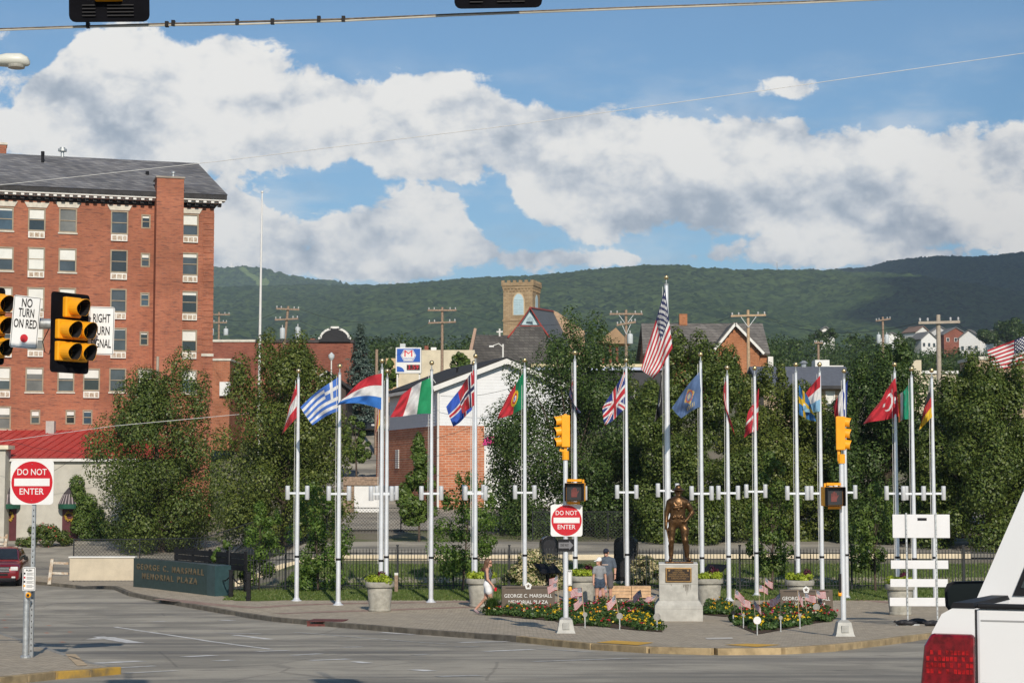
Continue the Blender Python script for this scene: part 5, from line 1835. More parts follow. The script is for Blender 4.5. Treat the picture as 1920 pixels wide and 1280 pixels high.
# a distant pole and flag at the right edge, a tall bare white pole on the left
fp2, fb2 = flagpole(1936, 760, 1936, 600, 'slim flagpole beyond the trees flying a second stars and stripes', r0=.09, light=False, Y=120, ring=False)
flag_obj('flag', 'stars and stripes flag streaming above the distant tan block building', ((1935, 622), (1935, 680), (1852, 655), (1853, 692)), 120, f_us, amp=.35, waves=1.4, seed=60, N=(80, 52), sag=3)
wp = at(486, 650, 150)
wr_ = thing('bare_pole', 'tall bare white pole standing beside the brick hotel', 'pole', (wp.x, wp.y, g(wp.x, wp.y)))
hz = at(488, 362, 150).z - g(wp.x, wp.y)
MB().tube([(0, 0, 0), (.05, 0, hz * .5), (.12, 0, hz)], [.13, .11, .06], 10).build('shaft', WHITE, wr_, smooth=50)
MB().sphere((.12, 0, hz + .08), .11, 10).build('finial', TRIM, wr_, smooth=80)

# ================================================================ SIGNS AND SIGNALS
def dne_panel(parent, cx, cz, y, s, name='sign_panel'):
    """square do-not-enter panel of side s facing -y"""
    h = s / 2; r_ = h * .16
    poly = []
    for (sx, sz, a0) in ((1, 1, 0), (-1, 1, 90), (-1, -1, 180), (1, -1, 270)):
        for k in range(4):
            a = R(a0 + k * 30)
            poly.append((cx + sx * (h - r_) + r_ * math.cos(a), cz + sz * (h - r_) + r_ * math.sin(a)))
    pn = MB().prism(poly, 'y', y, y + .006).build(name, SIGNW, parent)
    n = 40
    MB().prism([(cx + h * .955 * math.cos(2 * math.pi * k / n), cz + h * .955 * math.sin(2 * math.pi * k / n)) for k in range(n)], 'y', y - .003, y - .0005).build('red_disc', SIGNR, pn)
    MB().prism([(cx - h * .82, cz - h * .16), (cx + h * .82, cz - h * .16), (cx + h * .82, cz + h * .18), (cx - h * .82, cz + h * .18)], 'y', y - .006, y - .0035).build('white_bar', SIGNW, pn)
    letters('DO NOT', (cx, y - .005, cz + h * .46), s * .2, SIGNW, pn, width=s * .68, bold=s * .001)
    letters('ENTER', (cx, y - .005, cz - h * .42), s * .2, SIGNW, pn, width=s * .56, bold=s * .001)
    for zz in (.82, -.82):
        MB().lathe([(.012, 0), (.012, .004)], 8, (cx, y - .006, cz + h * zz)).build('bolt', GALV, pn)
    return pn

def vis_dir(a):
    return Vector((math.sin(a), -math.cos(a), 0))
LENSR = mat('dark_red_lens', (0.02, 0.004, 0.004), 0.25)
LENSY = mat('dark_amber_lens', (0.02, 0.011, 0.004), 0.25)
LENSG = mat('dark_green_lens', (0.004, 0.015, 0.011), 0.25)
VISIN = mat('visor_inside', (0.012, 0.011, 0.012), 0.7)
def sig_section(parent_name, root, x, z, s, m=None, lens=LENSR, visor=.29, dia=.27, mat_out=None):
    """one signal section centred x,z, facing -y ; returns the housing object"""
    mo = mat_out or YEL
    h = MB().box(x - s / 2, x + s / 2, -.02, .17, z - s / 2 + .004, z + s / 2 - .004).build('signal_section', mo, root, bevel=.02)
    vz = MB()
    n = 18
    r0 = dia / 2 + .012
    ring0, ring1, in0, in1 = [], [], [], []
    for k in range(n + 1):
        a = R(-150 + 300 * k / n) + R(90)
        ca, sa = math.cos(a), math.sin(a)
        ln = visor * (.72 + .28 * max(0, sa))
        ring0.append((x + r0 * ca, -.018, z + r0 * sa)); ring1.append((x + r0 * ca, -.02 - ln, z + r0 * sa * .99 - .02))
        in0.append((x + (r0 - .006) * ca, -.018, z + (r0 - .006) * sa)); in1.append((x + (r0 - .006) * ca, -.02 - ln, z + (r0 - .006) * sa * .99 - .02))
    for k in range(n):
        vz.add([ring0[k], ring0[k + 1], ring1[k + 1], ring1[k]], [(0, 1, 2, 3)], 0)
        vz.add([in0[k], in1[k], in1[k + 1], in0[k + 1]], [(0, 1, 2, 3)], 1)
        vz.add([ring1[k], ring1[k + 1], in1[k + 1], in1[k]], [(0, 1, 2, 3)], 0)
    me_o = vz.build('visor', [mo, VISIN], root)
    MB().lathe([(dia / 2, 0), (dia / 2 * .8, .03), (dia / 2 * .4, .05), (.005, .055)], 18, (0, 0, 0)).build('lens', lens, root, smooth=60).matrix_local = Matrix.Translation((x, -.02, z)) @ Matrix.Rotation(R(90), 4, 'X')
    return h
def backplate(root, x0, x1, z0, z1, y=.06, r_=.06):
    pts = []
    for (cx, cz, a0) in ((x1 - r_, z1 - r_, 0), (x0 + r_, z1 - r_, 90), (x0 + r_, z0 + r_, 180), (x1 - r_, z0 + r_, 270)):
        for k in range(4):
            a = R(a0 + 30 * k)
            pts.append((cx + r_ * math.cos(a), cz + r_ * math.sin(a)))
    b = MB().prism(pts, 'y', y, y + .012).build('backplate', mat('backplate_black', (.006, .006, .008), .85, var=.3, spec=.05), root)
    return b
def flat_sign(root, cx, cz, w, h, y, lines, m=BLACK, dot=None, border=True, name='sign_panel', tilt=0.0):
    r_ = min(w, h) * .08
    pts = []
    for (sx, sz, a0) in ((1, 1, 0), (-1, 1, 90), (-1, -1, 180), (1, -1, 270)):
        for k in range(4):
            a = R(a0 + k * 30)
            pts.append((cx + sx * (w / 2 - r_) + r_ * math.cos(a), cz + sz * (h / 2 - r_) + r_ * math.sin(a)))
    pn = MB().prism(pts, 'y', y, y + .005).build(name, SIGNW, root)
    kids = root if root.parent is not None else pn
    if border:
        e = .012
        t = .008
        for (a, b, c, d) in ((-w / 2 + e, w / 2 - e, h / 2 - e - t, h / 2 - e), (-w / 2 + e, w / 2 - e, -h / 2 + e, -h / 2 + e + t), (-w / 2 + e, -w / 2 + e + t, -h / 2 + e + t, h / 2 - e - t), (w / 2 - e - t, w / 2 - e, -h / 2 + e + t, h / 2 - e - t)):
            MB().box(cx + a, cx + b, y - .002, y - .0005, cz + c, cz + d).build('border', m, kids)
    for (tx, zz, sz, wd) in lines:
        letters(tx, (cx, y - .003, cz + zz * h / 2), sz, m, kids, width=wd, bold=sz * .014)
    if dot:
        n = 20
        MB().prism([(cx + dot[2] * math.cos(2 * math.pi * k / n), cz + dot[1] * h / 2 + dot[2] * 1.1 * math.sin(2 * math.pi * k / n)) for k in range(n)], 'y', y - .003, y - .0005).build('red_disc', SIGNR, kids)
    return pn

# --- mast arm with two signal heads and two regulatory signs
YM = 30.0
pm_ = at(-330, 900, YM)
mast = thing('mast_arm_signal', 'galvanised mast arm carrying yellow signals on black backplates and two white signs', 'traffic signal', (pm_.x, pm_.y, g(pm_.x, pm_.y)))
def mL(px, py, Y=YM):
    return at(px, py, Y) - mast.location
hgt = mL(90, 607).z
MB().tube([(0, 0, 0), (0, 0, hgt * .5), (0, 0, hgt + .4)], [.16, .14, .12], 14).build('pole', GALV, mast, smooth=50)
MB().lathe([(.3, 0), (.3, .05), (.19, .08), (.18, .3)], 14).build('base', GALV, mast)
MB().tube([(0, 0, hgt), mL(-100, 607), mL(125, 607)], [.12, .1, .085], 14).build('arm', GALV, mast, smooth=50)
MB().tube([mL(96, 608), mL(90, 620), mL(80, 640), mL(84, 660), mL(92, 664), mL(95, 652), mL(103, 650)], .008, 5).build('cable', BLACK, mast)
def hang(px, py, ang, Y):
    e = bpy.data.objects.new('signal_head', None)
    e.location = mL(px, py, Y)
    e.rotation_euler = (0, 0, R(ang))
    link(e, mast)
    return e
sh1 = hang(136.5, 624, 57, YM - .25)
bp = backplate(sh1, -.42, .42, -.66, .66)
s_ = .35
sig_section('', sh1, .0, .42, s_ * .98)
for i, (x, z, l) in enumerate(((-.165, .05, LENSY), (.165, .05, LENSG), (-.165, -.31, LENSY), (.165, -.31, LENSG))):
    sig_section('', sh1, x, z, s_ * .94, lens=l)
sh2 = hang(-6, 610, 57, YM - .25)
backplate(sh2, -.22, .22, -.64, .64)
for i, l in enumerate((LENSR, LENSY, LENSG)):
    sig_section('', sh2, 0, .36 - i * .36, s_, lens=l)
def hang_sign(px, py, ang, Y, **kw):
    e = bpy.data.objects.new('regulatory_sign', None)
    e.location = mL(px, py, Y)
    e.rotation_euler = (0, R(kw.pop('roll', 0)), R(ang))
    link(e, mast)
    flat_sign(e, 0, 0, y=-.02, **kw)
    MB().box(-.03, .03, -.012, .12, -.3, .3).build('bracket', GALV, e)
hang_sign(47.5, 604, 22, YM - .3, w=.44, h=.86, lines=[('NO', .72, .2, .17), ('TURN', .34, .2, .25), ('ON RED', -.08, .2, .37)], dot=(0, -.62, .062), roll=4)
hang_sign(190, 620, 12, YM + .1, w=.42, h=.8, lines=[('RIGHT', .5, .2, .28), ('TURN', -.02, .2, .27), ('SIGNAL', -.55, .2, .33)], roll=1)

# --- two signals hung above the near lane, only their lower ends in view
YN = 13.6
spn = thing('span_wire', 'twin steel span wire with clamps strung high across the junction', 'wire', at(-200, 66, 14.5))
wire = mat('steel_cable', (.16, .13, .10), .6, .4, var=.4, vs=20)
wl_ = mat('pale_cable', (.5, .48, .42), .6, var=.2)
base_ = at(-200, 66, 14.5)
def sw(pts, r_, m, nm):
    MB().tube([at(a, b, 14.5) - base_ for a, b in pts], r_, 6).build(nm, m, spn)
sw([(-200, 60), (0, 55), (160, 49.5), (315, 45), (640, 36.5), (850, 27.5), (1200, 14), (1500, 4), (2100, -22)], .0085, wire, 'upper_strand')
sw([(-200, 62), (0, 57), (160, 51), (315, 48), (450, 46), (640, 40), (850, 29.5), (1200, 16), (1500, 6), (2100, -20)], .008, wl_, 'lower_strand')
for a, b in ((165, 48), (313, 46), (325, 44), (445, 42), (511, 41), (598, 36), (644, 36)):
    q = at(a, b, 14.5) - base_
    MB().box(q.x - .014, q.x + .014, q.y - .02, q.y + .02, q.z - .022, q.z + .022).build('clamp', BLACK, spn)
for (px, py, w, lb) in ((194, 38, 152, 'hanging signal with louvred black backplate above the street lamp'), (926, 12, 168, 'hanging signal with black backplate cut by the wire above the clouds')):
    b_ = at(px, py, YN)
    r_ = thing('hanging_signal', lb, 'traffic signal', b_ + Vector((0, 0, 1.4)), R(4 if px < 500 else 2), ry=R(-1.5))
    hw = w / 2 / (F / YN)
    bp = backplate(r_, -hw, hw, -1.4, .05, y=.05, r_=.05)
    for c in (-.5, .12, .45):
        for i in range(4):
            MB().box(c * hw - .05, c * hw + .05, .032, .049, -1.36 + i * .027, -1.352 + i * .027).build('louvre', VISIN, bp)
    for i, l in enumerate((LENSR, LENSY, LENSG)):
        sig_section('', r_, 0, -.15 - i * .36, .34, lens=l)
    MB().box(-.1, .1, -.02, .16, -1.245, -1.205).build('bottom_bracket', YEL, r_)
    MB().tube([(0, .07, .05), (0, .07, 1.1)], .025, 8).build('hanger', GALV, r_)
upw = thing('upper_span_wire', 'upper span wire carrying the hanging signals', 'wire', at(-300, -95, YN))
MB().tube([at(-300, -160, YN) + Vector((0, .07, 0)) - at(-300, -95, YN), at(900, -300, YN) + Vector((0, .07, .4)) - at(-300, -95, YN), at(2300, -420, YN) - at(-300, -95, YN)], .012, 6).build('strand', wire, upw)

# --- street light at the left edge
lb_ = at(28, 114, 24)
lamp = thing('street_light', 'grey cobra head street light reaching in above the brick hotel', 'street light', (lb_.x - 3.0, lb_.y, g(lb_.x - 3, lb_.y)))
LM = mat('lamp_housing', (.62, .62, .56), .4, var=.05)
L0 = Vector(lb_) - lamp.location
rings = []
for t, (w, z0, z1) in zip((-.34, -.28, -.1, .08, .17, .2), ((.05, -.03, .03), (.09, -.07, .06), (.13, -.085, .1), (.12, -.085, .1), (.075, -.075, .05), (.02, -.06, -.02))):
    rings.append([(L0.x + t, L0.y + w * math.cos(R(a)), L0.z + ((z1 if math.sin(R(a)) > 0 else -z0) * math.sin(R(a)))) for a in range(0, 360, 24)])
hd = MB().loft(rings).build('lamp_head', LM, lamp, smooth=50)
MB().lathe([(.11, -.1), (.115, -.08), (.115, -.06)], 16, (L0.x + .02, L0.y, L0.z)).build('lens', mat('lamp_lens', (.35, .34, .3), .3), hd)
MB().box(L0.x - .3, L0.x - .24, L0.y - .03, L0.y + .03, L0.z + .05, L0.z + .13).build('photocell', BLACK, hd)
MB().tube([(0, 0, L0.z - .9), (.7, L0.y * .5, L0.z - .15), (L0.x - .3, L0.y, L0.z)], .03, 8).build('arm', GALV, lamp)
MB().tube([(0, 0, 0), (0, 0, L0.z - .5)], [.12, .08], 12).build('pole', GALV, lamp, smooth=50)

# --- left do-not-enter sign on a perforated post, push button pole beside it
b_ = at(58, 1222, 31.4)
b_.z = g(b_.x, b_.y) + .1
dn = thing('do_not_enter_sign', 'do not enter sign on a perforated steel post on the traffic island', 'road sign', b_, R(-4))
top = at(60, 904, b_.y).z - b_.z
MB().box(-.03, .03, 0, .05, 0, top + .3).build('post', GALV, dn)
for k in range(int((top - .4) / .1)):
    MB().box(-.008, .008, -.002, -.0005, .1 + k * .1, .125 + k * .1).build('post_hole', VISIN, dn)
dne_panel(dn, at(61, 904, b_.y).x - b_.x, top, -.03, .76)
b_ = gnd(47.5, 1233, .10)
pb = thing('push_button_post', 'galvanised post with pedestrian instruction plate and yellow push button', 'post', b_, R(3))
MB().tube([(0, 0, .02), (0, 0, 1.52)], .052, 14).build('post', GALV, pb, smooth=50)
MB().lathe([(.09, 0), (.09, .03), (.06, .05)], 12).build('base_plate', GALV, pb)
MB().sphere((0, 0, 1.52), .055, 10, sz=.5).build('cap', GALV, pb)
fs_ = flat_sign(pb, .05, 1.34, .215, .40, -.07, [('PUSH', .72, .045, .1)], name='instruction_plate')
for k in range(4):
    MB().box(-.04, -.01, -.075, -.0735, 1.42 - k * .07, 1.45 - k * .07).build('symbol', (SIGNR if k in (1,) else (YEL if k == 3 else BLACK)), fs_)
    for j in range(3):
        MB().box(.01, .13 - .02 * ((k + j) % 2), -.075, -.0735, 1.44 - k * .07 - j * .017, 1.446 - k * .07 - j * .017).build('small_print', mat('grey_print', (.2, .2, .2), .6), fs_)
bt = MB().lathe([(.045, 0), (.045, .06), (.03, .07)], 12).build('push_button', YEL, pb)
bt.matrix_local = Matrix.Translation((.05, -.05, 1.07)) @ Matrix.Rotation(R(90), 4, 'X')
MB().lathe([(.022, 0), (.022, .02)], 10, (0, 0, .065)).build('button', VISIN, bt)

# --- the two signal pedestals on the plaza corner
def ped_head(root, x, z, flip, y=-.2, face_ang=0):
    e = bpy.data.objects.new('pedestrian_signal', None)
    e.location = (x, y, z)
    e.rotation_euler = (0, 0, R(face_ang))
    link(e, root)
    MB().box(-.22, .22, -.02, .24, -.22, .22).build('housing', YEL, e, bevel=.02)
    hoodm = MB()
    hoodm.box(-.22, .22, -.16, -.021, .2, .215).box(-.225, -.21, -.16, -.021, -.2, .2).box(.21, .225, -.16, -.021, -.2, .2).box(-.22, .22, -.16, -.021, -.215, -.2)
    hoodm.build('hood', BLACK, e)
    MB().box(-.2, .2, -.035, -.022, -.19, .19).build('face', mat('dark_face', (.03, .03, .032), .5), e)
    hand = MB()
    HR = mat('unlit_hand', (.16, .045, .04), .5)
    hand.box(-.085, .055, -.042, -.037, -.12, .0)
    for k, (xx, hh) in enumerate(((-.08, .07), (-.045, .1), (-.01, .11), (.025, .085))):
        hand.box(xx, xx + .028, -.042, -.037, .0, hh)
    hand.add([(.055, -.042, -.06), (.1, -.042, .02), (.085, -.042, .04), (.055, -.042, -.01)], [(0, 1, 2, 3)])
    hand.build('hand_symbol', HR, e)
    MB().box(.19 * flip - .02, .19 * flip + .02, .05, .1, .22, .3).bar((-.2 * flip, .08, .28), (.15 * flip, .08, .28), .05, .06).bar((-.2 * flip, .08, -.26), (.1 * flip, .08, -.26), .05, .06).build('mount_arm', YEL, e)
    return e
def pedestal(px, py, top_py, label, face, rz=0):
    b = gnd(px, py, .13)
    r_ = thing('signal_pedestal', label, 'traffic signal', b, 0)
    hz = at(px, top_py, b.y).z - b.z
    bs = MB()
    bs.loft([[(-.23, -.23, 0), (.23, -.23, 0), (.23, .23, 0), (-.23, .23, 0)], [(-.2, -.2, .06), (.2, -.2, .06), (.2, .2, .06), (-.2, .2, .06)], [(-.15, -.15, .32), (.15, -.15, .32), (.15, .15, .32), (-.15, .15, .32)], [(-.09, -.09, .37), (.09, -.09, .37), (.09, .09, .37), (-.09, .09, .37)]])
    bo = bs.build('pedestal_base', mat('cast_aluminium', (.36, .36, .34), .6, .3, var=.12, vs=6), r_)
    MB().box(-.08, .08, -.215, -.17, .1, .25).build('access_door', MATS['cast_aluminium'], bo)
    MB().tube([(0, 0, .35), (0, 0, hz)], [.062, .056], 14).build('pole', ALU, r_, smooth=50)
    return r_, b, hz
r1, b1_, h1_ = pedestal(1061, 1186, 850, 'signal pedestal with do not enter sign and yellow signal turned away to the side', -1)
def zL(b, py):
    return at(1061, py, b.y).z - b.z
e = bpy.data.objects.new('signal_head', None)
zz = zL(b1_, 808)
MB().tube([(0, 0, h1_ - .15), (0, 0, h1_ + .06)], .085, 12).build('slip_fitter', YEL, r1)
MB().bar((.0, 0, h1_), (0, 0, zL(b1_, 776)), .07, .07).build('signal_bracket', YEL, r1)
e.location = (-.1, .0, zz)
e.rotation_euler = (0, 0, R(-90 + 12))
link(e, r1)
MB().box(-.13, .13, -.02, .19, -.385, .385).build('housing', YEL, e, bevel=.02)
for i, l in enumerate((LENSR, LENSY, LENSG)):
    sig_section('', e, 0, .255 - i * .255, .245, lens=l, visor=.17, dia=.2)
MB().bar((-.14, 0, zL(b1_, 843)), (0, 0, zL(b1_, 846)), .05, .06).build('signal_clamp', YEL, r1)
ped_head(r1, .22, zL(b1_, 922), 1, face_ang=-12)
dne_panel(r1, .02, zL(b1_, 975), -.075, .76, 'do_not_enter_sign')
ow = MB().box(-.19, .2, -.075, -.068, zL(b1_, 1033), zL(b1_, 1010)).build('one_way_sign', BLACK, r1)
zc = (zL(b1_, 1033) + zL(b1_, 1010)) / 2
MB().prism([(-.17, zc - .07), (.08, zc - .07), (.08, zc - .11), (.185, zc), (.08, zc + .11), (.08, zc + .07), (-.17, zc + .07)], 'y', -.078, -.0755).build('arrow', mat('dim_grey_arrow', (.16, .16, .17), .5), ow)
letters('ONE WAY', (-.03, -.08, zc), .1, BLACK, ow, width=.2)
flat_sign(r1, .09, zL(b1_, 1082), .11, .37, -.075, [('PUSH', .8, .05, .08)], border=True, name='instruction_plate')
MB().lathe([(.04, -.05), (.045, 0), (.03, .05)], 10, (.1, -.06, zL(b1_, 1103))).build('push_button', YEL, r1)
r2, b2_, h2_ = pedestal(1582, 1192, 856, 'signal pedestal with plain pedestrian signal and a yellow signal facing the other street', 1)
def zR(py):
    return at(1582, py, b2_.y).z - b2_.z
MB().tube([(0, 0, h2_ - .15), (0, 0, h2_ + .06)], .085, 12).build('slip_fitter', YEL, r2)
MB().bar((-.06, 0, h2_ - .1), (-.06, 0, zR(780)), .06, .06).build('signal_bracket', YEL, r2)
e = bpy.data.objects.new('signal_head', None)
e.location = (.08, 0, zR(812))
e.rotation_euler = (0, 0, R(90 - 14))
link(e, r2)
MB().box(-.13, .13, -.02, .19, -.385, .385).build('housing', YEL, e, bevel=.02)
for i, l in enumerate((LENSR, LENSY, LENSG)):
    sig_section('', e, 0, .255 - i * .255, .245, lens=l, visor=.14, dia=.2)
ped_head(r2, -.22, zR(930), -1, face_ang=14)
MB().box(-.1, -.055, -.08, .02, zR(1110), zR(1075)).build('instruction_plate', BLACK, r2)
MB().lathe([(.04, -.05), (.045, 0), (.03, .05)], 10, (-.08, -.03, zR(1112))).build('push_button', YEL, r2)

# --- boarded sign stand seen from behind, with sandbags
b_ = gnd(1727, 1172, .13)
bs_ = thing('sign_stand', 'white boarded sign stand on two steel posts seen from behind', 'sign stand', b_, R(-3))
def bL(px, py):
    q = at(px, py, b_.y) - b_
    return q.x, q.z
for (a, b, c, d, nm) in ((1674, 964, 1781, 1008, 'top_board'), (1671, 1050, 1778, 1066, 'rail_board'), (1670, 1085, 1777, 1100, 'rail_board'), (1669, 1120, 1776, 1136, 'rail_board')):
    x0, z1 = bL(a, b); x1, z0 = bL(c, d)
    MB().box(x0, x1, .02, .035, z0, z1).build(nm, mat('white_plastic', (.68, .68, .69), .45, var=.03), bs_, bevel=.008)
x0, z0 = bL(1729, 973)
lb2 = MB().box(x0 - .12, x0 + .12, .015, .0195, z0 - .035, z0 + .035).build('maker_label', BLACK, bs_)
for px in (1697, 1752):
    x, z = bL(px + 2, 961)
    MB().box(x - .02, x + .02, -.025, .015, .02, z).build('post', GALV, bs_)
    MB().box(x - .3, x + .3, -.03, .03, .0, .04).build('foot', GALV, bs_)
    for k in range(22):
        MB().box(x - .006, x + .006, -.027, -.0255, .15 + k * .11, .18 + k * .11).build('post_hole', VISIN, bs_)
SB = mat('black_sandbag', (.018, .018, .022), .6, var=.3, vs=9, bump=.4, bs=12)
for k, (px, py, lb) in enumerate(((1697, 1172, 'black sandbag slumped over the left foot of the white boarded stand'), (1720, 1169, 'black sandbag lying between the two feet of the white boarded stand'), (1748, 1173, 'black sandbag over the right foot of the white boarded stand'))):
    q = gnd(px, py, .13)
    s_ = thing('sandbag', lb, 'sandbag', q, R(12 * k), 'sandbags on the sign stand')
    V, Qd, mi = sdf_body([((-.16, 0, .07), (.16, .02, .07), .075, .085, .05, 0, (1, 1, .8)), ((.16, .02, .06), (.3, .03, .06), .06, .03, .05, 0, (1, 1, .8)), ((-.1, -.05, .09), (.05, .06, .1), .07, .06, .05, 0, (1, 1, .8))], .015)
    raw_mesh('bag', V, Qd, SB, s_, smooth=True)
    MB().tube([(-.22, 0, .07), (-.26, 0, .1), (-.28, 0, .12)], [.02, .03, .035], 6).build('tied_neck', SB, s_)

# --- stone memorial wall with raised letters (left), dark boarded fence behind it
GRNW = mat('dark_green_granite', (.018, .042, .042), .35, var=.25, vs=6)
BRZ = mat('dull_bronze_letters', (.17, .13, .075), .5, .4, var=.2)
PL_ = at(250, 1091, 70); PR_ = at(389, 1113, 65)
dv = Vector((PR_.x - PL_.x, PR_.y - PL_.y, 0))
ml = thing('memorial_wall', 'long dark green stone wall with raised bronze memorial plaza lettering', 'memorial wall', (PL_.x, PL_.y, PL_.z), math.atan2(dv.y, dv.x))
Lw = dv.length
hl = at(250, 1046, 70).z - PL_.z; hr = at(389, 1058, 65).z - PL_.z
zr = PR_.z - PL_.z
MB().add([(0, 0, -.3), (Lw, 0, zr - .3), (Lw, 0, hr), (0, 0, hl), (0, .45, -.3), (Lw, .45, zr - .3), (Lw, .45, hr), (0, .45, hl)], [(0, 1, 2, 3), (4, 7, 6, 5), (0, 4, 5, 1), (3, 2, 6, 7), (0, 3, 7, 4), (1, 5, 6, 2)]).build('wall', GRNW, ml)
MB().add([(Lw + .004, -.03, zr - .3), (Lw + .62, -.03, zr - .32), (Lw + .62, -.03, hr - .02), (Lw + .004, -.03, hr), (Lw + .004, .6, zr - .3), (Lw + .62, .6, zr - .32), (Lw + .62, .6, hr - .02), (Lw + .004, .6, hr)], [(0, 1, 2, 3), (4, 7, 6, 5), (0, 4, 5, 1), (3, 2, 6, 7), (0, 3, 7, 4), (1, 5, 6, 2)]).build('end_pillar', mat('teal_granite', (.028, .06, .066), .35, var=.15, vs=5), ml)
letters('G E O R G E   C .   M A R S H A L L', (Lw * .5, -.012, hl * .67 + (hr - hl) * .5), .30, BRZ, ml, width=Lw * .90, bold=.006, extrude=.012)
letters('M E M O R I A L   P L A Z A', (Lw * .5, -.012, hl * .28 + (hr - hl) * .5 + .02), .30, BRZ, ml, width=Lw * .74, bold=.006, extrude=.012)
bf = thing('dark_board_fence', 'low black board fence standing behind the green memorial wall', 'fence', ml.location + Vector((0, 0, 0)), ml.rotation_euler.z)
z0 = at(262, 1056, 71.5).z - PL_.z; z1 = at(262, 1025, 71.5).z - PL_.z
for k in range(3):
    a = z0 + (z1 - z0) * k / 3
    b = z0 + (z1 - z0) * (k + .93) / 3
    MB().box(.4, Lw - .1, 1.5, 1.54, a, b).build('board', BLACK, bf)
for k in range(5):
    x = .45 + k * (Lw - .6) / 4
    MB().box(x - .05, x + .05, 1.542, 1.62, -.3, z1 + .05).build('post', BLACK, bf)

# --- the two brown plaza signs
BRN = mat('brown_sign_paint', (.115, .088, .066), .55, var=.08, vs=3)
EMB = mat('emblem_white', (.76, .76, .74), .5, var=.03)
def plaza_sign(px0, px1, py0, py1, py_ground, label, rz, ex, thick=.22):
    b = gnd((px0 + px1) / 2, py_ground, .13)
    r_ = thing('plaza_sign', label, 'sign', b, R(rz))
    w = (px1 - px0) / (F / b.y) * .98
    z0 = at(1000, py1, b.y).z - b.z; z1 = at(1000, py0, b.y).z - b.z
    MB().box(-w / 2, w / 2, 0, thick, z0, z1).build('panel', BRN, r_, bevel=.012)
    MB().box(-w / 2 + .12, w / 2 - .12, -.006, -.0005, z1 - .065, z1 - .045).build('groove', VISIN, r_)
    MB().box(-w / 2 + .01, w / 2 - .01, .02, thick - .02, -.02, z0 - .002).build('plinth', CONC, r_)
    h = z1 - z0
    letters('GEORGE C. MARSHALL', (0.0, -.008, z0 + h * .56), .155, EMB, r_, width=w * .9, bold=.0)
    letters('MEMORIAL PLAZA', (0.0, -.008, z0 + h * .28), .155, EMB, r_, width=w * .74, bold=.0)
    cz = z1 + .0
    em = MB().prism([(ex + .115 * math.sin(2 * math.pi * k / 5), cz + .115 * math.cos(2 * math.pi * k / 5)) for k in range(5)], 'y', -.012, .02).build('emblem', EMB, r_)
    st = []
    for k in range(10):
        rr = .075 if k % 2 == 0 else .03
        st.append((ex + rr * math.sin(2 * math.pi * k / 10), cz + rr * math.cos(2 * math.pi * k / 10)))
    MB().prism(st, 'y', -.016, -.0125).build('emblem_star', BRN, em)
    return r_
plaza_sign(940, 1041, 1098, 1140, 1149, 'brown plaza sign standing beside the grassy tuft where the woman walks', 3, .0)
plaza_sign(1462, 1562, 1105, 1143, 1149, 'brown plaza sign beside the signal pedestal with small flags in front', -4, .0)

# ================================================================ RAILINGS, WALLS, PLANTERS
# black iron railings along the back of the plaza
FA, FBx = gnd(408, 1108, .13), None
fence = thing('iron_fence', 'long black iron picket fence along the back of the plaza', 'fence', (-9.3, 66.9, g(-9.3, 66.9) + .1))
fpts = [(-10.4, 66.4), (-9.0, 66.9), (-4.0, 67.0), (2.2, 67.0), (2.2, 67.0), (5.8, 67.0), (12, 67.0), (21, 66.9)]
fo = fence.location
def fz(x, y):
    return g(x, y) + .13 - fo.z
xs = np.arange(-10.3, 20.6, 0.118)
pick = None
npk = 0
for x in xs:
    if 1.9 < x < 4.3:
        continue          # opening where the path leaves the plaza
    y = 66.9
    if pick is None:
        pick = MB().box(-.011, .011, -.011, .011, .06, 1.46).add([(-.011, -.011, 1.46), (.011, -.011, 1.46), (.011, .011, 1.46), (-.011, .011, 1.46), (0, 0, 1.53)], [(0, 1, 4), (1, 2, 4), (2, 3, 4), (3, 0, 4)]).build('picket', IRON, fence)
        o = pick
    else:
        o = pick.copy()
        link(o, fence)
    o.location = (x - fo.x, y - fo.y, fz(x, y))
    npk += 1
for (a, b) in ((-10.35, 1.95), (4.25, 20.6)):
    for zz in (.16, 1.12, 1.34):
        n = int((b - a) / 2) + 1
        MB().tube([(a + (b - a) * i / n - fo.x, -.0, fz(a + (b - a) * i / n, 66.9) + zz) for i in range(n + 1)], .02, 5).build('rail', IRON, fence)
    k = a
    while k <= b + .1:
        MB().box(k - fo.x - .035, k - fo.x + .035, -.035, .035, fz(k, 66.9) - .1, fz(k, 66.9) + 1.6).box(k - fo.x - .05, k - fo.x + .05, -.05, .05, fz(k, 66.9) + 1.6, fz(k, 66.9) + 1.64).build('post', IRON, fence)
        k += 2.05

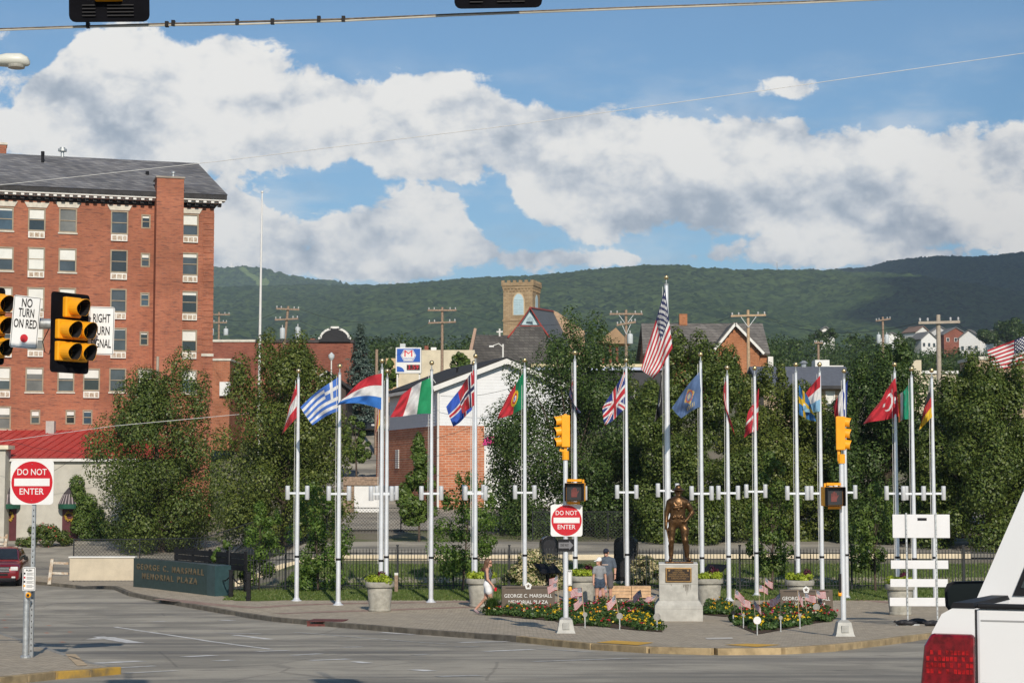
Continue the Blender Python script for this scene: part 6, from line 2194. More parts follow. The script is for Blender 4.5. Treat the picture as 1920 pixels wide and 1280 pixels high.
def chain_fence(label, pts, h, step=.17, post=3.0):
    x0, y0 = pts[0]
    r_ = thing('chain_link_fence', label, 'fence', (x0, y0, g(x0, y0)))
    o = r_.location
    P = []
    for (a, b) in zip(pts[:-1], pts[1:]):
        n = max(1, int(math.hypot(b[0] - a[0], b[1] - a[1]) / post))
        for i in range(n):
            P.append((a[0] + (b[0] - a[0]) * i / n, a[1] + (b[1] - a[1]) * i / n))
    P.append(pts[-1])
    W3 = [Vector((p[0] - o.x, p[1] - o.y, g(*p) - o.z)) for p in P]
    wires = MB()
    for q in W3:
        MB().tube([q, q + Vector((0, 0, h + .04))], .03, 6).build('post', IRON, r_)
    for a, b in zip(W3[:-1], W3[1:]):
        MB().tube([a + Vector((0, 0, h)), b + Vector((0, 0, h))], .022, 5).build('top_rail', IRON, r_)
        L = (b - a).length
        d = (b - a) / L
        k = -h
        while k < L:
            for s_ in (0, 1):
                s0, s1 = k, k + h
                z0, z1 = (0, h) if s_ == 0 else (h, 0)
                if s0 < 0:
                    z0 += (z1 - z0) * (-s0) / h; s0 = 0
                if s1 > L:
                    z1 -= (z1 - z0) * (s1 - L) / (s1 - s0); s1 = L
                pa, pb = a + d * s0 + Vector((0, 0, z0)), b - d * (L - s1) + Vector((0, 0, z1))
                u = Vector((d.x * .5, d.y * .5, .5 if s_ else -.5)) * .009
                wires.add([pa - u, pa + u, pb + u, pb - u], [(0, 1, 2, 3)])
            k += step
    w = wires.build('wire_mesh', IRON, r_)
    w['kind'] = 'stuff'
    return r_
chain_fence('black chain link fence in front of the upper car park', [(-9.6, 94), (2, 94), (16, 94)], 1.25)
chain_fence('black chain link fence along the lower lawn edge behind the dark arched stones', [(1.0, 88.5), (12, 88.8)], 1.4)
c0, c1 = at(138, 1040, 84), at(262, 1040, 84)
chain_fence('black chain link fence above the cream rendered wall', [(c0.x, 84), (c1.x, 84), (c1.x + 8, 90)], 2.05)

# cream rendered wall and white rustic rails by the drive
CRW = mat('cream_render', (.52, .45, .34), .85, var=.08, vs=2)
a_, b_ = at(130, 1086, 72), at(252, 1084, 72)
cw = thing('cream_wall', 'low cream rendered wall standing beside the green memorial wall', 'wall', a_)
hh = at(130, 1046, 72).z - a_.z
MB().prism([(0, -.03), (b_.x - a_.x, -.03), (b_.x - a_.x, hh + .02), (0, hh)], 'y', 0, .3).build('render', CRW, cw)
MB().box(-.04, b_.x - a_.x + .02, -.04, .34, hh + .02, hh + .07).build('coping', TRIM, cw)
RW = mat('peeling_white_wood', (.62, .58, .5), .8, vs=6, col2=(.35, .22, .12))
def rail_fence(px0, px1, py0, py1, Y, label, n=2):
    a = at(px0, py1, Y); b = at(px1, py1, Y)
    r_ = thing('rail_fence', label, 'fence', a)
    h = at(px0, py0, Y).z - a.z
    for k, q in enumerate((Vector((0, 0, 0)),) if n == 1 else (Vector((0, 0, 0)), b - a)):
        MB().prism([(q.x - .07, -.2), (q.x + .07, -.2), (q.x + .16, h), (q.x + .04, h)], 'y', q.y - .06, q.y + .06).build('post', RW, r_)
    for zz in (.3, .8):
        MB().bar((0.06, 0, h * zz), (b.x - a.x, b.y - a.y, h * zz - .02), .06, .09).build('rail', RW, r_)
rail_fence(93, 128, 1047, 1085, 73, 'white rustic rail fence end leaning beside the cream wall', 1)
rail_fence(-60, 9, 1001, 1026, 88, 'short peeling white rail fence behind the red car')

# black bollards with chain beside the memorial wall
prev = None
for k, (px, py, lb) in enumerate(((404, 1113, 'black square bollard against the end of the green memorial wall'), (433, 1121, 'black square bollard in the middle of the chained row'), (466, 1126, 'black square bollard at the free end of the chained row'))):
    b = gnd(px, py, .13)
    r_ = thing('bollard', lb, 'bollard', b, 0, 'chained bollards')
    MB().box(-.07, .07, -.07, .07, -.05, .95).build('shaft', BLACK, r_, bevel=.01)
    MB().box(-.085, .085, -.085, .085, .95, .98).box(-.085, .085, -.085, .085, .1, .14).build('cap', BLACK, r_)
    if prev is not None:
        d = b - prev
        chn = thing('chain', ('black chain hanging from the bollard by the memorial wall', 'black chain hanging between the last two bollards of the row')[k - 1], 'chain', prev)
        pts = [(d.x * t, d.y * t, .82 + d.z * t - .28 * math.sin(math.pi * t)) for t in [i / 14 for i in range(15)]]
        for i in range(14):
            p0, p1 = Vector(pts[i]), Vector(pts[i + 1])
            MB().bar(p0, p1, .05 if i % 2 else .02, .02 if i % 2 else .05).build('chain_links', BLACK, chn)
    prev = b.copy()

# concrete planters
PLM = mat('planter_concrete', (.33, .315, .27), .9, var=.2, vs=6, bump=.5, bs=35)
LIME = leafmat('lime_leaves', (.22, .30, .02), (.42, .48, .05), None, .3)
PURP = leafmat('purple_leaves', (.05, .008, .02), (.13, .02, .05), None, .2)
def planter(px, py, lb, w=54, seed=0):
    b = gnd(px, py, .13)
    r_ = thing('planter', lb, 'planter', b, 0, 'round concrete planters')
    k = w / 2 / (F / b.y)
    MB().lathe([(k * .74, 0), (k * .78, .02), (k * .78, .07), (k * .74, .09), (k * .86, .68), (k * .84, .7), (k * .84, .74), (k * .98, .76), (k * 1.0, .80), (k * 1.0, .88), (k * .96, .92), (k * .86, .92), (k * .84, .85)], 28).build('pot', PLM, r_, smooth=35)
    MB().lathe([(k * .85, .82), (k * .85, .86)], 20).build('soil', MULCH, r_)
    rr = random.Random(seed)
    bl = [(rr.uniform(-.7, .7) * k, rr.uniform(-.6, .6) * k, .95 + rr.random() * .1, .16, .12) for _ in range(9)]
    V, Fq = clump_leaves(bl, 900, .1, seed)
    raw_mesh('lime_foliage', V, Fq, LIME, r_)
    bl = [(rr.uniform(-.1, .6) * k, rr.uniform(.1, .5) * k, 1.06 + rr.random() * .12, .1, .14) for _ in range(3)]
    V, Fq = clump_leaves(bl, 160, .09, seed + 1)
    raw_mesh('purple_foliage', V, Fq, PURP, r_)
    return r_
planter(712, 1145, 'round concrete planter alone in front of the paired flagpoles', 54, 1)
planter(902, 1137, 'round concrete planter just behind the walking woman', 56, 2)
planter(1094, 1131, 'round concrete planter behind the girl in the white cap', 50, 3)
planter(1330, 1137, 'round concrete planter beside the statue plinth', 52, 4)
planter(1500, 1141, 'round concrete planter hidden behind the brown sign by the pedestal', 54, 5)
planter(1688, 1152, 'round concrete planter behind the white boarded stand', 54, 6)
mp = gnd(743, 1110, .13)
mk = thing('marker_post', 'short grey marker post on the grass strip by the round planter', 'post', mp)
MB().box(-.06, .06, -.06, .06, -.05, .62).build('shaft', WOOD, mk)
MB().box(-.065, .065, -.065, .065, .621, .7).build('white_top', TRIM, mk)

# ================================================================ STATUE AND PLINTH
PLN = mat('plinth_concrete', (.42, .41, .375), .85, var=.16, vs=3.5, bump=.25, bs=18)
STAIN = mat('dark_stain', (.22, .205, .18), .9, var=.3, vs=12)
b = gnd(1273, 1164, .13)
pl_ = thing('statue_plinth', 'stepped pale concrete plinth with bronze plaque under the soldier', 'plinth', b, R(-4))
def pz(py):
    return at(1273, py, b.y).z - b.z
s_ = F / b.y
w0, w1, w2 = 89 / s_, 80 / s_, 72 / s_
z1, z2, z3, z4 = pz(1141), pz(1130), pz(1095), pz(1059)
MB().box(-w0 / 2, w0 / 2, 0, w0, -.05, z1).build('base_step', PLN, pl_, bevel=.01)
MB().loft([[(-w0 / 2 + .0, .0, z1 + .004), (w0 / 2 - .0, .0, z1 + .004), (w0 / 2, w0, z1 + .004), (-w0 / 2, w0, z1 + .004)], [(-w0 / 2 + .01, .01, z1 + .09), (w0 / 2 - .01, .01, z1 + .09), (w0 / 2 - .01, w0 - .01, z1 + .09), (-w0 / 2 + .01, w0 - .01, z1 + .09)], [(-w2 / 2 - .02, .09, z2 + .06), (w2 / 2 + .02, .09, z2 + .06), (w2 / 2 + .02, w0 - .09, z2 + .06), (-w2 / 2 - .02, w0 - .09, z2 + .06)]]).build('sloped_step', PLN, pl_)
MB().box(-w2 / 2, w2 / 2, .1, w0 - .1, z2 + .062, z3).build('die', PLN, pl_)
MB().box(-w2 / 2, w2 / 2, .103, w0 - .1, z3 + .004, z4).build('upper_die', PLN, pl_)
MB().box(-w2 / 2 - .006, w2 / 2 + .006, .094, w0 - .094, z4 + .001, z4 + .03).build('cap', mat('pale_cap', (.6, .59, .55), .8), pl_)
for sx0, sw0, sl0 in ((.14, .05, .10), (.19, .045, .2), (.225, .03, .33), (.255, .03, .24), (.285, .025, .12), (-.2, .03, .05), (.33, .02, .16)):
    MB().prism([(sx0 - sw0 / 2, z3 - .004), (sx0 + sw0 / 2, z3 - .004), (sx0 + sw0 * .35, z3 - sl0 * .5), (sx0 + sw0 * .1, z3 - sl0), (sx0 - sw0 * .15, z3 - sl0 * .9), (sx0 - sw0 * .4, z3 - sl0 * .45)], 'y', .098, .0995).build('water_stain', STAIN, pl_)
PLB = mat('bronze_dark', (.035, .022, .014), .5, .3, var=.4, vs=20)
PLG = mat('bronze_polished', (.45, .27, .11), .35, .75, var=.15, vs=20)
x0, x1 = -.36, .36
zb0, zb1 = pz(1091), pz(1064)
pq = MB().box(x0, x1, .06, .1, zb0, zb1).build('plaque', PLG, pl_, bevel=.008)
MB().box(x0 + .04, x1 - .04, .055, .0595, zb0 + .035, zb1 - .035).build('plaque_field', PLB, pq)
for k, (t, wd) in enumerate((('GENERAL', .22), ('GEORGE C. MARSHALL', .34), ('SOLDIER  STATESMAN', .5), ('MEMORIAL PLAZA UNIONTOWN', .58), ('DEDICATED', .4))):
    letters(t, (0, .053, zb1 - .075 - k * .055), .055, PLG, pq, width=wd)
for sx in (-1, 1):
    MB().prism([(sx * .26 + .03 * math.cos(k * .785), zb1 - .075 + .03 * math.sin(k * .785)) for k in range(8)], 'y', .05, .0545).build('rosette', PLG, pq)

def to_fig(prims, name, mats, parent, cell=.012):
    V, Qd, mi = sdf_body(prims, cell)
    return raw_mesh(name, V, Qd, mats, parent, mi=mi, smooth=True)
ONE = (1, 1, 1)
def hand(prims, w, d, side, mi, curl=.5, sc=1.0, palm_n=(0, -1, 0)):
    """small hand: wrist w, pointing d; side +1/-1 puts the thumb"""
    w = Vector(w); d = Vector(d).normalized(); n = Vector(palm_n).normalized()
    s = d.cross(n).normalized() * side
    pe = w + d * .075 * sc
    prims.append((w, pe, .024 * sc, .03 * sc, .02, mi, ONE))
    for k, (off, ln) in enumerate(((-.026, .068), (-.009, .078), (.009, .074), (.026, .058))):
        a = pe + s * off * sc
        m = a + (d * (1 - .35 * curl) + n * .75 * curl).normalized() * ln * .55 * sc
        e = m + (d * (1 - curl) + n * 1.2 * curl).normalized() * ln * .5 * sc
        prims.append((a, m, .0105 * sc, .0095 * sc, .006, mi, ONE))
        prims.append((m, e, .0095 * sc, .008 * sc, .006, mi, ONE))
    t0 = w + d * .025 * sc - s * .024 * sc
    t1 = t0 + (d * .6 - s * .7 + n * .3).normalized() * .04 * sc
    t2 = t1 + (d * .9 - s * .1 + n * .4).normalized() * .032 * sc
    prims.append((t0, t1, .013 * sc, .011 * sc, .01, mi, ONE))
    prims.append((t1, t2, .011 * sc, .009 * sc, .006, mi, ONE))

# bronze soldier (faces -y, head turned a little to the right of the picture)
BZ = mat('bronze', (.125, .068, .031), .38, .75, var=.35, vs=7, bump=.35, bs=26)
st = thing('soldier_statue', 'bronze statue of a soldier in brimmed helmet standing hand on hip', 'statue', (b.x, b.y, b.z + z4 + .03), R(-4))
st_c = Vector((0, w0 / 2, 0))
sc_ = (at(1273, 909, b.y).z - b.z - z4 - .08) / 1.80
Pm = []
def cap(a, b_, ra, rb, k=.04, mi=0, sc=ONE):
    Pm.append((a, b_, ra, rb, k, mi, sc))
# legs
cap((-.12, 0, .93), (-.155, -.02, .50), .098, .068); cap((-.155, -.02, .50), (-.165, .03, .12), .066, .048); cap((-.165, .02, .06), (-.19, -.16, .045), .05, .042, .03)
cap((.12, 0, .93), (.17, -.06, .50), .10, .07); cap((.17, -.06, .50), (.215, .01, .12), .068, .048); cap((.215, .01, .06), (.27, -.15, .045), .05, .042, .03)
cap((-.165, .03, .36), (-.162, .03, .30), .066, .06, .02); cap((.195, .0, .36), (.2, .0, .30), .068, .062, .02)
for k in range(5):
    z = .16 + k * .05
    cap((-.165, .022, z), (-.165, .022, z + .012), .058 + .002 * k, .058 + .002 * k, .008); cap((.212, .005, z), (.21, .005, z + .012), .058 + .002 * k, .058 + .002 * k, .008)
# breeches flare, pelvis, torso
cap((-.16, 0, .74), (-.16, -.01, .66), .092, .08, .03); cap((.175, -.03, .74), (.18, -.04, .66), .094, .08, .03)
cap((-.07, 0, .95), (.08, 0, .95), .125, .125, .06, 0, (1, .82, 1))
cap((0, 0, 1.0), (0, -.01, 1.2), .165, .165, .06, 0, (1, .72, 1)); cap((0, -.01, 1.2), (0, -.01, 1.36), .165, .20, .06, 0, (1, .68, 1))
cap((-.16, 0, 1.40), (.16, 0, 1.40), .085, .085, .06)
cap((0, 0, 1.035), (0, 0, 1.06), .178, .178, .01, 0, (1, .76, 1))
for sx in (-1, 1):
    cap((sx * .10, -.125, 1.04), (sx * .10, -.125, 1.05), .04, .04, .015)
cap((0, -.15, 1.05), (.01, -.15, 1.045), .022, .022, .01)
cap((-.08, -.135, 1.27), (.09, -.14, 1.30), .035, .035, .03); cap((-.1, -.12, 1.38), (.02, -.15, 1.22), .02, .02, .015); cap((.1, -.12, 1.38), (.02, -.15, 1.22), .02, .02, .015)
# neck, head, helmet
cap((0, 0, 1.42), (.01, -.02, 1.52), .062, .056, .03)
cap((.015, -.03, 1.585), (.02, -.035, 1.66), .072, .085, .02, 0, (.92, 1.05, 1)); cap((.03, -.09, 1.545), (.03, -.085, 1.56), .04, .045, .03)
cap((.045, -.125, 1.61), (.047, -.12, 1.635), .014, .011, .012); cap((.04, -.112, 1.572), (.055, -.11, 1.572), .012, .012, .01)
cap((.1, -.02, 1.61), (.1, -.015, 1.63), .016, .018, .01); cap((-.06, -.02, 1.61), (-.06, -.015, 1.63), .016, .018, .01)
cap((.02, -.03, 1.685), (.02, -.03, 1.69), .165, .16, .01, 0, (1, 1.05, .16)); cap((.02, -.03, 1.70), (.02, -.03, 1.745), .105, .075, .03, 0, (1, 1.1, .9))
# right arm hanging, holding stick (left of the picture)
cap((-.2, 0, 1.39), (-.265, .01, 1.12), .072, .056, .03); cap((-.265, .01, 1.12), (-.28, -.05, .86), .054, .036, .02)
hand(Pm, (-.28, -.05, .86), (0, -.05, -1), -1, 0, .75, 1.05, (1, 0, 0))
cap((-.272, -.06, .80), (-.20, -.1, .42), .017, .012, .0)
cap((-.272, -.06, .80), (-.285, -.05, .9), .018, .02, .0)
# left arm on the hip
cap((.2, 0, 1.39), (.345, .03, 1.16), .072, .058, .03); cap((.345, .03, 1.16), (.215, -.1, .99), .055, .036, .02)
hand(Pm, (.215, -.1, .99), (-.6, -.3, -.6), 1, 0, .5, 1.0, (-.3, .8, 0))
cap((.25, 0, 1.33), (.29, .01, 1.26), .073, .07, .015)
ob_ = to_fig(Pm, 'figure', BZ, st, .0115)
ob_.scale = (sc_,) * 3
ob_.location = st_c + Vector((0, 0, .04))
MB().box(-.36, .42, w0 / 2 - .36, w0 / 2 + .34, 0, .045).build('bronze_base', BZ, st, bevel=.01)

# ================================================================ PEOPLE
SKIN = mat('skin', (.50, .27, .19), .5, var=.06)
def person(px, py, label, rz):
    b = gnd(px, py, .13)
    return thing('person', label, 'person', b, R(rz)), b
HAIRB = mat('brown_hair', (.11, .055, .03), .6, var=.3, vs=25)
TANK = mat('dark_patterned_top', (.018, .02, .026), .8, vs=34, col2=(.16, .18, .19), detail=1)
SHW = mat('white_shorts', (.74, .74, .75), .8, var=.05)
SHOE = mat('grey_pink_shoes', (.30, .22, .24), .7, var=.2)
DEN = mat('denim', (.045, .065, .10), .85, var=.35, vs=25)
def stripe_mat():
    m = bpy.data.materials.new('striped_tee')
    m.use_nodes = True
    t = NT(m.node_tree)
    tcn = t.n('ShaderNodeTexCoord')
    sp = t.n('ShaderNodeSeparateXYZ')
    m.node_tree.links.new(tcn.outputs['Object'], sp.inputs[0])
    s = t.m('SINE', t.m('MULTIPLY', sp.outputs[2], 260.0))
    t.put(m.node_tree.nodes['Principled BSDF'].inputs['Base Color'], t.mix(t.mr(s, -.3, .3), (.07, .075, .09, 1), (.42, .43, .44, 1)))
    m.node_tree.nodes['Principled BSDF'].inputs['Roughness'].default_value = .9
    return m
STEE = stripe_mat()
TEE = mat('slate_tee', (.085, .105, .135), .9, var=.12, vs=9)
SHG = mat('grey_shorts', (.11, .10, .105), .9, var=.12)
CAPW = mat('white_cap', (.78, .78, .78), .8, var=.03)
CAPN = mat('navy_cap', (.015, .018, .035), .8)
SHADES = mat('sunglasses', (.006, .006, .007), .15)
RUBB = mat('dark_trainers', (.03, .03, .035), .7)
# the walking woman: built facing -y, turned to walk to the right
wom, wb = person(914, 1151, 'person with long brown hair in dark top and white shorts walking past the brown sign', 84)
Pm = []
# hips at 0,0,.86 ; forward is -y
cap((-.075, 0, .84), (-.075, -.12, .47), .088, .06, .04, 0); cap((-.075, -.12, .47), (-.075, -.02, .10), .056, .036, .03, 0)      # front leg
cap((.075, 0, .84), (.075, .06, .47), .088, .06, .04, 0); cap((.075, .06, .47), (.075, .36, .16), .056, .036, .03, 0)            # trailing leg
cap((-.075, -.02, .05), (-.075, -.16, .035), .042, .034, .02, 3); cap((.075, .39, .12), (.075, .29, .035), .042, .034, .02, 3)
cap((-.075, -.01, .86), (-.078, -.05, .70), .108, .108, .03, 2); cap((.075, -.01, .86), (.078, .02, .70), .108, .108, .03, 2)
cap((-.06, .0, .90), (.06, .0, .90), .12, .12, .05, 2, (1, .95, 1))
cap((0, -.01, .99), (0, -.01, 1.14), .122, .125, .05, 1, (1, .82, 1)); cap((0, -.02, 1.14), (0, -.01, 1.28), .13, .135, .05, 1, (1, .78, 1))
cap((-.06, -.09, 1.2), (.06, -.09, 1.2), .058, .058, .04, 1)
cap((-.13, 0, 1.345), (.13, 0, 1.345), .052, .052, .05, 0); cap((-.08, 0, 1.34), (.08, 0, 1.34), .055, .055, .03, 1)
cap((0, 0, 1.36), (0, -.03, 1.45), .048, .046, .03, 0)
cap((0, -.045, 1.50), (0, -.05, 1.58), .062, .076, .02, 0, (.9, 1.05, 1)); cap((0, -.11, 1.465), (0, -.105, 1.48), .028, .03, .02, 0)
cap((0, -.135, 1.525), (0, -.128, 1.55), .013, .01, .01, 0); cap((-.02, -.125, 1.49), (.02, -.125, 1.49), .009, .009, .01, 0)
for sx in (-1, 1):
    cap((sx * .068, -.04, 1.53), (sx * .068, -.035, 1.55), .013, .014, .008, 0)
# near arm (right of walker = -x after turning faces the camera): hangs forward holding a red cup
cap((-.165, 0, 1.33), (-.19, -.03, 1.06), .046, .038, .02, 0); cap((-.19, -.03, 1.06), (-.18, -.20, .86), .037, .026, .02, 0)
hand(Pm, (-.18, -.20, .86), (0.02, -.35, -.9), 1, 0, .7, .9, (1, 0, 0))
cap((.165, 0, 1.33), (.19, .07, 1.07), .046, .038, .02, 0); cap((.19, .07, 1.07), (.19, .04, .84), .037, .026, .02, 0)
hand(Pm, (.19, .04, .84), (0, -.1, -1), -1, 0, .4, .9, (-1, 0, 0))
to_fig(Pm, 'body', [SKIN, TANK, SHW, SHOE], wom, .0115)
Pm = []
cap((0, -.02, 1.60), (0, .0, 1.585), .083, .088, .02, 0, (.95, 1.05, 1)); cap((0, .04, 1.55), (0, .085, 1.36), .082, .07, .03, 0, (1, .8, 1)); cap((0, .07, 1.40), (0, .09, 1.30), .075, .045, .03, 0, (1.1, .7, 1))
cap((-.055, -.02, 1.56), (-.06, .03, 1.38), .036, .036, .02, 0); cap((.055, -.02, 1.56), (.06, .03, 1.38), .036, .036, .02, 0)
to_fig(Pm, 'hair', HAIRB, wom, .0115)
MB().box(-.075, .075, -.132, -.118, 1.535, 1.565).bar((-.08, -.12, 1.552), (-.08, -.03, 1.552), .008, .012).bar((.08, -.12, 1.552), (.08, -.03, 1.552), .008, .012).build('sunglasses', SHADES, wom)
cupw = Matrix.Rotation(R(84), 3, 'Z') @ Vector((-.165, -.265, .74))
cup = thing('red_cup', 'small red cup held by the walking person in white shorts', 'cup', wb + cupw)
MB().lathe([(.034, -.03), (.045, .07), (.046, .075), (.04, .075), (.03, -.02)], 14).build('cup_body', mat('red_plastic', (.6, .015, .03), .4), cup, smooth=40)
# girl in white cap, seen from behind the shoulder, looking left
girl, gb = person(1124, 1140, 'person in white cap, grey striped tee and denim shorts standing by the flower bed', 20)
Pm = []
cap((-.08, 0, .80), (-.09, 0, .45), .084, .056, .04, 0); cap((-.09, 0, .45), (-.10, .03, .09), .054, .034, .03, 0); cap((-.10, .02, .04), (-.11, -.12, .035), .04, .034, .02, 3)
cap((.08, 0, .80), (.13, -.02, .45), .084, .056, .04, 0); cap((.13, -.02, .45), (.19, .03, .09), .054, .034, .03, 0); cap((.19, .02, .04), (.22, -.11, .035), .04, .034, .02, 3)
cap((-.08, 0, .84), (-.085, 0, .72), .104, .10, .03, 2); cap((.08, 0, .84), (.088, -.005, .72), .104, .10, .03, 2); cap((-.06, 0, .88), (.06, 0, .88), .112, .112, .05, 2, (1, .9, 1))
cap((0, 0, .97), (0, 0, 1.12), .125, .125, .05, 1, (1, .78, 1)); cap((0, 0, 1.12), (0, 0, 1.24), .128, .132, .05, 1, (1, .75, 1)); cap((-.12, 0, 1.30), (.12, 0, 1.30), .056, .056, .05, 1)
cap((-.155, 0, 1.29), (-.19, 0, 1.15), .06, .06, .02, 1); cap((.155, 0, 1.29), (.19, 0, 1.15), .06, .06, .02, 1)
cap((-.18, 0, 1.2), (-.205, .0, 1.02), .04, .036, .02, 0); cap((-.205, 0, 1.02), (-.235, -.07, .83), .035, .025, .02, 0); hand(Pm, (-.235, -.07, .83), (-.05, -.12, -1), -1, 0, .45, .85, (1, 0, 0))
cap((.18, 0, 1.2), (.21, .0, 1.02), .04, .036, .02, 0); cap((.21, 0, 1.02), (.215, -.05, .84), .035, .025, .02, 0); hand(Pm, (.215, -.05, .84), (0, -.1, -1), 1, 0, .45, .85, (-1, 0, 0))
cap((0, 0, 1.31), (-.01, -.01, 1.40), .046, .045, .03, 0)
hd_ = Vector((-.03, -.02, 1.48))
cap((-.02, -.01, 1.45), (-.02, -.01, 1.53), .06, .075, .02, 0, (1, .95, 1)); cap((-.085, -.02, 1.41), (-.08, -.02, 1.43), .026, .03, .02, 0); cap((-.105, -.025, 1.465), (-.10, -.025, 1.49), .012, .010, .01, 0)
cap((-.02, -.085, 1.47), (-.02, -.085, 1.49), .012, .013, .008, 0); cap((-.092, -.02, 1.435), (-.09, 0, 1.435), .009, .009, .008, 0)
to_fig(Pm, 'body', [SKIN, STEE, DEN, SHOE], girl, .0115)
Pm = []
cap((.02, .01, 1.50), (.045, .02, 1.36), .066, .05, .02, 0); cap((.01, -.05, 1.50), (.02, -.05, 1.42), .035, .03, .02, 0)
to_fig(Pm, 'hair', HAIRB, girl, .0115)
Pm = []
cap((-.015, -.01, 1.55), (-.005, -.01, 1.575), .088, .08, .02, 0, (1, .95, .85)); cap((-.12, -.02, 1.525), (-.17, -.03, 1.515), .05, .04, .02, 0, (1, 1.3, .28))
to_fig(Pm, 'cap', CAPW, girl, .0115)
# man in navy cap facing the viewer
man, mb_ = person(1138, 1128, 'person in navy cap, sunglasses and slate tee standing behind the one in the white cap', -8)
Pm = []
cap((-.1, 0, .88), (-.11, 0, .50), .10, .068, .04, 0); cap((-.11, 0, .50), (-.115, .03, .10), .064, .042, .03, 0); cap((-.115, .02, .05), (-.13, -.14, .04), .05, .04, .02, 3)
cap((.1, 0, .88), (.115, 0, .50), .10, .068, .04, 0); cap((.115, 0, .50), (.12, .03, .10), .064, .042, .03, 0); cap((.12, .02, .05), (.14, -.14, .04), .05, .04, .02, 3)
cap((-.095, 0, .92), (-.112, -.005, .55), .122, .108, .03, 2); cap((.095, 0, .92), (.116, -.005, .55), .122, .108, .03, 2); cap((-.08, 0, .95), (.08, 0, .95), .13, .13, .05, 2, (1, .9, 1))
cap((0, 0, .98), (0, -.01, 1.18), .175, .18, .05, 1, (1, .78, 1)); cap((0, -.01, 1.18), (0, 0, 1.36), .18, .185, .05, 1, (1, .72, 1)); cap((-.17, 0, 1.43), (.17, 0, 1.43), .07, .07, .06, 1)
for sx in (-1, 1):
    cap((sx * .21, 0, 1.41), (sx * .265, 0, 1.2), .078, .074, .02, 1)
    cap((sx * .255, 0, 1.24), (sx * .28, .0, 1.10), .05, .045, .02, 0); cap((sx * .28, 0, 1.10), (sx * .285, -.08, .88), .044, .03, .02, 0)
    hand(Pm, (sx * .285, -.08, .88), (0, -.12, -1), sx, 0, .5, 1.0, (-sx, 0, 0))
cap((0, 0, 1.45), (-.01, -.03, 1.56), .062, .058, .03, 0)
cap((-.02, -.045, 1.61), (-.02, -.05, 1.69), .072, .086, .02, 0, (.95, 1.05, 1)); cap((-.03, -.11, 1.575), (-.03, -.105, 1.59), .036, .038, .02, 0); cap((-.035, -.145, 1.635), (-.033, -.138, 1.66), .015, .012, .01, 0)
cap((-.05, -.135, 1.598), (-.015, -.137, 1.598), .010, .010, .01, 0)
for sx in (-1, 1):
    cap((-.02 + sx * .088, -.04, 1.64), (-.02 + sx * .088, -.035, 1.665), .015, .017, .008, 0)
to_fig(Pm, 'body', [SKIN, TEE, SHG, RUBB], man, .0115)
MB().box(-.10, .055, -.15, -.13, 1.645, 1.682).build('sunglasses', SHADES, man)
MB().box(-.14, .06, -.158, -.142, 1.25, 1.275).build('chest_stripe', mat('orange_white_print', (.6, .45, .36), .8), man)
Pm = []
cap((-.02, -.045, 1.725), (-.02, -.04, 1.74), .098, .088, .02, 0, (1, 1.05, .8)); cap((-.03, -.15, 1.705), (-.035, -.2, 1.69), .06, .05, .02, 0, (1.3, 1, .25))
to_fig(Pm, 'cap', CAPN, man, .0115)
MB().lathe([(.034, -.015), (.036, 0), (.034, .015)], 12, (.285, -.065, .93)).build('wristband', BLACK, man)

# ================================================================ PLAZA FURNITURE AND BEDS
PINE = mat('pale_pine', (.55, .36, .21), .8, var=.2, vs=6)
for k, (px, py, lb) in enumerate(((1166, 1122, 'pale pine slatted bench left of the flagpole with the crossed flag'), (1202, 1122, 'pale pine slatted bench right of the flagpole with the crossed flag'))):
    b = gnd(px, py + 1, .13)
    r_ = thing('timber_bench', lb, 'bench', b, 0, 'pine benches')
    for i in range(4):
        MB().box(-.34, .34, .02 + i * .11, .12 + i * .11, .40, .44).build('seat_slat', PINE, r_)
    for i in range(3):
        MB().box(-.34, .34, 0, .019, .05 + i * .115, .155 + i * .115).build('front_board', PINE, r_)
    for sx in (-1, 1):
        MB().box(sx * .3 - .04, sx * .3 + .04, .03, .44, 0, .395).build('leg', PINE, r_)
GRAN = mat('black_granite', (.012, .012, .014), .25, var=.3, vs=8)
for k, (px, py, w, hpx, lb, Y) in enumerate(((1172, 1068, 40, 64, 'black arched granite memorial stone behind the person in the navy cap', 70.2), (1031, 1066, 30, 62, 'black arched granite memorial stone behind the beige flowering shrub', 71.0))):
    b = at(px, py, Y)
    b.z = g(b.x, b.y)
    r_ = thing('memorial_stone', lb, 'memorial', b, R(-20 if k == 0 else 15), 'arched memorial stones')
    sw_ = w / (F / Y) * 1.1
    sh_z = at(px, py - hpx, Y).z - b.z
    n = 10
    pts = [(-sw_ / 2, .1), (sw_ / 2, .1), (sw_ / 2, sh_z - .3)] + [(sw_ / 2 * math.cos(math.pi * i / n), sh_z - .3 + .3 * math.sin(math.pi * i / n)) for i in range(1, n)] + [(-sw_ / 2, sh_z - .3)]
    MB().prism(pts, 'y', 0, .3).build('tablet', GRAN, r_, bevel=.01)
    MB().box(-sw_ / 2 - .12, sw_ / 2 + .12, -.12, .42, -.1, .098).build('foot', CONC, r_)
    MB().prism([(x * .8, .25 + (z - .1) * .82) for x, z in pts], 'y', -.012, -.001).build('inscribed_panel', mat('grey_polished', (.03, .03, .034), .2), r_)
for k, (px, py, hp, rz, lb) in enumerate(((1027, 1108, 42, 30, 'black slanted information panel on a post over the beige shrub'), (1338, 1110, 40, -40, 'black slanted information panel on a post beside the plinth planter'))):
    b = gnd(px, py, .13)
    r_ = thing('information_panel', lb, 'information panel', b, R(rz), 'slanted information panels')
    MB().box(-.05, .05, -.05, .05, 0, .72).build('post', BLACK, r_)
    MB().slab([(-.42, -.3, .68), (.42, -.3, .68), (.42, .3, 1.0), (-.42, .3, 1.0)], .05).build('panel', BLACK, r_)

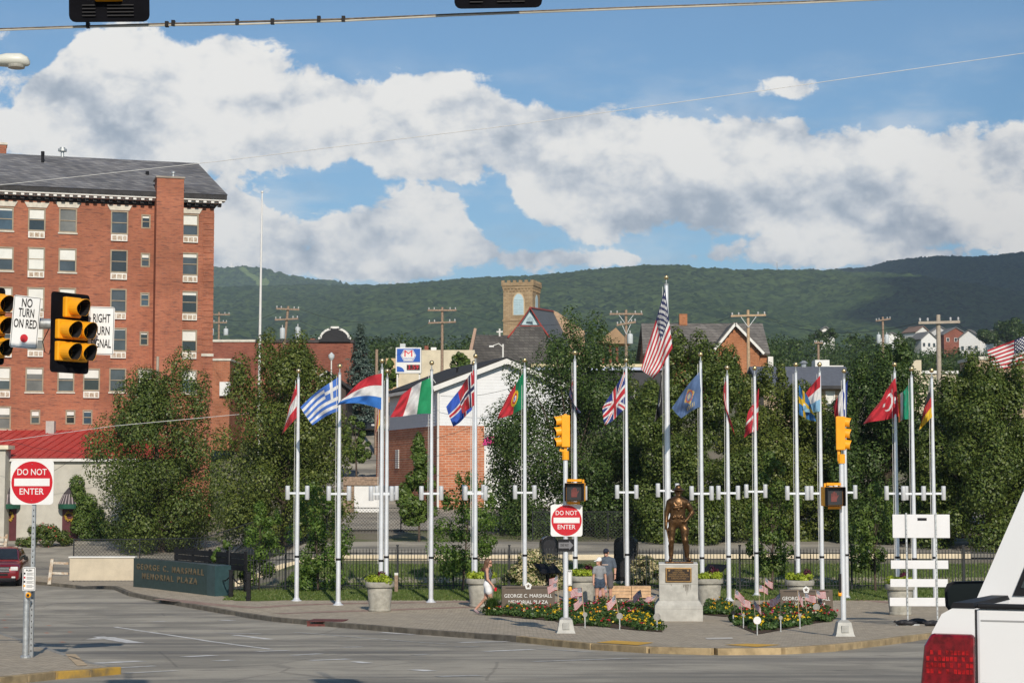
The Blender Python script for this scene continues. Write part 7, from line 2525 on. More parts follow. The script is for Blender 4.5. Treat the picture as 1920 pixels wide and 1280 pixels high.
def bush(name, label, cat, base, blobs, n, size, m, seed, flowers=None, parts=('foliage',)):
    r_ = thing(name, label, cat, base)
    V, Fq = clump_leaves(blobs, n, size, seed, inner=.25)
    raw_mesh('foliage', V, Fq, m, r_)
    if flowers:
        nf, fs, fm = flowers
        V, Fq = clump_leaves([(a, b_, c + .03, d * 1.04, e * 1.04) for a, b_, c, d, e in blobs], nf, fs, seed + 9, inner=0)
        raw_mesh('blossom', V, Fq, fm, r_)
    st_ = MB()
    for q in blobs[::3]:
        st_.tube([(q[0] * .3, q[1] * .3, 0), (q[0], q[1], q[2])], [.02, .008], 5)
    st_.build('stems', BARK, r_)
    return r_
HYD = leafmat('beige_blossom', (.42, .36, .19), (.62, .54, .34), (.55, .42, .3), .25)
b = gnd(1005, 1104, .13)
rr = random.Random(5)
def dome(w, d, h, n, br):
    o = []
    for i in range(n):
        a = rr.uniform(0, 2 * math.pi); q = math.sqrt(rr.random())
        x, y = w * q * math.cos(a), d * q * math.sin(a)
        z = h * math.sqrt(max(0.05, 1 - q * q)) * rr.uniform(.45, .95)
        o.append((x, y, z, br * rr.uniform(.7, 1.2), br * rr.uniform(.6, 1)))
    return o
bush('flowering_shrub', 'broad shrub covered in beige blossom behind the brown sign', 'shrub', b, dome(1.15, .8, 1.45, 44, .26), 5600, .1, MIDL, 61, (7600, .1, HYD))
b = gnd(1214, 1096, .13)
bush('flowering_shrub', 'smaller shrub with beige blossom tucked behind the statue plinth', 'shrub', b, dome(.62, .5, 1.15, 24, .22), 2800, .1, MIDL, 62, (4000, .1, HYD))
b = gnd(1600, 1108, .13)
ROSE = leafmat('red_blossom', (.45, .03, .03), (.6, .12, .1), None, .2)
b = at(85, 1018, 108)
b.z = g(b.x, b.y)
bush('rose_bush', 'rounded dark green bush with scattered red flowers before the stucco house', 'shrub', b, dome(1.45, 1.0, 1.35, 36, .35), 7000, .13, PEAR, 63, (90, .16, ROSE))
# grassy tuft at the corner of the bed
b = gnd(923, 1153, .13)
tf_ = thing('ornamental_grass', 'tuft of arching green grass where the person in white shorts walks', 'grass', b)
nb_ = 900
r_ = np.random.default_rng(4)
a = r_.uniform(0, 6.28, nb_); ln = r_.uniform(.3, .62, nb_); sp_ = r_.uniform(.05, .55, nb_)
bx, by_ = r_.normal(0, .06, nb_), r_.normal(0, .06, nb_)
P0 = np.stack([bx, by_, np.zeros(nb_)], 1)
P1 = P0 + np.stack([np.cos(a) * ln * sp_ * .6, np.sin(a) * ln * sp_ * .6, ln * .75], 1)
P2 = P0 + np.stack([np.cos(a) * ln * sp_ * 1.5, np.sin(a) * ln * sp_ * 1.5, ln * (1.0 - sp_ * .5)], 1)
wv = np.stack([-np.sin(a), np.cos(a), 0 * a], 1) * .009
V = np.stack([P0 - wv, P0 + wv, P1 + wv, P1 - wv, P1 - wv, P1 + wv, P2 + wv * .2, P2 - wv * .2], 1).reshape(-1, 3)
raw_mesh('blades', V, np.arange(nb_ * 8).reshape(-1, 4), leafmat('dark_blades', (.035, .08, .015), (.10, .16, .035), None, .3), tf_)

# flower beds
FLY = leafmat('yellow_flowers', (.75, .48, .01), (.85, .62, .03), None, .15)
FLO = leafmat('orange_flowers', (.75, .25, .01), (.85, .4, .02), None, .15)
FLR = leafmat('red_flowers', (.42, .01, .02), (.55, .03, .06), None, .15)
FLP = leafmat('pink_flowers', (.5, .03, .2), (.6, .1, .3), None, .15)
FLC = leafmat('cream_flowers', (.6, .52, .35), (.7, .65, .5), None, .15)
BEDL = leafmat('bed_leaves', (.03, .07, .015), (.09, .16, .04), (.15, .2, .06), .3)
def bed(poly_px, label, seed, mixes):
    P = [gnd(p_, q_, .13) for p_, q_ in poly_px]
    c = sum(P, Vector()) / len(P)
    r_ = thing('flower_bed', label, 'flower bed', (c.x, c.y, c.z))
    m_ = sheet('mulch', [(p_.x, p_.y) for p_ in P], .145, MULCH, None, cell=.6, kind=None)
    m_.parent = r_
    m_.matrix_parent_inverse = Matrix.Translation(-c)
    rg = np.random.default_rng(seed)
    pl2 = [(p_.x, p_.y) for p_ in P]
    xs_ = [p_[0] for p_ in pl2]; ys_ = [p_[1] for p_ in pl2]
    def inside(x, y):
        k = False
        j = len(pl2) - 1
        for i in range(len(pl2)):
            if (pl2[i][1] > y) != (pl2[j][1] > y) and x < (pl2[j][0] - pl2[i][0]) * (y - pl2[i][1]) / (pl2[j][1] - pl2[i][1]) + pl2[i][0]:
                k = not k
            j = i
        return k
    area = abs(sum(pl2[i][0] * pl2[i - 1][1] - pl2[i - 1][0] * pl2[i][1] for i in range(len(pl2)))) / 2
    plants = []
    want = int(area * 5.5)
    while len(plants) < want:
        x, y = rg.uniform(min(xs_), max(xs_)), rg.uniform(min(ys_), max(ys_))
        if inside(x, y):
            plants.append((x, y))
    plants.sort(key=lambda q: q[1])
    dmin, dmax = min(ys_), max(ys_)
    fol = []
    fl = {}
    for (x, y) in plants:
        t = (y - dmin) / (dmax - dmin)
        h = .14 + .2 * t * rg.uniform(.4, 1.2)
        z = g(x, y) + .14 - c.z
        fol.append((x - c.x, y - c.y, z + h * .5, .17, h * .55))
        mm = mixes(t, rg)
        for _ in range(int(rg.integers(0, 4))):
            fl.setdefault(mm, []).append((x - c.x + rg.normal(0, .1), y - c.y + rg.normal(0, .1) - .05, z + h * rg.uniform(.85, 1.15), rg.uniform(.02, .04), .025))
    V, Fq = clump_leaves(fol, min(26000, 170 * len(fol)), .085, seed, inner=.4)
    f_o = raw_mesh('foliage', V, Fq, BEDL, r_)
    f_o['kind'] = 'stuff'
    for mm, bl in fl.items():
        V, Fq = clump_leaves(bl, len(bl) * 7, .05, seed + 3, inner=.2)
        o = raw_mesh(mm.name.replace('_flowers', '_blossoms'), V, Fq, mm, r_)
        o['kind'] = 'stuff'
    return r_
def mixA(t, rg):
    q = rg.random()
    if t < .45:
        return FLY if q < .8 else (FLO if q < .9 else FLR)
    return FLR if q < .45 else (FLO if q < .6 else (FLC if q < .75 else (FLP if q < .85 else FLY)))
bed([(905, 1152), (960, 1157), (1040, 1164), (1062, 1172), (1120, 1174), (1190, 1181), (1243, 1185), (1226, 1165), (1228, 1140), (1140, 1138), (1060, 1140), (950, 1143)], 'wide flower bed of yellow and red blooms before the left brown sign', 71, mixA)
bed([(1378, 1172), (1420, 1189), (1470, 1180), (1530, 1168), (1562, 1164), (1566, 1156), (1530, 1148), (1460, 1149), (1400, 1150), (1372, 1160)], 'triangular flower bed of yellow and red blooms before the right brown sign', 72, mixA)
bed([(1318, 1152), (1360, 1156), (1378, 1154), (1376, 1142), (1322, 1142)], 'small flower bed of yellow and orange blooms at the right of the plinth', 73, lambda t, rg: FLY if rg.random() < .6 else FLO)

# small stick flags and grave markers
SMF = [  # px base, py base, px top, py top, flag direction, droop
    (1051, 1152, 1044, 1092, -1, .5, 'before the left brown sign'), (1046, 1140, 1046, 1078, -1, .6, 'highest beside the signal pedestal'), (1097, 1172, 1091, 1100, -1, .35, 'by a round marker right of the pedestal'), (1098, 1160, 1091, 1118, -1, .9, 'drooping low right of the signal pedestal'),
    (1140, 1140, 1138, 1096, -1, .8, 'at the feet of the person in the white cap'), (1164, 1175, 1154, 1115, -1, .95, 'with stick by the largest round marker'), (1210, 1152, 1201, 1105, -1, .9, 'leaning near the plinth corner'), (1213, 1145, 1231, 1115, -1, .3, 'level against the plinth side'), (1243, 1150, 1243, 1112, 1, 1.6, 'hanging straight against the plinth front'),
    (1376, 1166, 1378, 1104, 1, .9, 'at the left tip of the triangular bed'), (1392, 1165, 1389, 1118, 1, .7, 'second along the left edge of the triangular bed'), (1418, 1172, 1413, 1122, 1, 1.2, 'drooping beside the white round marker'), (1424, 1140, 1423, 1095, 1, .5, 'spread wide over the back of the triangular bed'), (1432, 1140, 1434, 1082, 1, .8, 'topmost behind the triangular bed'),
    (1463, 1178, 1463, 1112, -1, .7, 'in the middle of the triangular bed'), (1499, 1172, 1496, 1106, 1, 1.5, 'hanging over the lettering of the right brown sign'), (1515, 1160, 1508, 1112, 1, .25, 'blown level across the right brown sign'), (1536, 1150, 1530, 1106, 1, .25, 'blown level over the right sign end')]
STICK = mat('pale_stick', (.5, .38, .24), .8)
for k, (bx, by, tx, ty, dr_, drp, lb) in enumerate(SMF):
    b = gnd(bx, by, .13)
    s_ = F / b.y
    r_ = thing('stick_flag', 'small stars and stripes stick flag ' + lb, 'flag', b, 0, 'small stick flags in the beds')
    T = at(tx, ty, b.y) - b
    T.y = rng.uniform(-.05, .05)
    MB().tube([(0, 0, -.05), T], .008, 6).build('stick', STICK, r_)
    nu, nv = 26, 26
    hw, hh = .31, .21
    V, fcs, fc = [], [], []
    ph = rng.uniform(0, 6)
    for j in range(nv + 1):
        for i in range(nu + 1):
            u, v = i / nu, j / nv
            base_p = T * (1 - (v * hh) / T.length)
            ang = drp * .75
            q = base_p + Vector((dr_ * hw * u * math.cos(ang), .05 * math.sin(5 * u + ph) * u, -hw * u * math.sin(ang) + .015 * math.sin(6 * u + ph)))
            V.append(q)
    for j in range(nv):
        for i in range(nu):
            q = j * (nu + 1) + i
            fcs.append((q, q + 1, q + nu + 2, q + nu + 1))
            fc.append(f_us((i + .5) / nu, (j + .5) / nv))
    me = bpy.data.meshes.new('cloth')
    me.from_pydata([tuple(q) for q in V], [], fcs)
    me.materials.append(CLOTH)
    ca = me.color_attributes.new('print', 'FLOAT_COLOR', 'CORNER')
    arr = np.ones((len(fcs) * 4, 4), np.float32)
    arr[:, :3] = np.repeat(np.array(fc, np.float32), 4, axis=0)
    ca.data.foreach_set('color', arr.ravel())
    link(bpy.data.objects.new('cloth', me), r_)
MKM = mat('grey_marker', (.3, .29, .27), .5, .5, var=.2, vs=12)
for k, (px, py, lb, m_, d) in enumerate(((1097, 1177, 'grey round marker on a stake at the front of the wide bed', MKM, .06), (1162, 1180, 'largest grey round marker on a stake at the front of the wide bed', MKM, .08), (1232, 1182, 'tan round marker on a stake near the plinth base', MKM, .09), (1375, 1172, 'dark round marker on a stake at the left tip of the triangular bed', BLACK, .05),
                                  (1420, 1190, 'white round marker on a stake at the point of the triangular bed', WHITE, .09), (1394, 1178, 'grey star marker on a stake near the left edge of the triangular bed', MKM, .06), (1464, 1184, 'dark grey marker on a stake before the middle of the triangular bed', MKM, .05), (1500, 1178, 'grey star marker on a stake in the right half of the triangular bed', MKM, .07), (1531, 1160, 'grey round marker standing against the right brown sign', MKM, .1))):
    b = gnd(px, py, .13)
    r_ = thing('stake_marker', lb, 'marker', b, 0, 'round markers in the beds')
    MB().box(-.012, .012, -.006, .006, -.03, .28).build('stake', GALV, r_)
    n = 16
    if 'star' in lb:
        pts = [((d if i % 2 else d * .5) * math.sin(2 * math.pi * i / 10), .34 + (d if i % 2 else d * .5) * math.cos(2 * math.pi * i / 10)) for i in range(10)]
    else:
        pts = [(d * math.cos(2 * math.pi * i / n), .34 + d * math.sin(2 * math.pi * i / n)) for i in range(n)]
    MB().prism(pts, 'y', -.015, -.007).build('disc', m_, r_)

# ================================================================ TREES
def px_tree(name, label, px, Y, pxl, pxr, top, bot, seed, n=26000, leaf=.2, m=None, tops=(), tr=.17, group=None, prof=None, nblob=70, lean_px=0, ryk=.85, off=0.0, cat='tree'):
    b = at(px, 1000, Y)
    b.z = g(b.x, b.y) + off
    s = F / Y
    H_ = at(px, top, Y).z - b.z
    cb = max(.3, at(px, bot, Y).z - b.z)
    rx = (pxr - pxl) / 2 / s
    lean = ((pxl + pxr) / 2 - px) / s + lean_px / s
    tp = [((tx - px) / s, at(px, ty, Y).z - b.z, w / s) for tx, ty, w in tops]
    return tree(name, label, cat, b, H_, cb, rx, seed, n, leaf, m, tr, group, prof, rx * ryk, nblob, lean, tp)
pyr = lambda t: max(.14, (1 - t) ** .8 * min(1, .5 + 2.6 * t))
full = lambda t: max(.3, math.sin(math.pi * min(1, .2 + .74 * t)) ** .5)
rnd = lambda t: max(.2, math.sin(math.pi * min(1, .12 + .88 * t)) ** .55 * (1.0 if t < .5 else (1.15 - .35 * t)))
egg = lambda t: max(.16, math.sin(math.pi * min(1, .22 + .76 * t)) ** .8)
GR = 'street trees behind the plaza'
px_tree('pear_tree', 'spreading green pear tree before the brick hotel above the dark board fence', 305, 104, 140, 425, 700, 1010, 101, 62000, .15, PEAR, ((335, 676, 18), (270, 740, 20), (372, 720, 16), (225, 770, 16)), .2, GR, rnd, 66)
px_tree('pear_tree', 'tall green pear tree beside the bare white pole reaching the theatre roof', 530, 90, 408, 682, 655, 985, 102, 67500, .14, PEAR_Y, ((497, 634, 14), (560, 648, 18), (448, 690, 18), (610, 740, 18)), .2, GR, full, 70)
px_tree('young_maple', 'slim young tree standing alone before the white gable house', 786, 88, 732, 836, 822, 972, 103, 9000, .15, MIDL, ((784, 822, 7),), .06, GR, pyr, 40)
px_tree('pear_tree', 'broad dark pear tree covering the right half of the white gable house', 1075, 93, 905, 1235, 640, 1000, 104, 72900, .14, PEAR_D, ((1072, 600, 18), (1120, 612, 22), (1040, 640, 16), (950, 800, 22), (1170, 700, 18), (938, 850, 22), (955, 905, 24), (985, 760, 20)), .22, GR, full, 74)
px_tree('pear_tree', 'dark pear tree directly behind the tallest flagpole', 1302, 88, 1188, 1432, 660, 990, 105, 76000, .14, PEAR, ((1270, 640, 16), (1310, 650, 18), (1370, 668, 14), (1225, 740, 16)), .22, GR, full, 68)
px_tree('pear_tree', 'dark pear tree before the slate roofed tan building', 1470, 90, 1372, 1585, 728, 995, 106, 60000, .14, PEAR_Y, ((1440, 700, 12), (1470, 690, 8), (1405, 720, 12)), .18, GR, full, 66)
px_tree('pear_tree', 'pear tree with pointed top behind the star and crescent flag', 1668, 88, 1535, 1790, 690, 990, 107, 80000, .14, PEAR_D, ((1692, 640, 10), (1660, 670, 16), (1620, 690, 16), (1700, 670, 14), (1585, 760, 16)), .2, GR, full, 68)
px_tree('pear_tree', 'wide dark pear tree beside the concrete utility pole', 1850, 84, 1722, 2000, 700, 1000, 108, 82000, .14, PEAR, ((1822, 676, 14), (1865, 690, 16), (1780, 715, 16), (1910, 690, 18)), .2, GR, full, 68)
px_tree('pear_tree', 'pear tree partly hidden behind the trunks near the bronze soldier', 1205, 97, 1105, 1305, 715, 985, 109, 52000, .14, PEAR_Y, (), .18, GR, full, 54)
px_tree('pear_tree', 'pear tree at the far right beyond the pickup', 1985, 92, 1890, 2090, 690, 1040, 110, 12000, .2, PEAR_D, (), .18, GR, full, 50)
px_tree('pear_tree', 'low dark tree filling the gap before the tan brick building', 1556, 96, 1488, 1628, 770, 1000, 111, 29700, .14, PEAR, ((1530, 745, 12), (1590, 740, 12)), .14, GR, full, 46)
px_tree('pear_tree', 'dark pear tree filling the gap before the gabled brick house', 1390, 98, 1318, 1462, 712, 985, 112, 30000, .14, PEAR_Y, ((1380, 690, 10),), .16, GR, full, 50)
px_tree('pear_tree', 'dark pear tree between the wide tree and the pointed one by the stout utility pole', 1765, 97, 1700, 1832, 745, 990, 113, 30000, .14, PEAR_D, (), .16, GR, full, 50)
YG = 'young trees inside the plaza'
px_tree('young_tree', 'young light green tree behind the first two flagpoles', 598, 66.2, 528, 655, 905, 1085, 121, 6500, .11, YOUNG, ((560, 940, 6), (620, 930, 6)), .05, YG, egg, 40, off=.1)
px_tree('young_tree', 'low light green sapling by the chained bollards', 486, 67.6, 446, 535, 940, 1080, 122, 4200, .11, YOUNG, ((490, 945, 5), (520, 960, 5)), .035, YG, egg, 30, off=.0)
px_tree('young_tree', 'young light green tree behind the paired flagpoles and walking person', 866, 66.2, 812, 950, 888, 1062, 123, 6800, .11, YOUNG, ((862, 890, 5), (835, 930, 6), (920, 930, 5), (950, 960, 4)), .05, YG, egg, 42, off=.1)
px_tree('young_tree', 'young green tree between the red crossed flag pole and the right brown sign', 1447, 66.2, 1396, 1502, 850, 1058, 124, 7000, .11, MIDL, ((1440, 860, 6),), .05, YG, egg, 42, off=.1)
px_tree('young_tree', 'young green tree behind the right signal pedestal', 1640, 66.2, 1588, 1690, 905, 1060, 125, 5600, .11, MIDL, (), .05, YG, egg, 36, off=.1)
px_tree('garden_shrub', 'loose green shrub growing between the memorial wall end and the railings', 418, 68.0, 396, 446, 1010, 1110, 126, 2600, .1, YOUNG, (), .03, None, egg, 24, cat='shrub')
px_tree('yard_tree', 'bushy tree beside the dark parked car up the street', 668, 128, 636, 694, 778, 860, 127, 3500, .2, MIDL, (), .08, None, rnd, 26)
px_tree('yard_tree', 'leafy tree behind the church end below its roof parapet', 865, 190, 838, 884, 662, 700, 128, 2200, .3, MIDL, (), .1, None, rnd, 20)
px_tree('yard_tree', 'green tree between the spruce and the fuel sign', 730, 175, 708, 752, 672, 720, 129, 2200, .3, MIDL, (), .1, None, rnd, 20)

# blue spruce
SPR = leafmat('spruce_needles', (.045, .075, .06), (.11, .155, .135), (.16, .2, .18), .1)
def spruce(label, px, Y, top, bot, hw, seed):
    b = at(px, bot, Y)
    b.z = g(b.x, b.y)
    H_ = at(px, top, Y).z - b.z
    r_ = thing('blue_spruce', label, 'tree', b)
    MB().tube([(0, 0, 0), (0, 0, H_ * .97)], [.2, .02], 8).build('trunk', BARK, r_)
    rg = np.random.default_rng(seed)
    P, Nn = [], []
    z = .8
    w = hw / (F / Y)
    while z < H_ - .1:
        t = z / H_
        rad = w * (1 - t) ** .85 * 1.25 + .08
        nb = int(7 + 9 * (1 - t))
        for k in range(nb):
            a = rg.uniform(0, 6.28)
            L = rad * rg.uniform(.75, 1.1)
            m_ = int(10 + 34 * (1 - t))
            s = rg.random(m_) ** .7
            x = np.cos(a) * L * s; y = np.sin(a) * L * s
            zz = z - .32 * L * s + .16 * L * s ** 3
            q = np.stack([x, y, zz], 1) + rg.normal(0, .09, (m_, 3))
            P.append(q)
            Nn.append(np.tile(np.array([np.cos(a) * .6, np.sin(a) * .6, .7]), (m_, 1)))
        z += .3 * (1 - t * .5)
    P = np.concatenate(P); Nn = np.concatenate(Nn)
    V, Fq = leaf_quads(P, Nn, .24, .45, .5, seed)
    raw_mesh('crown', V, Fq, SPR, r_)
spruce('blue grey spruce with drooping tiers beside the brown outbuilding', 675, 150, 606, 800, 42, 131)

# far wood at the foot of the hills
rg = np.random.default_rng(77)
bl = []
def wood(n, p0, p1, Y0, Y1, hmin, hmax):
    for _ in range(n):
        Y = rg.uniform(Y0, Y1)
        x = (rg.uniform(p0, p1) - 960) / F * Y
        z = g(x, Y)
        h = rg.uniform(hmin, hmax)
        pp_ = 960 + x / Y * F
        lim = 658 if 1690 < pp_ < 1900 else 628
        h = min(h, CAMZ + (890 - lim + rg.uniform(-14, 4)) / F * Y - z)
        if h < 4:
            continue
        w = h * rg.uniform(.3, .45)
        for k in range(7):
            a = rg.uniform(0, 6.28); q = rg.random() * .7
            bl.append((x + math.cos(a) * w * q, Y + math.sin(a) * w * q, z + h * rg.uniform(.3, .92), w * rg.uniform(.4, .65), w * rg.uniform(.4, .6)))
wood(150, 380, 2100, 330, 520, 8, 13)
wood(170, 1400, 2100, 300, 640, 9, 15)
wood(200, 300, 2150, 520, 1000, 9, 15)
wood(90, 560, 1000, 320, 420, 8, 12)
V, Fq = clump_leaves(bl, 260000, .6, 78, inner=.2)
o = raw_mesh('far_wood', V, Fq, leafmat('far_leaves', (.025, .05, .014), (.075, .115, .03), None, .2))
tag(o, 'far off wood of dark green trees along the foot of the hills', 'wood', kind='stuff')
bl = []
for (px, py, w, Y) in ((1888, 612, 26, 610), (1850, 622, 22, 600), (1905, 620, 24, 600), (1830, 632, 18, 640), (1700, 636, 16, 640), (1555, 622, 12, 520), (1535, 626, 12, 520), (1610, 640, 18, 520), (1480, 640, 16, 480), (1778, 628, 14, 720)):
    for k in range(8):
        q = at(px + rg.normal(0, w * .5), py + rg.normal(6, w * .35), Y + rg.normal(0, 3))
        bl.append((q.x, q.y, q.z, w / (F / Y) * .5, w / (F / Y) * .45))
V, Fq = clump_leaves(bl, 20000, .7, 79, inner=.2)
o = raw_mesh('slope_trees', V, Fq, MATS['far_leaves'])
tag(o, 'clustered round trees among the houses on the slope', 'wood', kind='stuff')

# ================================================================ UTILITY POLES AND WIRES
INS = mat('grey_porcelain', (.5, .5, .5), .4)
TRF = mat('transformer_grey', (.5, .54, .56), .5, var=.06)
def upole(px, top, Y, label, arms=((8, 26, 0),), trans=(), lean=0, m=None, r0=.16, brace=False, px_b=None):
    b = at(px, top + 60, Y)
    b.z = g(b.x, b.y)
    r_ = thing('utility_pole', label, 'utility pole', b, 0, 'wooden utility poles')
    H_ = at(px, top, Y).z - b.z
    s = F / Y
    m = m or WOOD
    lx = lean / s
    MB().tube([(-lx * H_ * s / 60, 0, -.3), (0, 0, H_)], [r0, r0 * .72], 10).build('shaft', m, r_, smooth=50)
    def X(dz):
        return -lx * (dz) * s / 60
    for (dp, half, tilt) in arms:
        z = H_ - dp / s
        w = half / s
        x = X(dp / s)
        MB().bar((x - w, -.2, z - tilt / s), (x + w, -.2, z + tilt / s), .12, .14).build('crossarm', m, r_)
        for k in (-.92, -.55, .55, .92):
            MB().lathe([(.03, 0), (.06, .05), (.05, .1), (.07, .14), (.03, .2)], 8, (x + w * k, -.2, z + .07 + tilt / s * k)).build('insulator', INS, r_)
        if brace:
            for sx in (-1, 1):
                MB().bar((x, -.2, z - .9), (x + sx * w * .45, -.2, z - .06), .04, .04).build('brace', GALV, r_)
    for (dx_, dp, w, h) in trans:
        z = H_ - dp / s
        x = dx_ / s
        tr_ = MB().lathe([(w / 2 / s * .9, -h / s), (w / 2 / s, -h / s + .05), (w / 2 / s, -.08), (w / 2 / s * .9, 0), (w / 2 / s * .3, .06)], 14, (x, -.25, z)).build('transformer', TRF, r_, smooth=40)
        MB().lathe([(.03, 0), (.05, .08), (.03, .25)], 8, (x, -.25, z + .05)).build('bushing', INS, tr_)
    return r_
upole(410, 585, 209, 'wooden utility pole with two transformers beside the brick hotel corner', ((5, 21, 0), (20, 16, 0)), ((-13, 32, 9, 12), (14, 32, 9, 12)))
upole(540, 574, 165, 'leaning wooden utility pole with two big transformers above the theatre', ((6, 22, -1), (25, 22, 1)), ((-10, 42, 10, 20), (19, 40, 10, 20)), lean=6)
upole(829, 576, 165, 'wooden utility pole with double crossarm behind the fuel sign', ((6, 27, 0), (29, 26, 1)))
upole(1174, 581, 150, 'dark utility pole with braced crossarm and single transformer by the church', ((8, 31, 0), (26, 18, 3)), ((7, 46, 11, 18),), brace=True)
upole(1403, 581, 140, 'pale wooden utility pole rising before the gabled brick house', ((11, 33, 1),), (), brace=True, m=mat('pale_wood', (.42, .3, .19), .85, var=.2, vs=6))
upole(1656, 594, 200, 'dark utility pole with paired transformers above the pear tree top', ((6, 14, 2),), ((-9, 34, 8, 16), (6, 34, 8, 16)))
upole(1760, 590, 100, 'stout pale utility pole with plain crossarm beside the wide pear tree', ((15, 39, 1),), (), m=mat('grey_wood', (.36, .31, .25), .85, var=.15, vs=6), r0=.17)
upole(1535, 640, 190, 'short plain utility pole above the white shed', ((3, 8, 0),), ())
upole(706, 655, 140, 'plain wooden pole stub between the spruce and the fuel sign', (), ())
upole(295, 668, 108, 'plain pole stub rising through the pear tree before the hotel', (), (), m=MATS['grey_wood'], r0=.11)
WIRE = mat('black_wire', (.02, .02, .022), .6)
PWIRE = mat('silver_wire', (.55, .55, .54), .5)
def pline(label, pts, r_=.012, m=None, sag=0):
    P = [at(*q) for q in pts]
    o = thing('power_line', label, 'power line', P[0], 0)
    Q_ = []
    for a, b in zip(P[:-1], P[1:]):
        for i in range(8):
            t = i / 8
            q = a.lerp(b, t)
            q.z -= sag * 4 * t * (1 - t)
            Q_.append(q - P[0])
    Q_.append(P[-1] - P[0])
    MB().tube(Q_, r_, 5).build('strand', m or WIRE, o)
pline('thin silver wire rising across the whole sky from the hotel roof', [(-60, 352, 60), (0, 347, 60), (415, 302, 60), (960, 235, 60), (1430, 170, 60), (1920, 100, 60), (2050, 80, 60)], .011, PWIRE)
pline('thin white wire crossing the red roof', [(-40, 833, 90), (215, 798, 95), (520, 770, 96)], .014, PWIRE)
pline('dark wire running from the red roof house across the brick', [(-20, 815, 108), (60, 838, 108), (180, 855, 110)], .01)
pline('dark wire falling from the red roof to the do not enter sign', [(185, 832, 108), (105, 880, 105), (60, 905, 100)], .01)
for k, (p0, y0, Y0, p1, y1, Y1, sg) in enumerate(((562, 579, 165, 808, 581, 165, 1.2), (562, 601, 165, 808, 606, 165, 1.6), (850, 581, 165, 1150, 588, 150, 1.2), (1200, 590, 150, 1378, 592, 140, .8), (1430, 592, 140, 1648, 600, 200, 1.0), (1430, 594, 140, 1728, 604, 100, .9), (1790, 604, 100, 1990, 630, 90, .8), (1668, 600, 200, 1728, 606, 100, .6), (400, 590, 175, 525, 582, 165, .8))):
    lbs = ('between the leaning pole and the double crossarm pole, upper', 'between the leaning pole and the double crossarm pole, lower', 'from the double crossarm pole to the braced pole', 'from the braced pole to the pale pole', 'from the pale pole to the paired transformer pole', 'from the pale pole to the stout pale pole', 'from the stout pale pole off to the right', 'from the paired transformer pole to the stout pole', 'from the hotel corner pole to the leaning pole')
    pline('thin black line ' + lbs[k], [(p0, y0, Y0), (p1, y1, Y1)], .013, None, sg)
for k, (a, b) in enumerate((((700, 838, 106), (906, 792, 106)), ((690, 862, 106), (920, 832, 106)), ((826, 742, 108.5), (985, 718, 108.5)))):
    pline('thin service wire before the white gable house, ' + ('upper brick', 'lower brick', 'gable')[k] + ' one', [a, b], .012, None, .3)

# pylon of the fuel station with its price panel
b = at(766, 700, 168)
b.z = g(b.x, b.y)
fs2 = thing('fuel_sign', 'tall blue and white fuel station price sign with a red letter M', 'sign', b)
def fz_(py):
    return at(766, py, 168).z - b.z
s = F / 168
BLS = mat('sign_blue', (.012, .09, .42), .4, var=.03)
DRED = mat('sign_red', (.62, .01, .03), .4, var=.03)
MB().box(-1.1, -.95, -.1, .1, 0, fz_(655)).box(.95, 1.1, -.1, .1, 0, fz_(655)).build('posts', TRIM, fs2)
cab = MB().box(-24 / s, 24 / s, -.3, .3, fz_(700), fz_(651.5)).build('cabinet', WHITE, fs2, bevel=.03)
MB().box(-21.5 / s, 22 / s, -.33, -.302, fz_(679), fz_(654)).build('blue_panel', BLS, cab)
zc = (fz_(680) + fz_(653)) / 2
hx = [(-14.5, 0), (-8.5, 11), (8.5, 11), (14.5, 0), (8.5, -11), (-8.5, -11)]
MB().prism([(x / s, zc + z / s) for x, z in hx], 'y', -.345, -.331).build('hexagon', WHITE, cab)
MB().prism([(x / s * .93, zc + z / s * .93) for x, z in hx], 'y', -.35, -.3455).build('hexagon_line', BLS, cab)
MB().prism([(x / s * .88, zc + z / s * .88) for x, z in hx], 'y', -.355, -.3505).build('hexagon_field', WHITE, cab)
letters('M', (0, -.358, zc + 2.8 / s), 17 / s, DRED, cab, width=15 / s, bold=.0)
letters('MARATHON', (0, -.358, zc - 6.3 / s), 5 / s, BLS, cab, width=17 / s)
MB().box(-3 / s, 21.5 / s, -.33, -.302, fz_(694), fz_(684)).build('price_panel', mat('price_black', (.02, .005, .006), .5), cab)
letters('3.59', (9 / s, -.335, fz_(689)), 12 / s, DRED, cab, width=20 / s)
n = 12
MB().prism([(-21.5 / s, fz_(697))] + [((-21.5 + 14 * math.sin(math.pi / 2 * i / n)) / s, fz_(697) + 10 * math.cos(math.pi / 2 * i / n) / s) for i in range(n + 1)], 'y', -.33, -.302).build('blue_quadrant', BLS, cab)
# lamps in the background
b = at(621, 720, 138); b.z = g(b.x, b.y)
gl_ = thing('globe_lamp', 'slim post lamp with lantern head beside the brown outbuilding', 'street lamp', b)
hz = at(621, 663, 138).z - b.z
MB().tube([(0, 0, 0), (0, 0, hz - .5)], .05, 8).build('post', TRIM, gl_)
MB().lathe([(.1, hz - .5), (.22, hz - .3), (.24, hz - .1), (.12, hz), (.04, hz + .1)], 10).build('lantern', TRF, gl_)
b = at(943, 680, 150); b.z = g(b.x, b.y)
cl_ = thing('cobra_lamp', 'white curved arm street lamp in front of the church roof', 'street lamp', b)
hz = at(943, 645, 150).z - b.z
MB().tube([(0, 0, 0), (0, 0, hz)], .07, 8).build('post', TRIM, cl_)
MB().tube([(0, 0, hz - .25), (-.35, 0, hz + .05), (-.8, 0, hz - .12)], .04, 6).build('arm', TRIM, cl_)
MB().box(-1.15, -.75, -.12, .12, hz - .26, hz - .12).build('lamp_head', WHITE, cl_, bevel=.03)
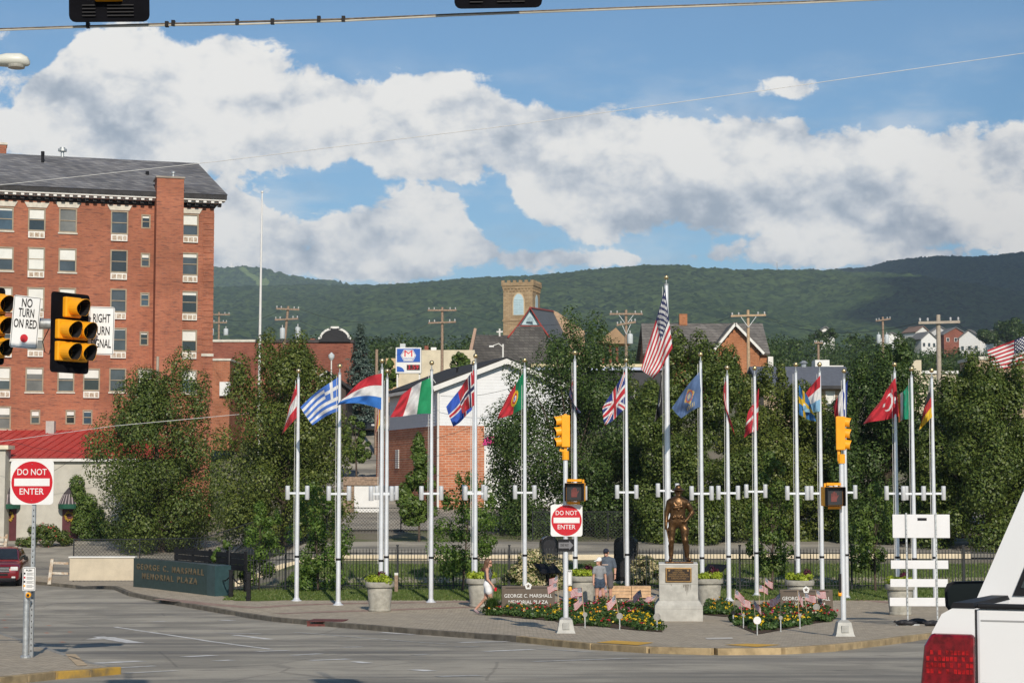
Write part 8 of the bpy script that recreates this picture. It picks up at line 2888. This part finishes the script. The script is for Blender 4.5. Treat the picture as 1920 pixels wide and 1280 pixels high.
# cross and mast on the skyline
b = at(434.5, 506, 5190)
cr = thing('hilltop_cross', 'tiny white cross standing on the skyline above the hotel shoulder', 'cross', b)
MB().box(-1.6, 1.6, -1.6, 1.6, -25, at(434, 494, 5190).z - b.z).box(-6.5, 6.5, -1.5, 1.5, 8, 11).build('cross_beams', WHITE, cr)
b = at(1457, 508, 3995)
tw_ = thing('radio_mast', 'thin lattice radio mast on the ridge skyline', 'mast', b)
hz = at(1457, 490, 3995).z - b.z
MB().tube([(0, 0, -12), (0, 0, hz)], [1.4, .7], 5).build('lattice', GALV, tw_)
MB().box(-2.5, 2.5, -1, 1, hz - 3, hz - 1.5).build('dish', GALV, tw_)

# ================================================================ VEHICLES
def ring(y, hw, z0, z1, e=4.0, n=28, top=1.0):
    o = []
    zc, hz_ = (z0 + z1) / 2, (z1 - z0) / 2
    for k in range(n):
        a = 2 * math.pi * k / n
        c_, s_ = math.cos(a), math.sin(a)
        x = abs(c_) ** (2 / e) * (1 if c_ > 0 else -1) * hw
        z = abs(s_) ** (2 / e) * (1 if s_ > 0 else -1) * hz_
        if z > 0:
            x *= 1 - (1 - top) * (z / hz_)
        o.append((x, y, zc + z))
    return o
TYRE = mat('tyre_rubber', (.015, .015, .016), .85)
RIM = mat('alloy_rim', (.45, .45, .46), .35, .7)
CGL = mat('car_glass', (.02, .025, .03), .06, var=.2, spec=.8)
def wheel(root, x, y, r_, w):
    t = MB().lathe([(r_ * .62, -w / 2), (r_ * .95, -w / 2), (r_, -w / 2 + .03), (r_, w / 2 - .03), (r_ * .95, w / 2), (r_ * .62, w / 2)], 24).build('wheel', TYRE, root, smooth=40)
    t.matrix_local = Matrix.Translation((x, y, r_)) @ Matrix.Rotation(R(90), 4, 'Y')
    MB().lathe([(r_ * .61, -w / 2 + .03), (r_ * .61, w / 2 - .03), (r_ * .3, w / 2 - .05), (.05, w / 2 - .02)], 18).build('rim', RIM, t)
# red crossover coming round the bend (front faces -y)
REDP2 = mat('red_car_paint', (.19, .008, .014), .3, .25, var=.05, coat=.8)
b = at(6, 1101, 84)
b.z = g(b.x, b.y)
suv = thing('red_car', 'dark red crossover car with chrome grille coming round the bend', 'car', b, R(9))
MB().loft([ring(-2.28, .80, .34, .78, 5), ring(-2.2, .92, .26, .92, 5), ring(-1.9, .96, .24, 1.02, 6), ring(-1.0, .965, .24, 1.12, 6), ring(0, .965, .24, 1.15, 6), ring(1.4, .965, .24, 1.17, 6), ring(2.2, .93, .26, 1.15, 6), ring(2.34, .86, .34, 1.0, 5)]).build('body', REDP2, suv, smooth=45)
MB().loft([ring(-1.02, .80, 1.05, 1.14, 4), ring(-.35, .79, 1.05, 1.58, 5, top=.84), ring(.2, .78, 1.05, 1.69, 5, top=.80), ring(1.5, .78, 1.05, 1.68, 5, top=.8), ring(2.25, .76, 1.05, 1.35, 5, top=.85)]).build('cabin', REDP2, suv, smooth=45)
MB().slab([(-.74, -.99, 1.16), (.74, -.99, 1.16), (.61, -.30, 1.60), (-.61, -.30, 1.60)], -.03).build('windscreen', CGL, suv)
for sx in (-1, 1):
    MB().slab([(sx * .80, -.6, 1.2), (sx * .80, 1.8, 1.2), (sx * .66, 1.5, 1.6), (sx * .66, -.05, 1.6)], .03 * sx).build('side_window', CGL, suv)
    MB().box(sx * .97 - .1 * (sx < 0) - (0 if sx < 0 else -.0), sx * .97 + .17 * sx if sx > 0 else sx * .97 + .02, -.72, -.58, 1.12, 1.3).build('mirror', BLACK, suv, bevel=.03) if sx > 0 else MB().box(-1.15, -.97, -.72, -.58, 1.12, 1.3).build('mirror', BLACK, suv, bevel=.03)
    hl_ = MB().box(sx * .72 - .17, sx * .72 + .17, -2.31, -2.1, .72, .9).build('headlight', mat('headlamp', (.6, .6, .58), .15, var=.1), suv, bevel=.04)
    MB().box(sx * .7 - .08, sx * .7 + .08, -2.33, -2.25, .40, .47).build('fog_light', MATS['headlamp'], suv)
    MB().tube([(sx * .62, -.1, 1.69), (sx * .64, .6, 1.75), (sx * .62, 1.6, 1.7)], .02, 6).build('roof_rail', BLACK, suv)
    for yy in (-1.42, 1.42):
        wheel(suv, sx * .84, yy, .36, .24)
CHR = mat('chrome', (.6, .6, .62), .18, .9, var=.05)
gr_ = MB().box(-.52, .52, -2.34, -2.2, .66, .9).build('grille', BLACK, suv, bevel=.02)
for k in range(3):
    MB().box(-.52, .52, -2.36, -2.341, .68 + k * .075, .72 + k * .075).build('grille_bar', CHR, gr_)
MB().lathe([(.09, -.01), (.09, .01)], 14).build('badge', BLS, gr_).matrix_local = Matrix.Translation((0, -2.37, .79)) @ Matrix.Rotation(R(90), 4, 'X') @ Matrix.Diagonal((1, .5, 1, 1))
MB().box(-.8, .8, -2.335, -2.2, .27, .4).build('lower_bumper', BLACK, suv, bevel=.03)
MB().box(-.45, .45, -2.3, -2.21, .5, .6).build('air_intake', BLACK, suv)
# dark car parked up the street
b = at(680, 792, 150)
b.z = g(b.x, b.y) + .03
dc = thing('parked_car', 'dark car parked up the side street beyond the wide striped flag', 'car', b, R(10))
DK = mat('dark_car_paint', (.02, .025, .032), .3, .2, coat=.5)
MB().loft([ring(-2.2, .75, .35, .7, 5), ring(-2.0, .87, .25, .85, 5), ring(0, .9, .24, .95, 6), ring(2.1, .88, .25, .92, 5), ring(2.25, .8, .35, .8, 5)]).build('body', DK, dc, smooth=45)
MB().loft([ring(-1.0, .74, .85, .95, 4), ring(-.3, .72, .85, 1.4, 5, top=.84), ring(1.0, .72, .85, 1.42, 5, top=.82), ring(1.8, .7, .85, 1.0, 4)]).build('cabin', DK, dc, smooth=45)
MB().slab([(-.68, -.96, .97), (.68, -.96, .97), (.58, -.28, 1.38), (-.58, -.28, 1.38)], -.03).build('windscreen', CGL, dc)
for sx in (-1, 1):
    MB().box(sx * .65 - .14, sx * .65 + .14, -2.22, -2.05, .58, .72).build('headlight', MATS['headlamp'], dc)
    for yy in (-1.35, 1.35):
        wheel(dc, sx * .8, yy, .32, .2)
# white pickup ahead on the right
YT = 7.4
cl0 = at(1723, 1190, YT)
gy = g(cl0.x + 1, YT)
TA = R(-19)
trk = thing('white_pickup', 'white pickup truck with red tail light and black mirror waiting ahead', 'pickup truck', (cl0.x + .98 * math.cos(TA), YT + .98 * math.sin(TA), gy), TA, rx=R(-2.7))
TW = mat('white_truck_paint', (.68, .68, .685), .25, var=.015, coat=.7)
ztop = at(1850, 1139, YT).z - gy
W2 = .97
def rr_box(x0, x1, z0, z1, r_, y0, y1):
    pts = []
    for (cx, cz, a0) in ((x1 - r_, z1 - r_, 0), (x0 + r_, z1 - r_, 90), (x0 + r_, z0 + r_, 180), (x1 - r_, z0 + r_, 270)):
        for k in range(5):
            a = R(a0 + 22.5 * k)
            pts.append((cx + r_ * math.cos(a), cz + r_ * math.sin(a)))
    return pts
LIT = .185
# bed sides with rounded shoulders
for sx in (-1, 1):
    prof = [(sx * (W2 - .205), .52), (sx * (W2 - .02), .52), (sx * W2, .75), (sx * (W2 - .005), 1.0), (sx * (W2 - .035), ztop - .1), (sx * (W2 - .075), ztop - .025), (sx * (W2 - .12), ztop), (sx * (W2 - .205), ztop)]
    MB().prism(prof, 'y', 0.0, 2.05).build('bed_side', TW, trk, smooth=35)
    MB().prism([(sx * (W2 - .21), ztop + .001), (sx * (W2 - .11), ztop + .001), (sx * (W2 - .12), ztop + .022), (sx * (W2 - .2), ztop + .022)], 'y', -.005, 2.05).build('bed_rail_cap', BLACK, trk)
    # tail light
    lz1 = at(1760, 1187, YT).z - gy
    lz0 = lz1 - .46
    pts = [(sx * (W2 - .205), lz0), (sx * (W2 + .004), lz0 + .03), (sx * (W2 + .012), (lz0 + lz1) / 2), (sx * (W2 - .006), lz1 - .05), (sx * (W2 - .035), lz1), (sx * (W2 - .205), lz1)]
    tl = MB().prism(pts, 'y', -.03, .17).build('tail_light', MATS.get('tail_red') or mat('tail_red', (.13, .002, .006), .12, var=.5, vs=30, coat=.6), trk, bevel=.012)
    RF = mat('reflector_red', (.30, .006, .008), .15, .1, var=.6, vs=40)
    for row in range(15):
        for c_ in range(12):
            x = sx * (W2 - .192 + c_ * .0155)
            z = lz1 - .075 - row * .025
            if row in (4, 5) or (row * 7 + c_ * 5) % 11 < 3:
                continue
            MB().box(x - .006, x + .006, -.0325, -.0305, z - .009, z + .009).build('reflector_cell', RF, tl)
MB().box(-W2 + .212, W2 - .212, -.005, .07, .56, ztop).build('tailgate', TW, trk, bevel=.012)
MB().box(-W2 + .215, W2 - .215, -.02, .09, ztop + .001, ztop + .02).build('tailgate_cap', BLACK, trk, bevel=.006)
MB().box(-.14, .14, -.03, -.006, ztop - .2, ztop - .1).build('tailgate_handle', BLACK, trk)
for z_ in (ztop - .05, ztop - .3):
    MB().box(-W2 + .23, W2 - .23, -.0075, -.0052, z_, z_ + .006).build('press_line', mat('seam_grey', (.3, .3, .3), .6), trk)
for sx in (-1, 1):
    MB().box(min(sx * (W2 - .213), sx * (W2 - .206)), max(sx * (W2 - .213), sx * (W2 - .206)), .004, .02, .56, ztop - .005).build('shut_gap', VISIN, trk)
MB().box(-.72, .72, .071, 2.0, .72, .76).build('bed_floor', BLACK, trk)
MB().box(-.95, .95, -.16, .1, .42, .555).build('rear_bumper', CHR, trk, bevel=.03)
MB().box(-.16, .16, -.165, -.161, .44, .54).build('number_plate', WHITE, trk)
# cab: pillars and roof lean in towards the top
yc = 2.12
zr = ztop + .62
def cabring(y, top_in, zt):
    return [(-W2 + .02, y, .5), (W2 - .02, y, .5), (W2 - .03, y, ztop - .02), (W2 - .03 - top_in, y, zt - .07), (W2 - .12 - top_in, y, zt), (-W2 + .12 + top_in, y, zt), (-W2 + .03 + top_in, y, zt - .07), (-W2 + .03, y, ztop - .02)]
MB().loft([cabring(yc, .25, zr), cabring(yc + .25, .24, zr + .03), cabring(yc + 1.3, .24, zr + .03), cabring(yc + 1.55, .26, zr - .02)]).build('cab', TW, trk, smooth=35)
MB().loft([[(-W2 + .02, yc + 1.6, .5), (W2 - .02, yc + 1.6, .5), (W2 - .03, yc + 1.6, ztop - .02), (-W2 + .03, yc + 1.6, ztop - .02)], [(-W2 + .04, yc + 2.9, .5), (W2 - .04, yc + 2.9, .5), (W2 - .06, yc + 2.9, ztop - .12), (-W2 + .06, yc + 2.9, ztop - .12)], [(-W2 + .12, yc + 3.15, .5), (W2 - .12, yc + 3.15, .5), (W2 - .16, yc + 3.15, ztop - .25), (-W2 + .16, yc + 3.15, ztop - .25)]]).build('bonnet', TW, trk, smooth=35)
MB().prism([(-W2 + .22, ztop + .02), (W2 - .22, ztop + .02), (W2 - .42, zr - .12), (-W2 + .42, zr - .12)], 'y', yc - .012, yc - .001).build('rear_window_frame', BLACK, trk)
MB().prism([(-W2 + .26, ztop + .06), (W2 - .26, ztop + .06), (W2 - .44, zr - .16), (-W2 + .44, zr - .16)], 'y', yc - .02, yc - .013).build('rear_window', CGL, trk)
for sx in (-1, 1):
    MB().slab([(sx * (W2 - .028), yc + .35, ztop + .03), (sx * (W2 - .028), yc + 1.4, ztop + .03), (sx * (W2 - .24), yc + 1.2, zr - .12), (sx * (W2 - .24), yc + .35, zr - .12)], .02 * sx).build('side_window', CGL, trk)
    # mirror
    mz = at(1800, 1122, YT + 3.3).z - gy
    mx = W2 + .16
    def lens_shape(k):
        return [(sx * (mx - .02) + c_ * k, z_ * k) for c_, z_ in ((.15, .06), (.135, .085), (.1, .098), (-.1, .09), (-.135, .075), (-.15, .04), (-.145, -.05), (-.12, -.085), (-.08, -.1), (.09, -.1), (.13, -.085), (.15, -.05))]
    shp = lens_shape(1.0)
    cxm = sx * (mx - .02)
    mb = MB()
    mb.loft([[(x, -.05, z) for x, z in shp], [(x, .0, z) for x, z in lens_shape(1.03)], [(cxm + (x - cxm) * .92, .06, z * .92) for x, z in shp], [(cxm + (x - cxm) * .6, .11, z * .6) for x, z in shp]])
    mb.bar((sx * (mx - .1), .03, -.05), (sx * (mx - .27), .05, -.09), .07, .06)
    mo = mb.build('mirror', BLACK, trk, smooth=40)
    mo.location = (-.05 * sx, yc + 1.22, mz + .17)
    MB().prism([(cxm + (x - cxm) * .88, z * .86) for x, z in shp], 'y', -.056, -.051).build('mirror_glass', mat('mirror_glass', (.012, .012, .013), .12, .0, spec=.4), mo)
    for yy in (.95, yc + 2.2):
        wheel(trk, sx * (W2 - .13), yy, .36, .25)

# ================================================================ AIR
cc = Vector((1930, 1350, 1950))
cld = thing('cloud', 'flat based white cumulus cloud overhead shading the right hand ridge', 'cloud', cc)
cm = MB()
rc = random.Random(9)
for k in range(240):
    yy = rc.uniform(-2150, 1350)
    x0_ = 1130 + .085 * (yy + 1350) - 1930
    xx = x0_ + 190 + (900 - x0_) * rc.random()
    r0_ = 170 + 120 * rc.random()
    cm.sphere((xx, yy, r0_ * .35 + 60 * rc.random()), r0_, 12, sz=.75)
cm.build('billows', mat('cloud_white', (.85, .85, .85), 1.0, var=.02, vs=.01, spec=0), cld, smooth=80)

hz_b = MB().box(-9000, 9000, -600, 9000, -2.5, 720).build('haze', None or WHITE)
hm = bpy.data.materials.new('thin_haze')
hm.use_nodes = True
hn = hm.node_tree
hn.nodes.clear()
pv = hn.nodes.new('ShaderNodeVolumePrincipled')
pv.inputs['Color'].default_value = (.66, .82, 1.0, 1)
pv.inputs['Density'].default_value = 0.000088
pv.inputs['Anisotropy'].default_value = 0.0
om = hn.nodes.new('ShaderNodeOutputMaterial')
hn.links.new(pv.outputs[0], om.inputs['Volume'])
hz_b.data.materials.clear()
hz_b.data.materials.append(hm)
tag(hz_b, 'thin blue summer haze over the valley and hills', 'haze', kind='stuff')
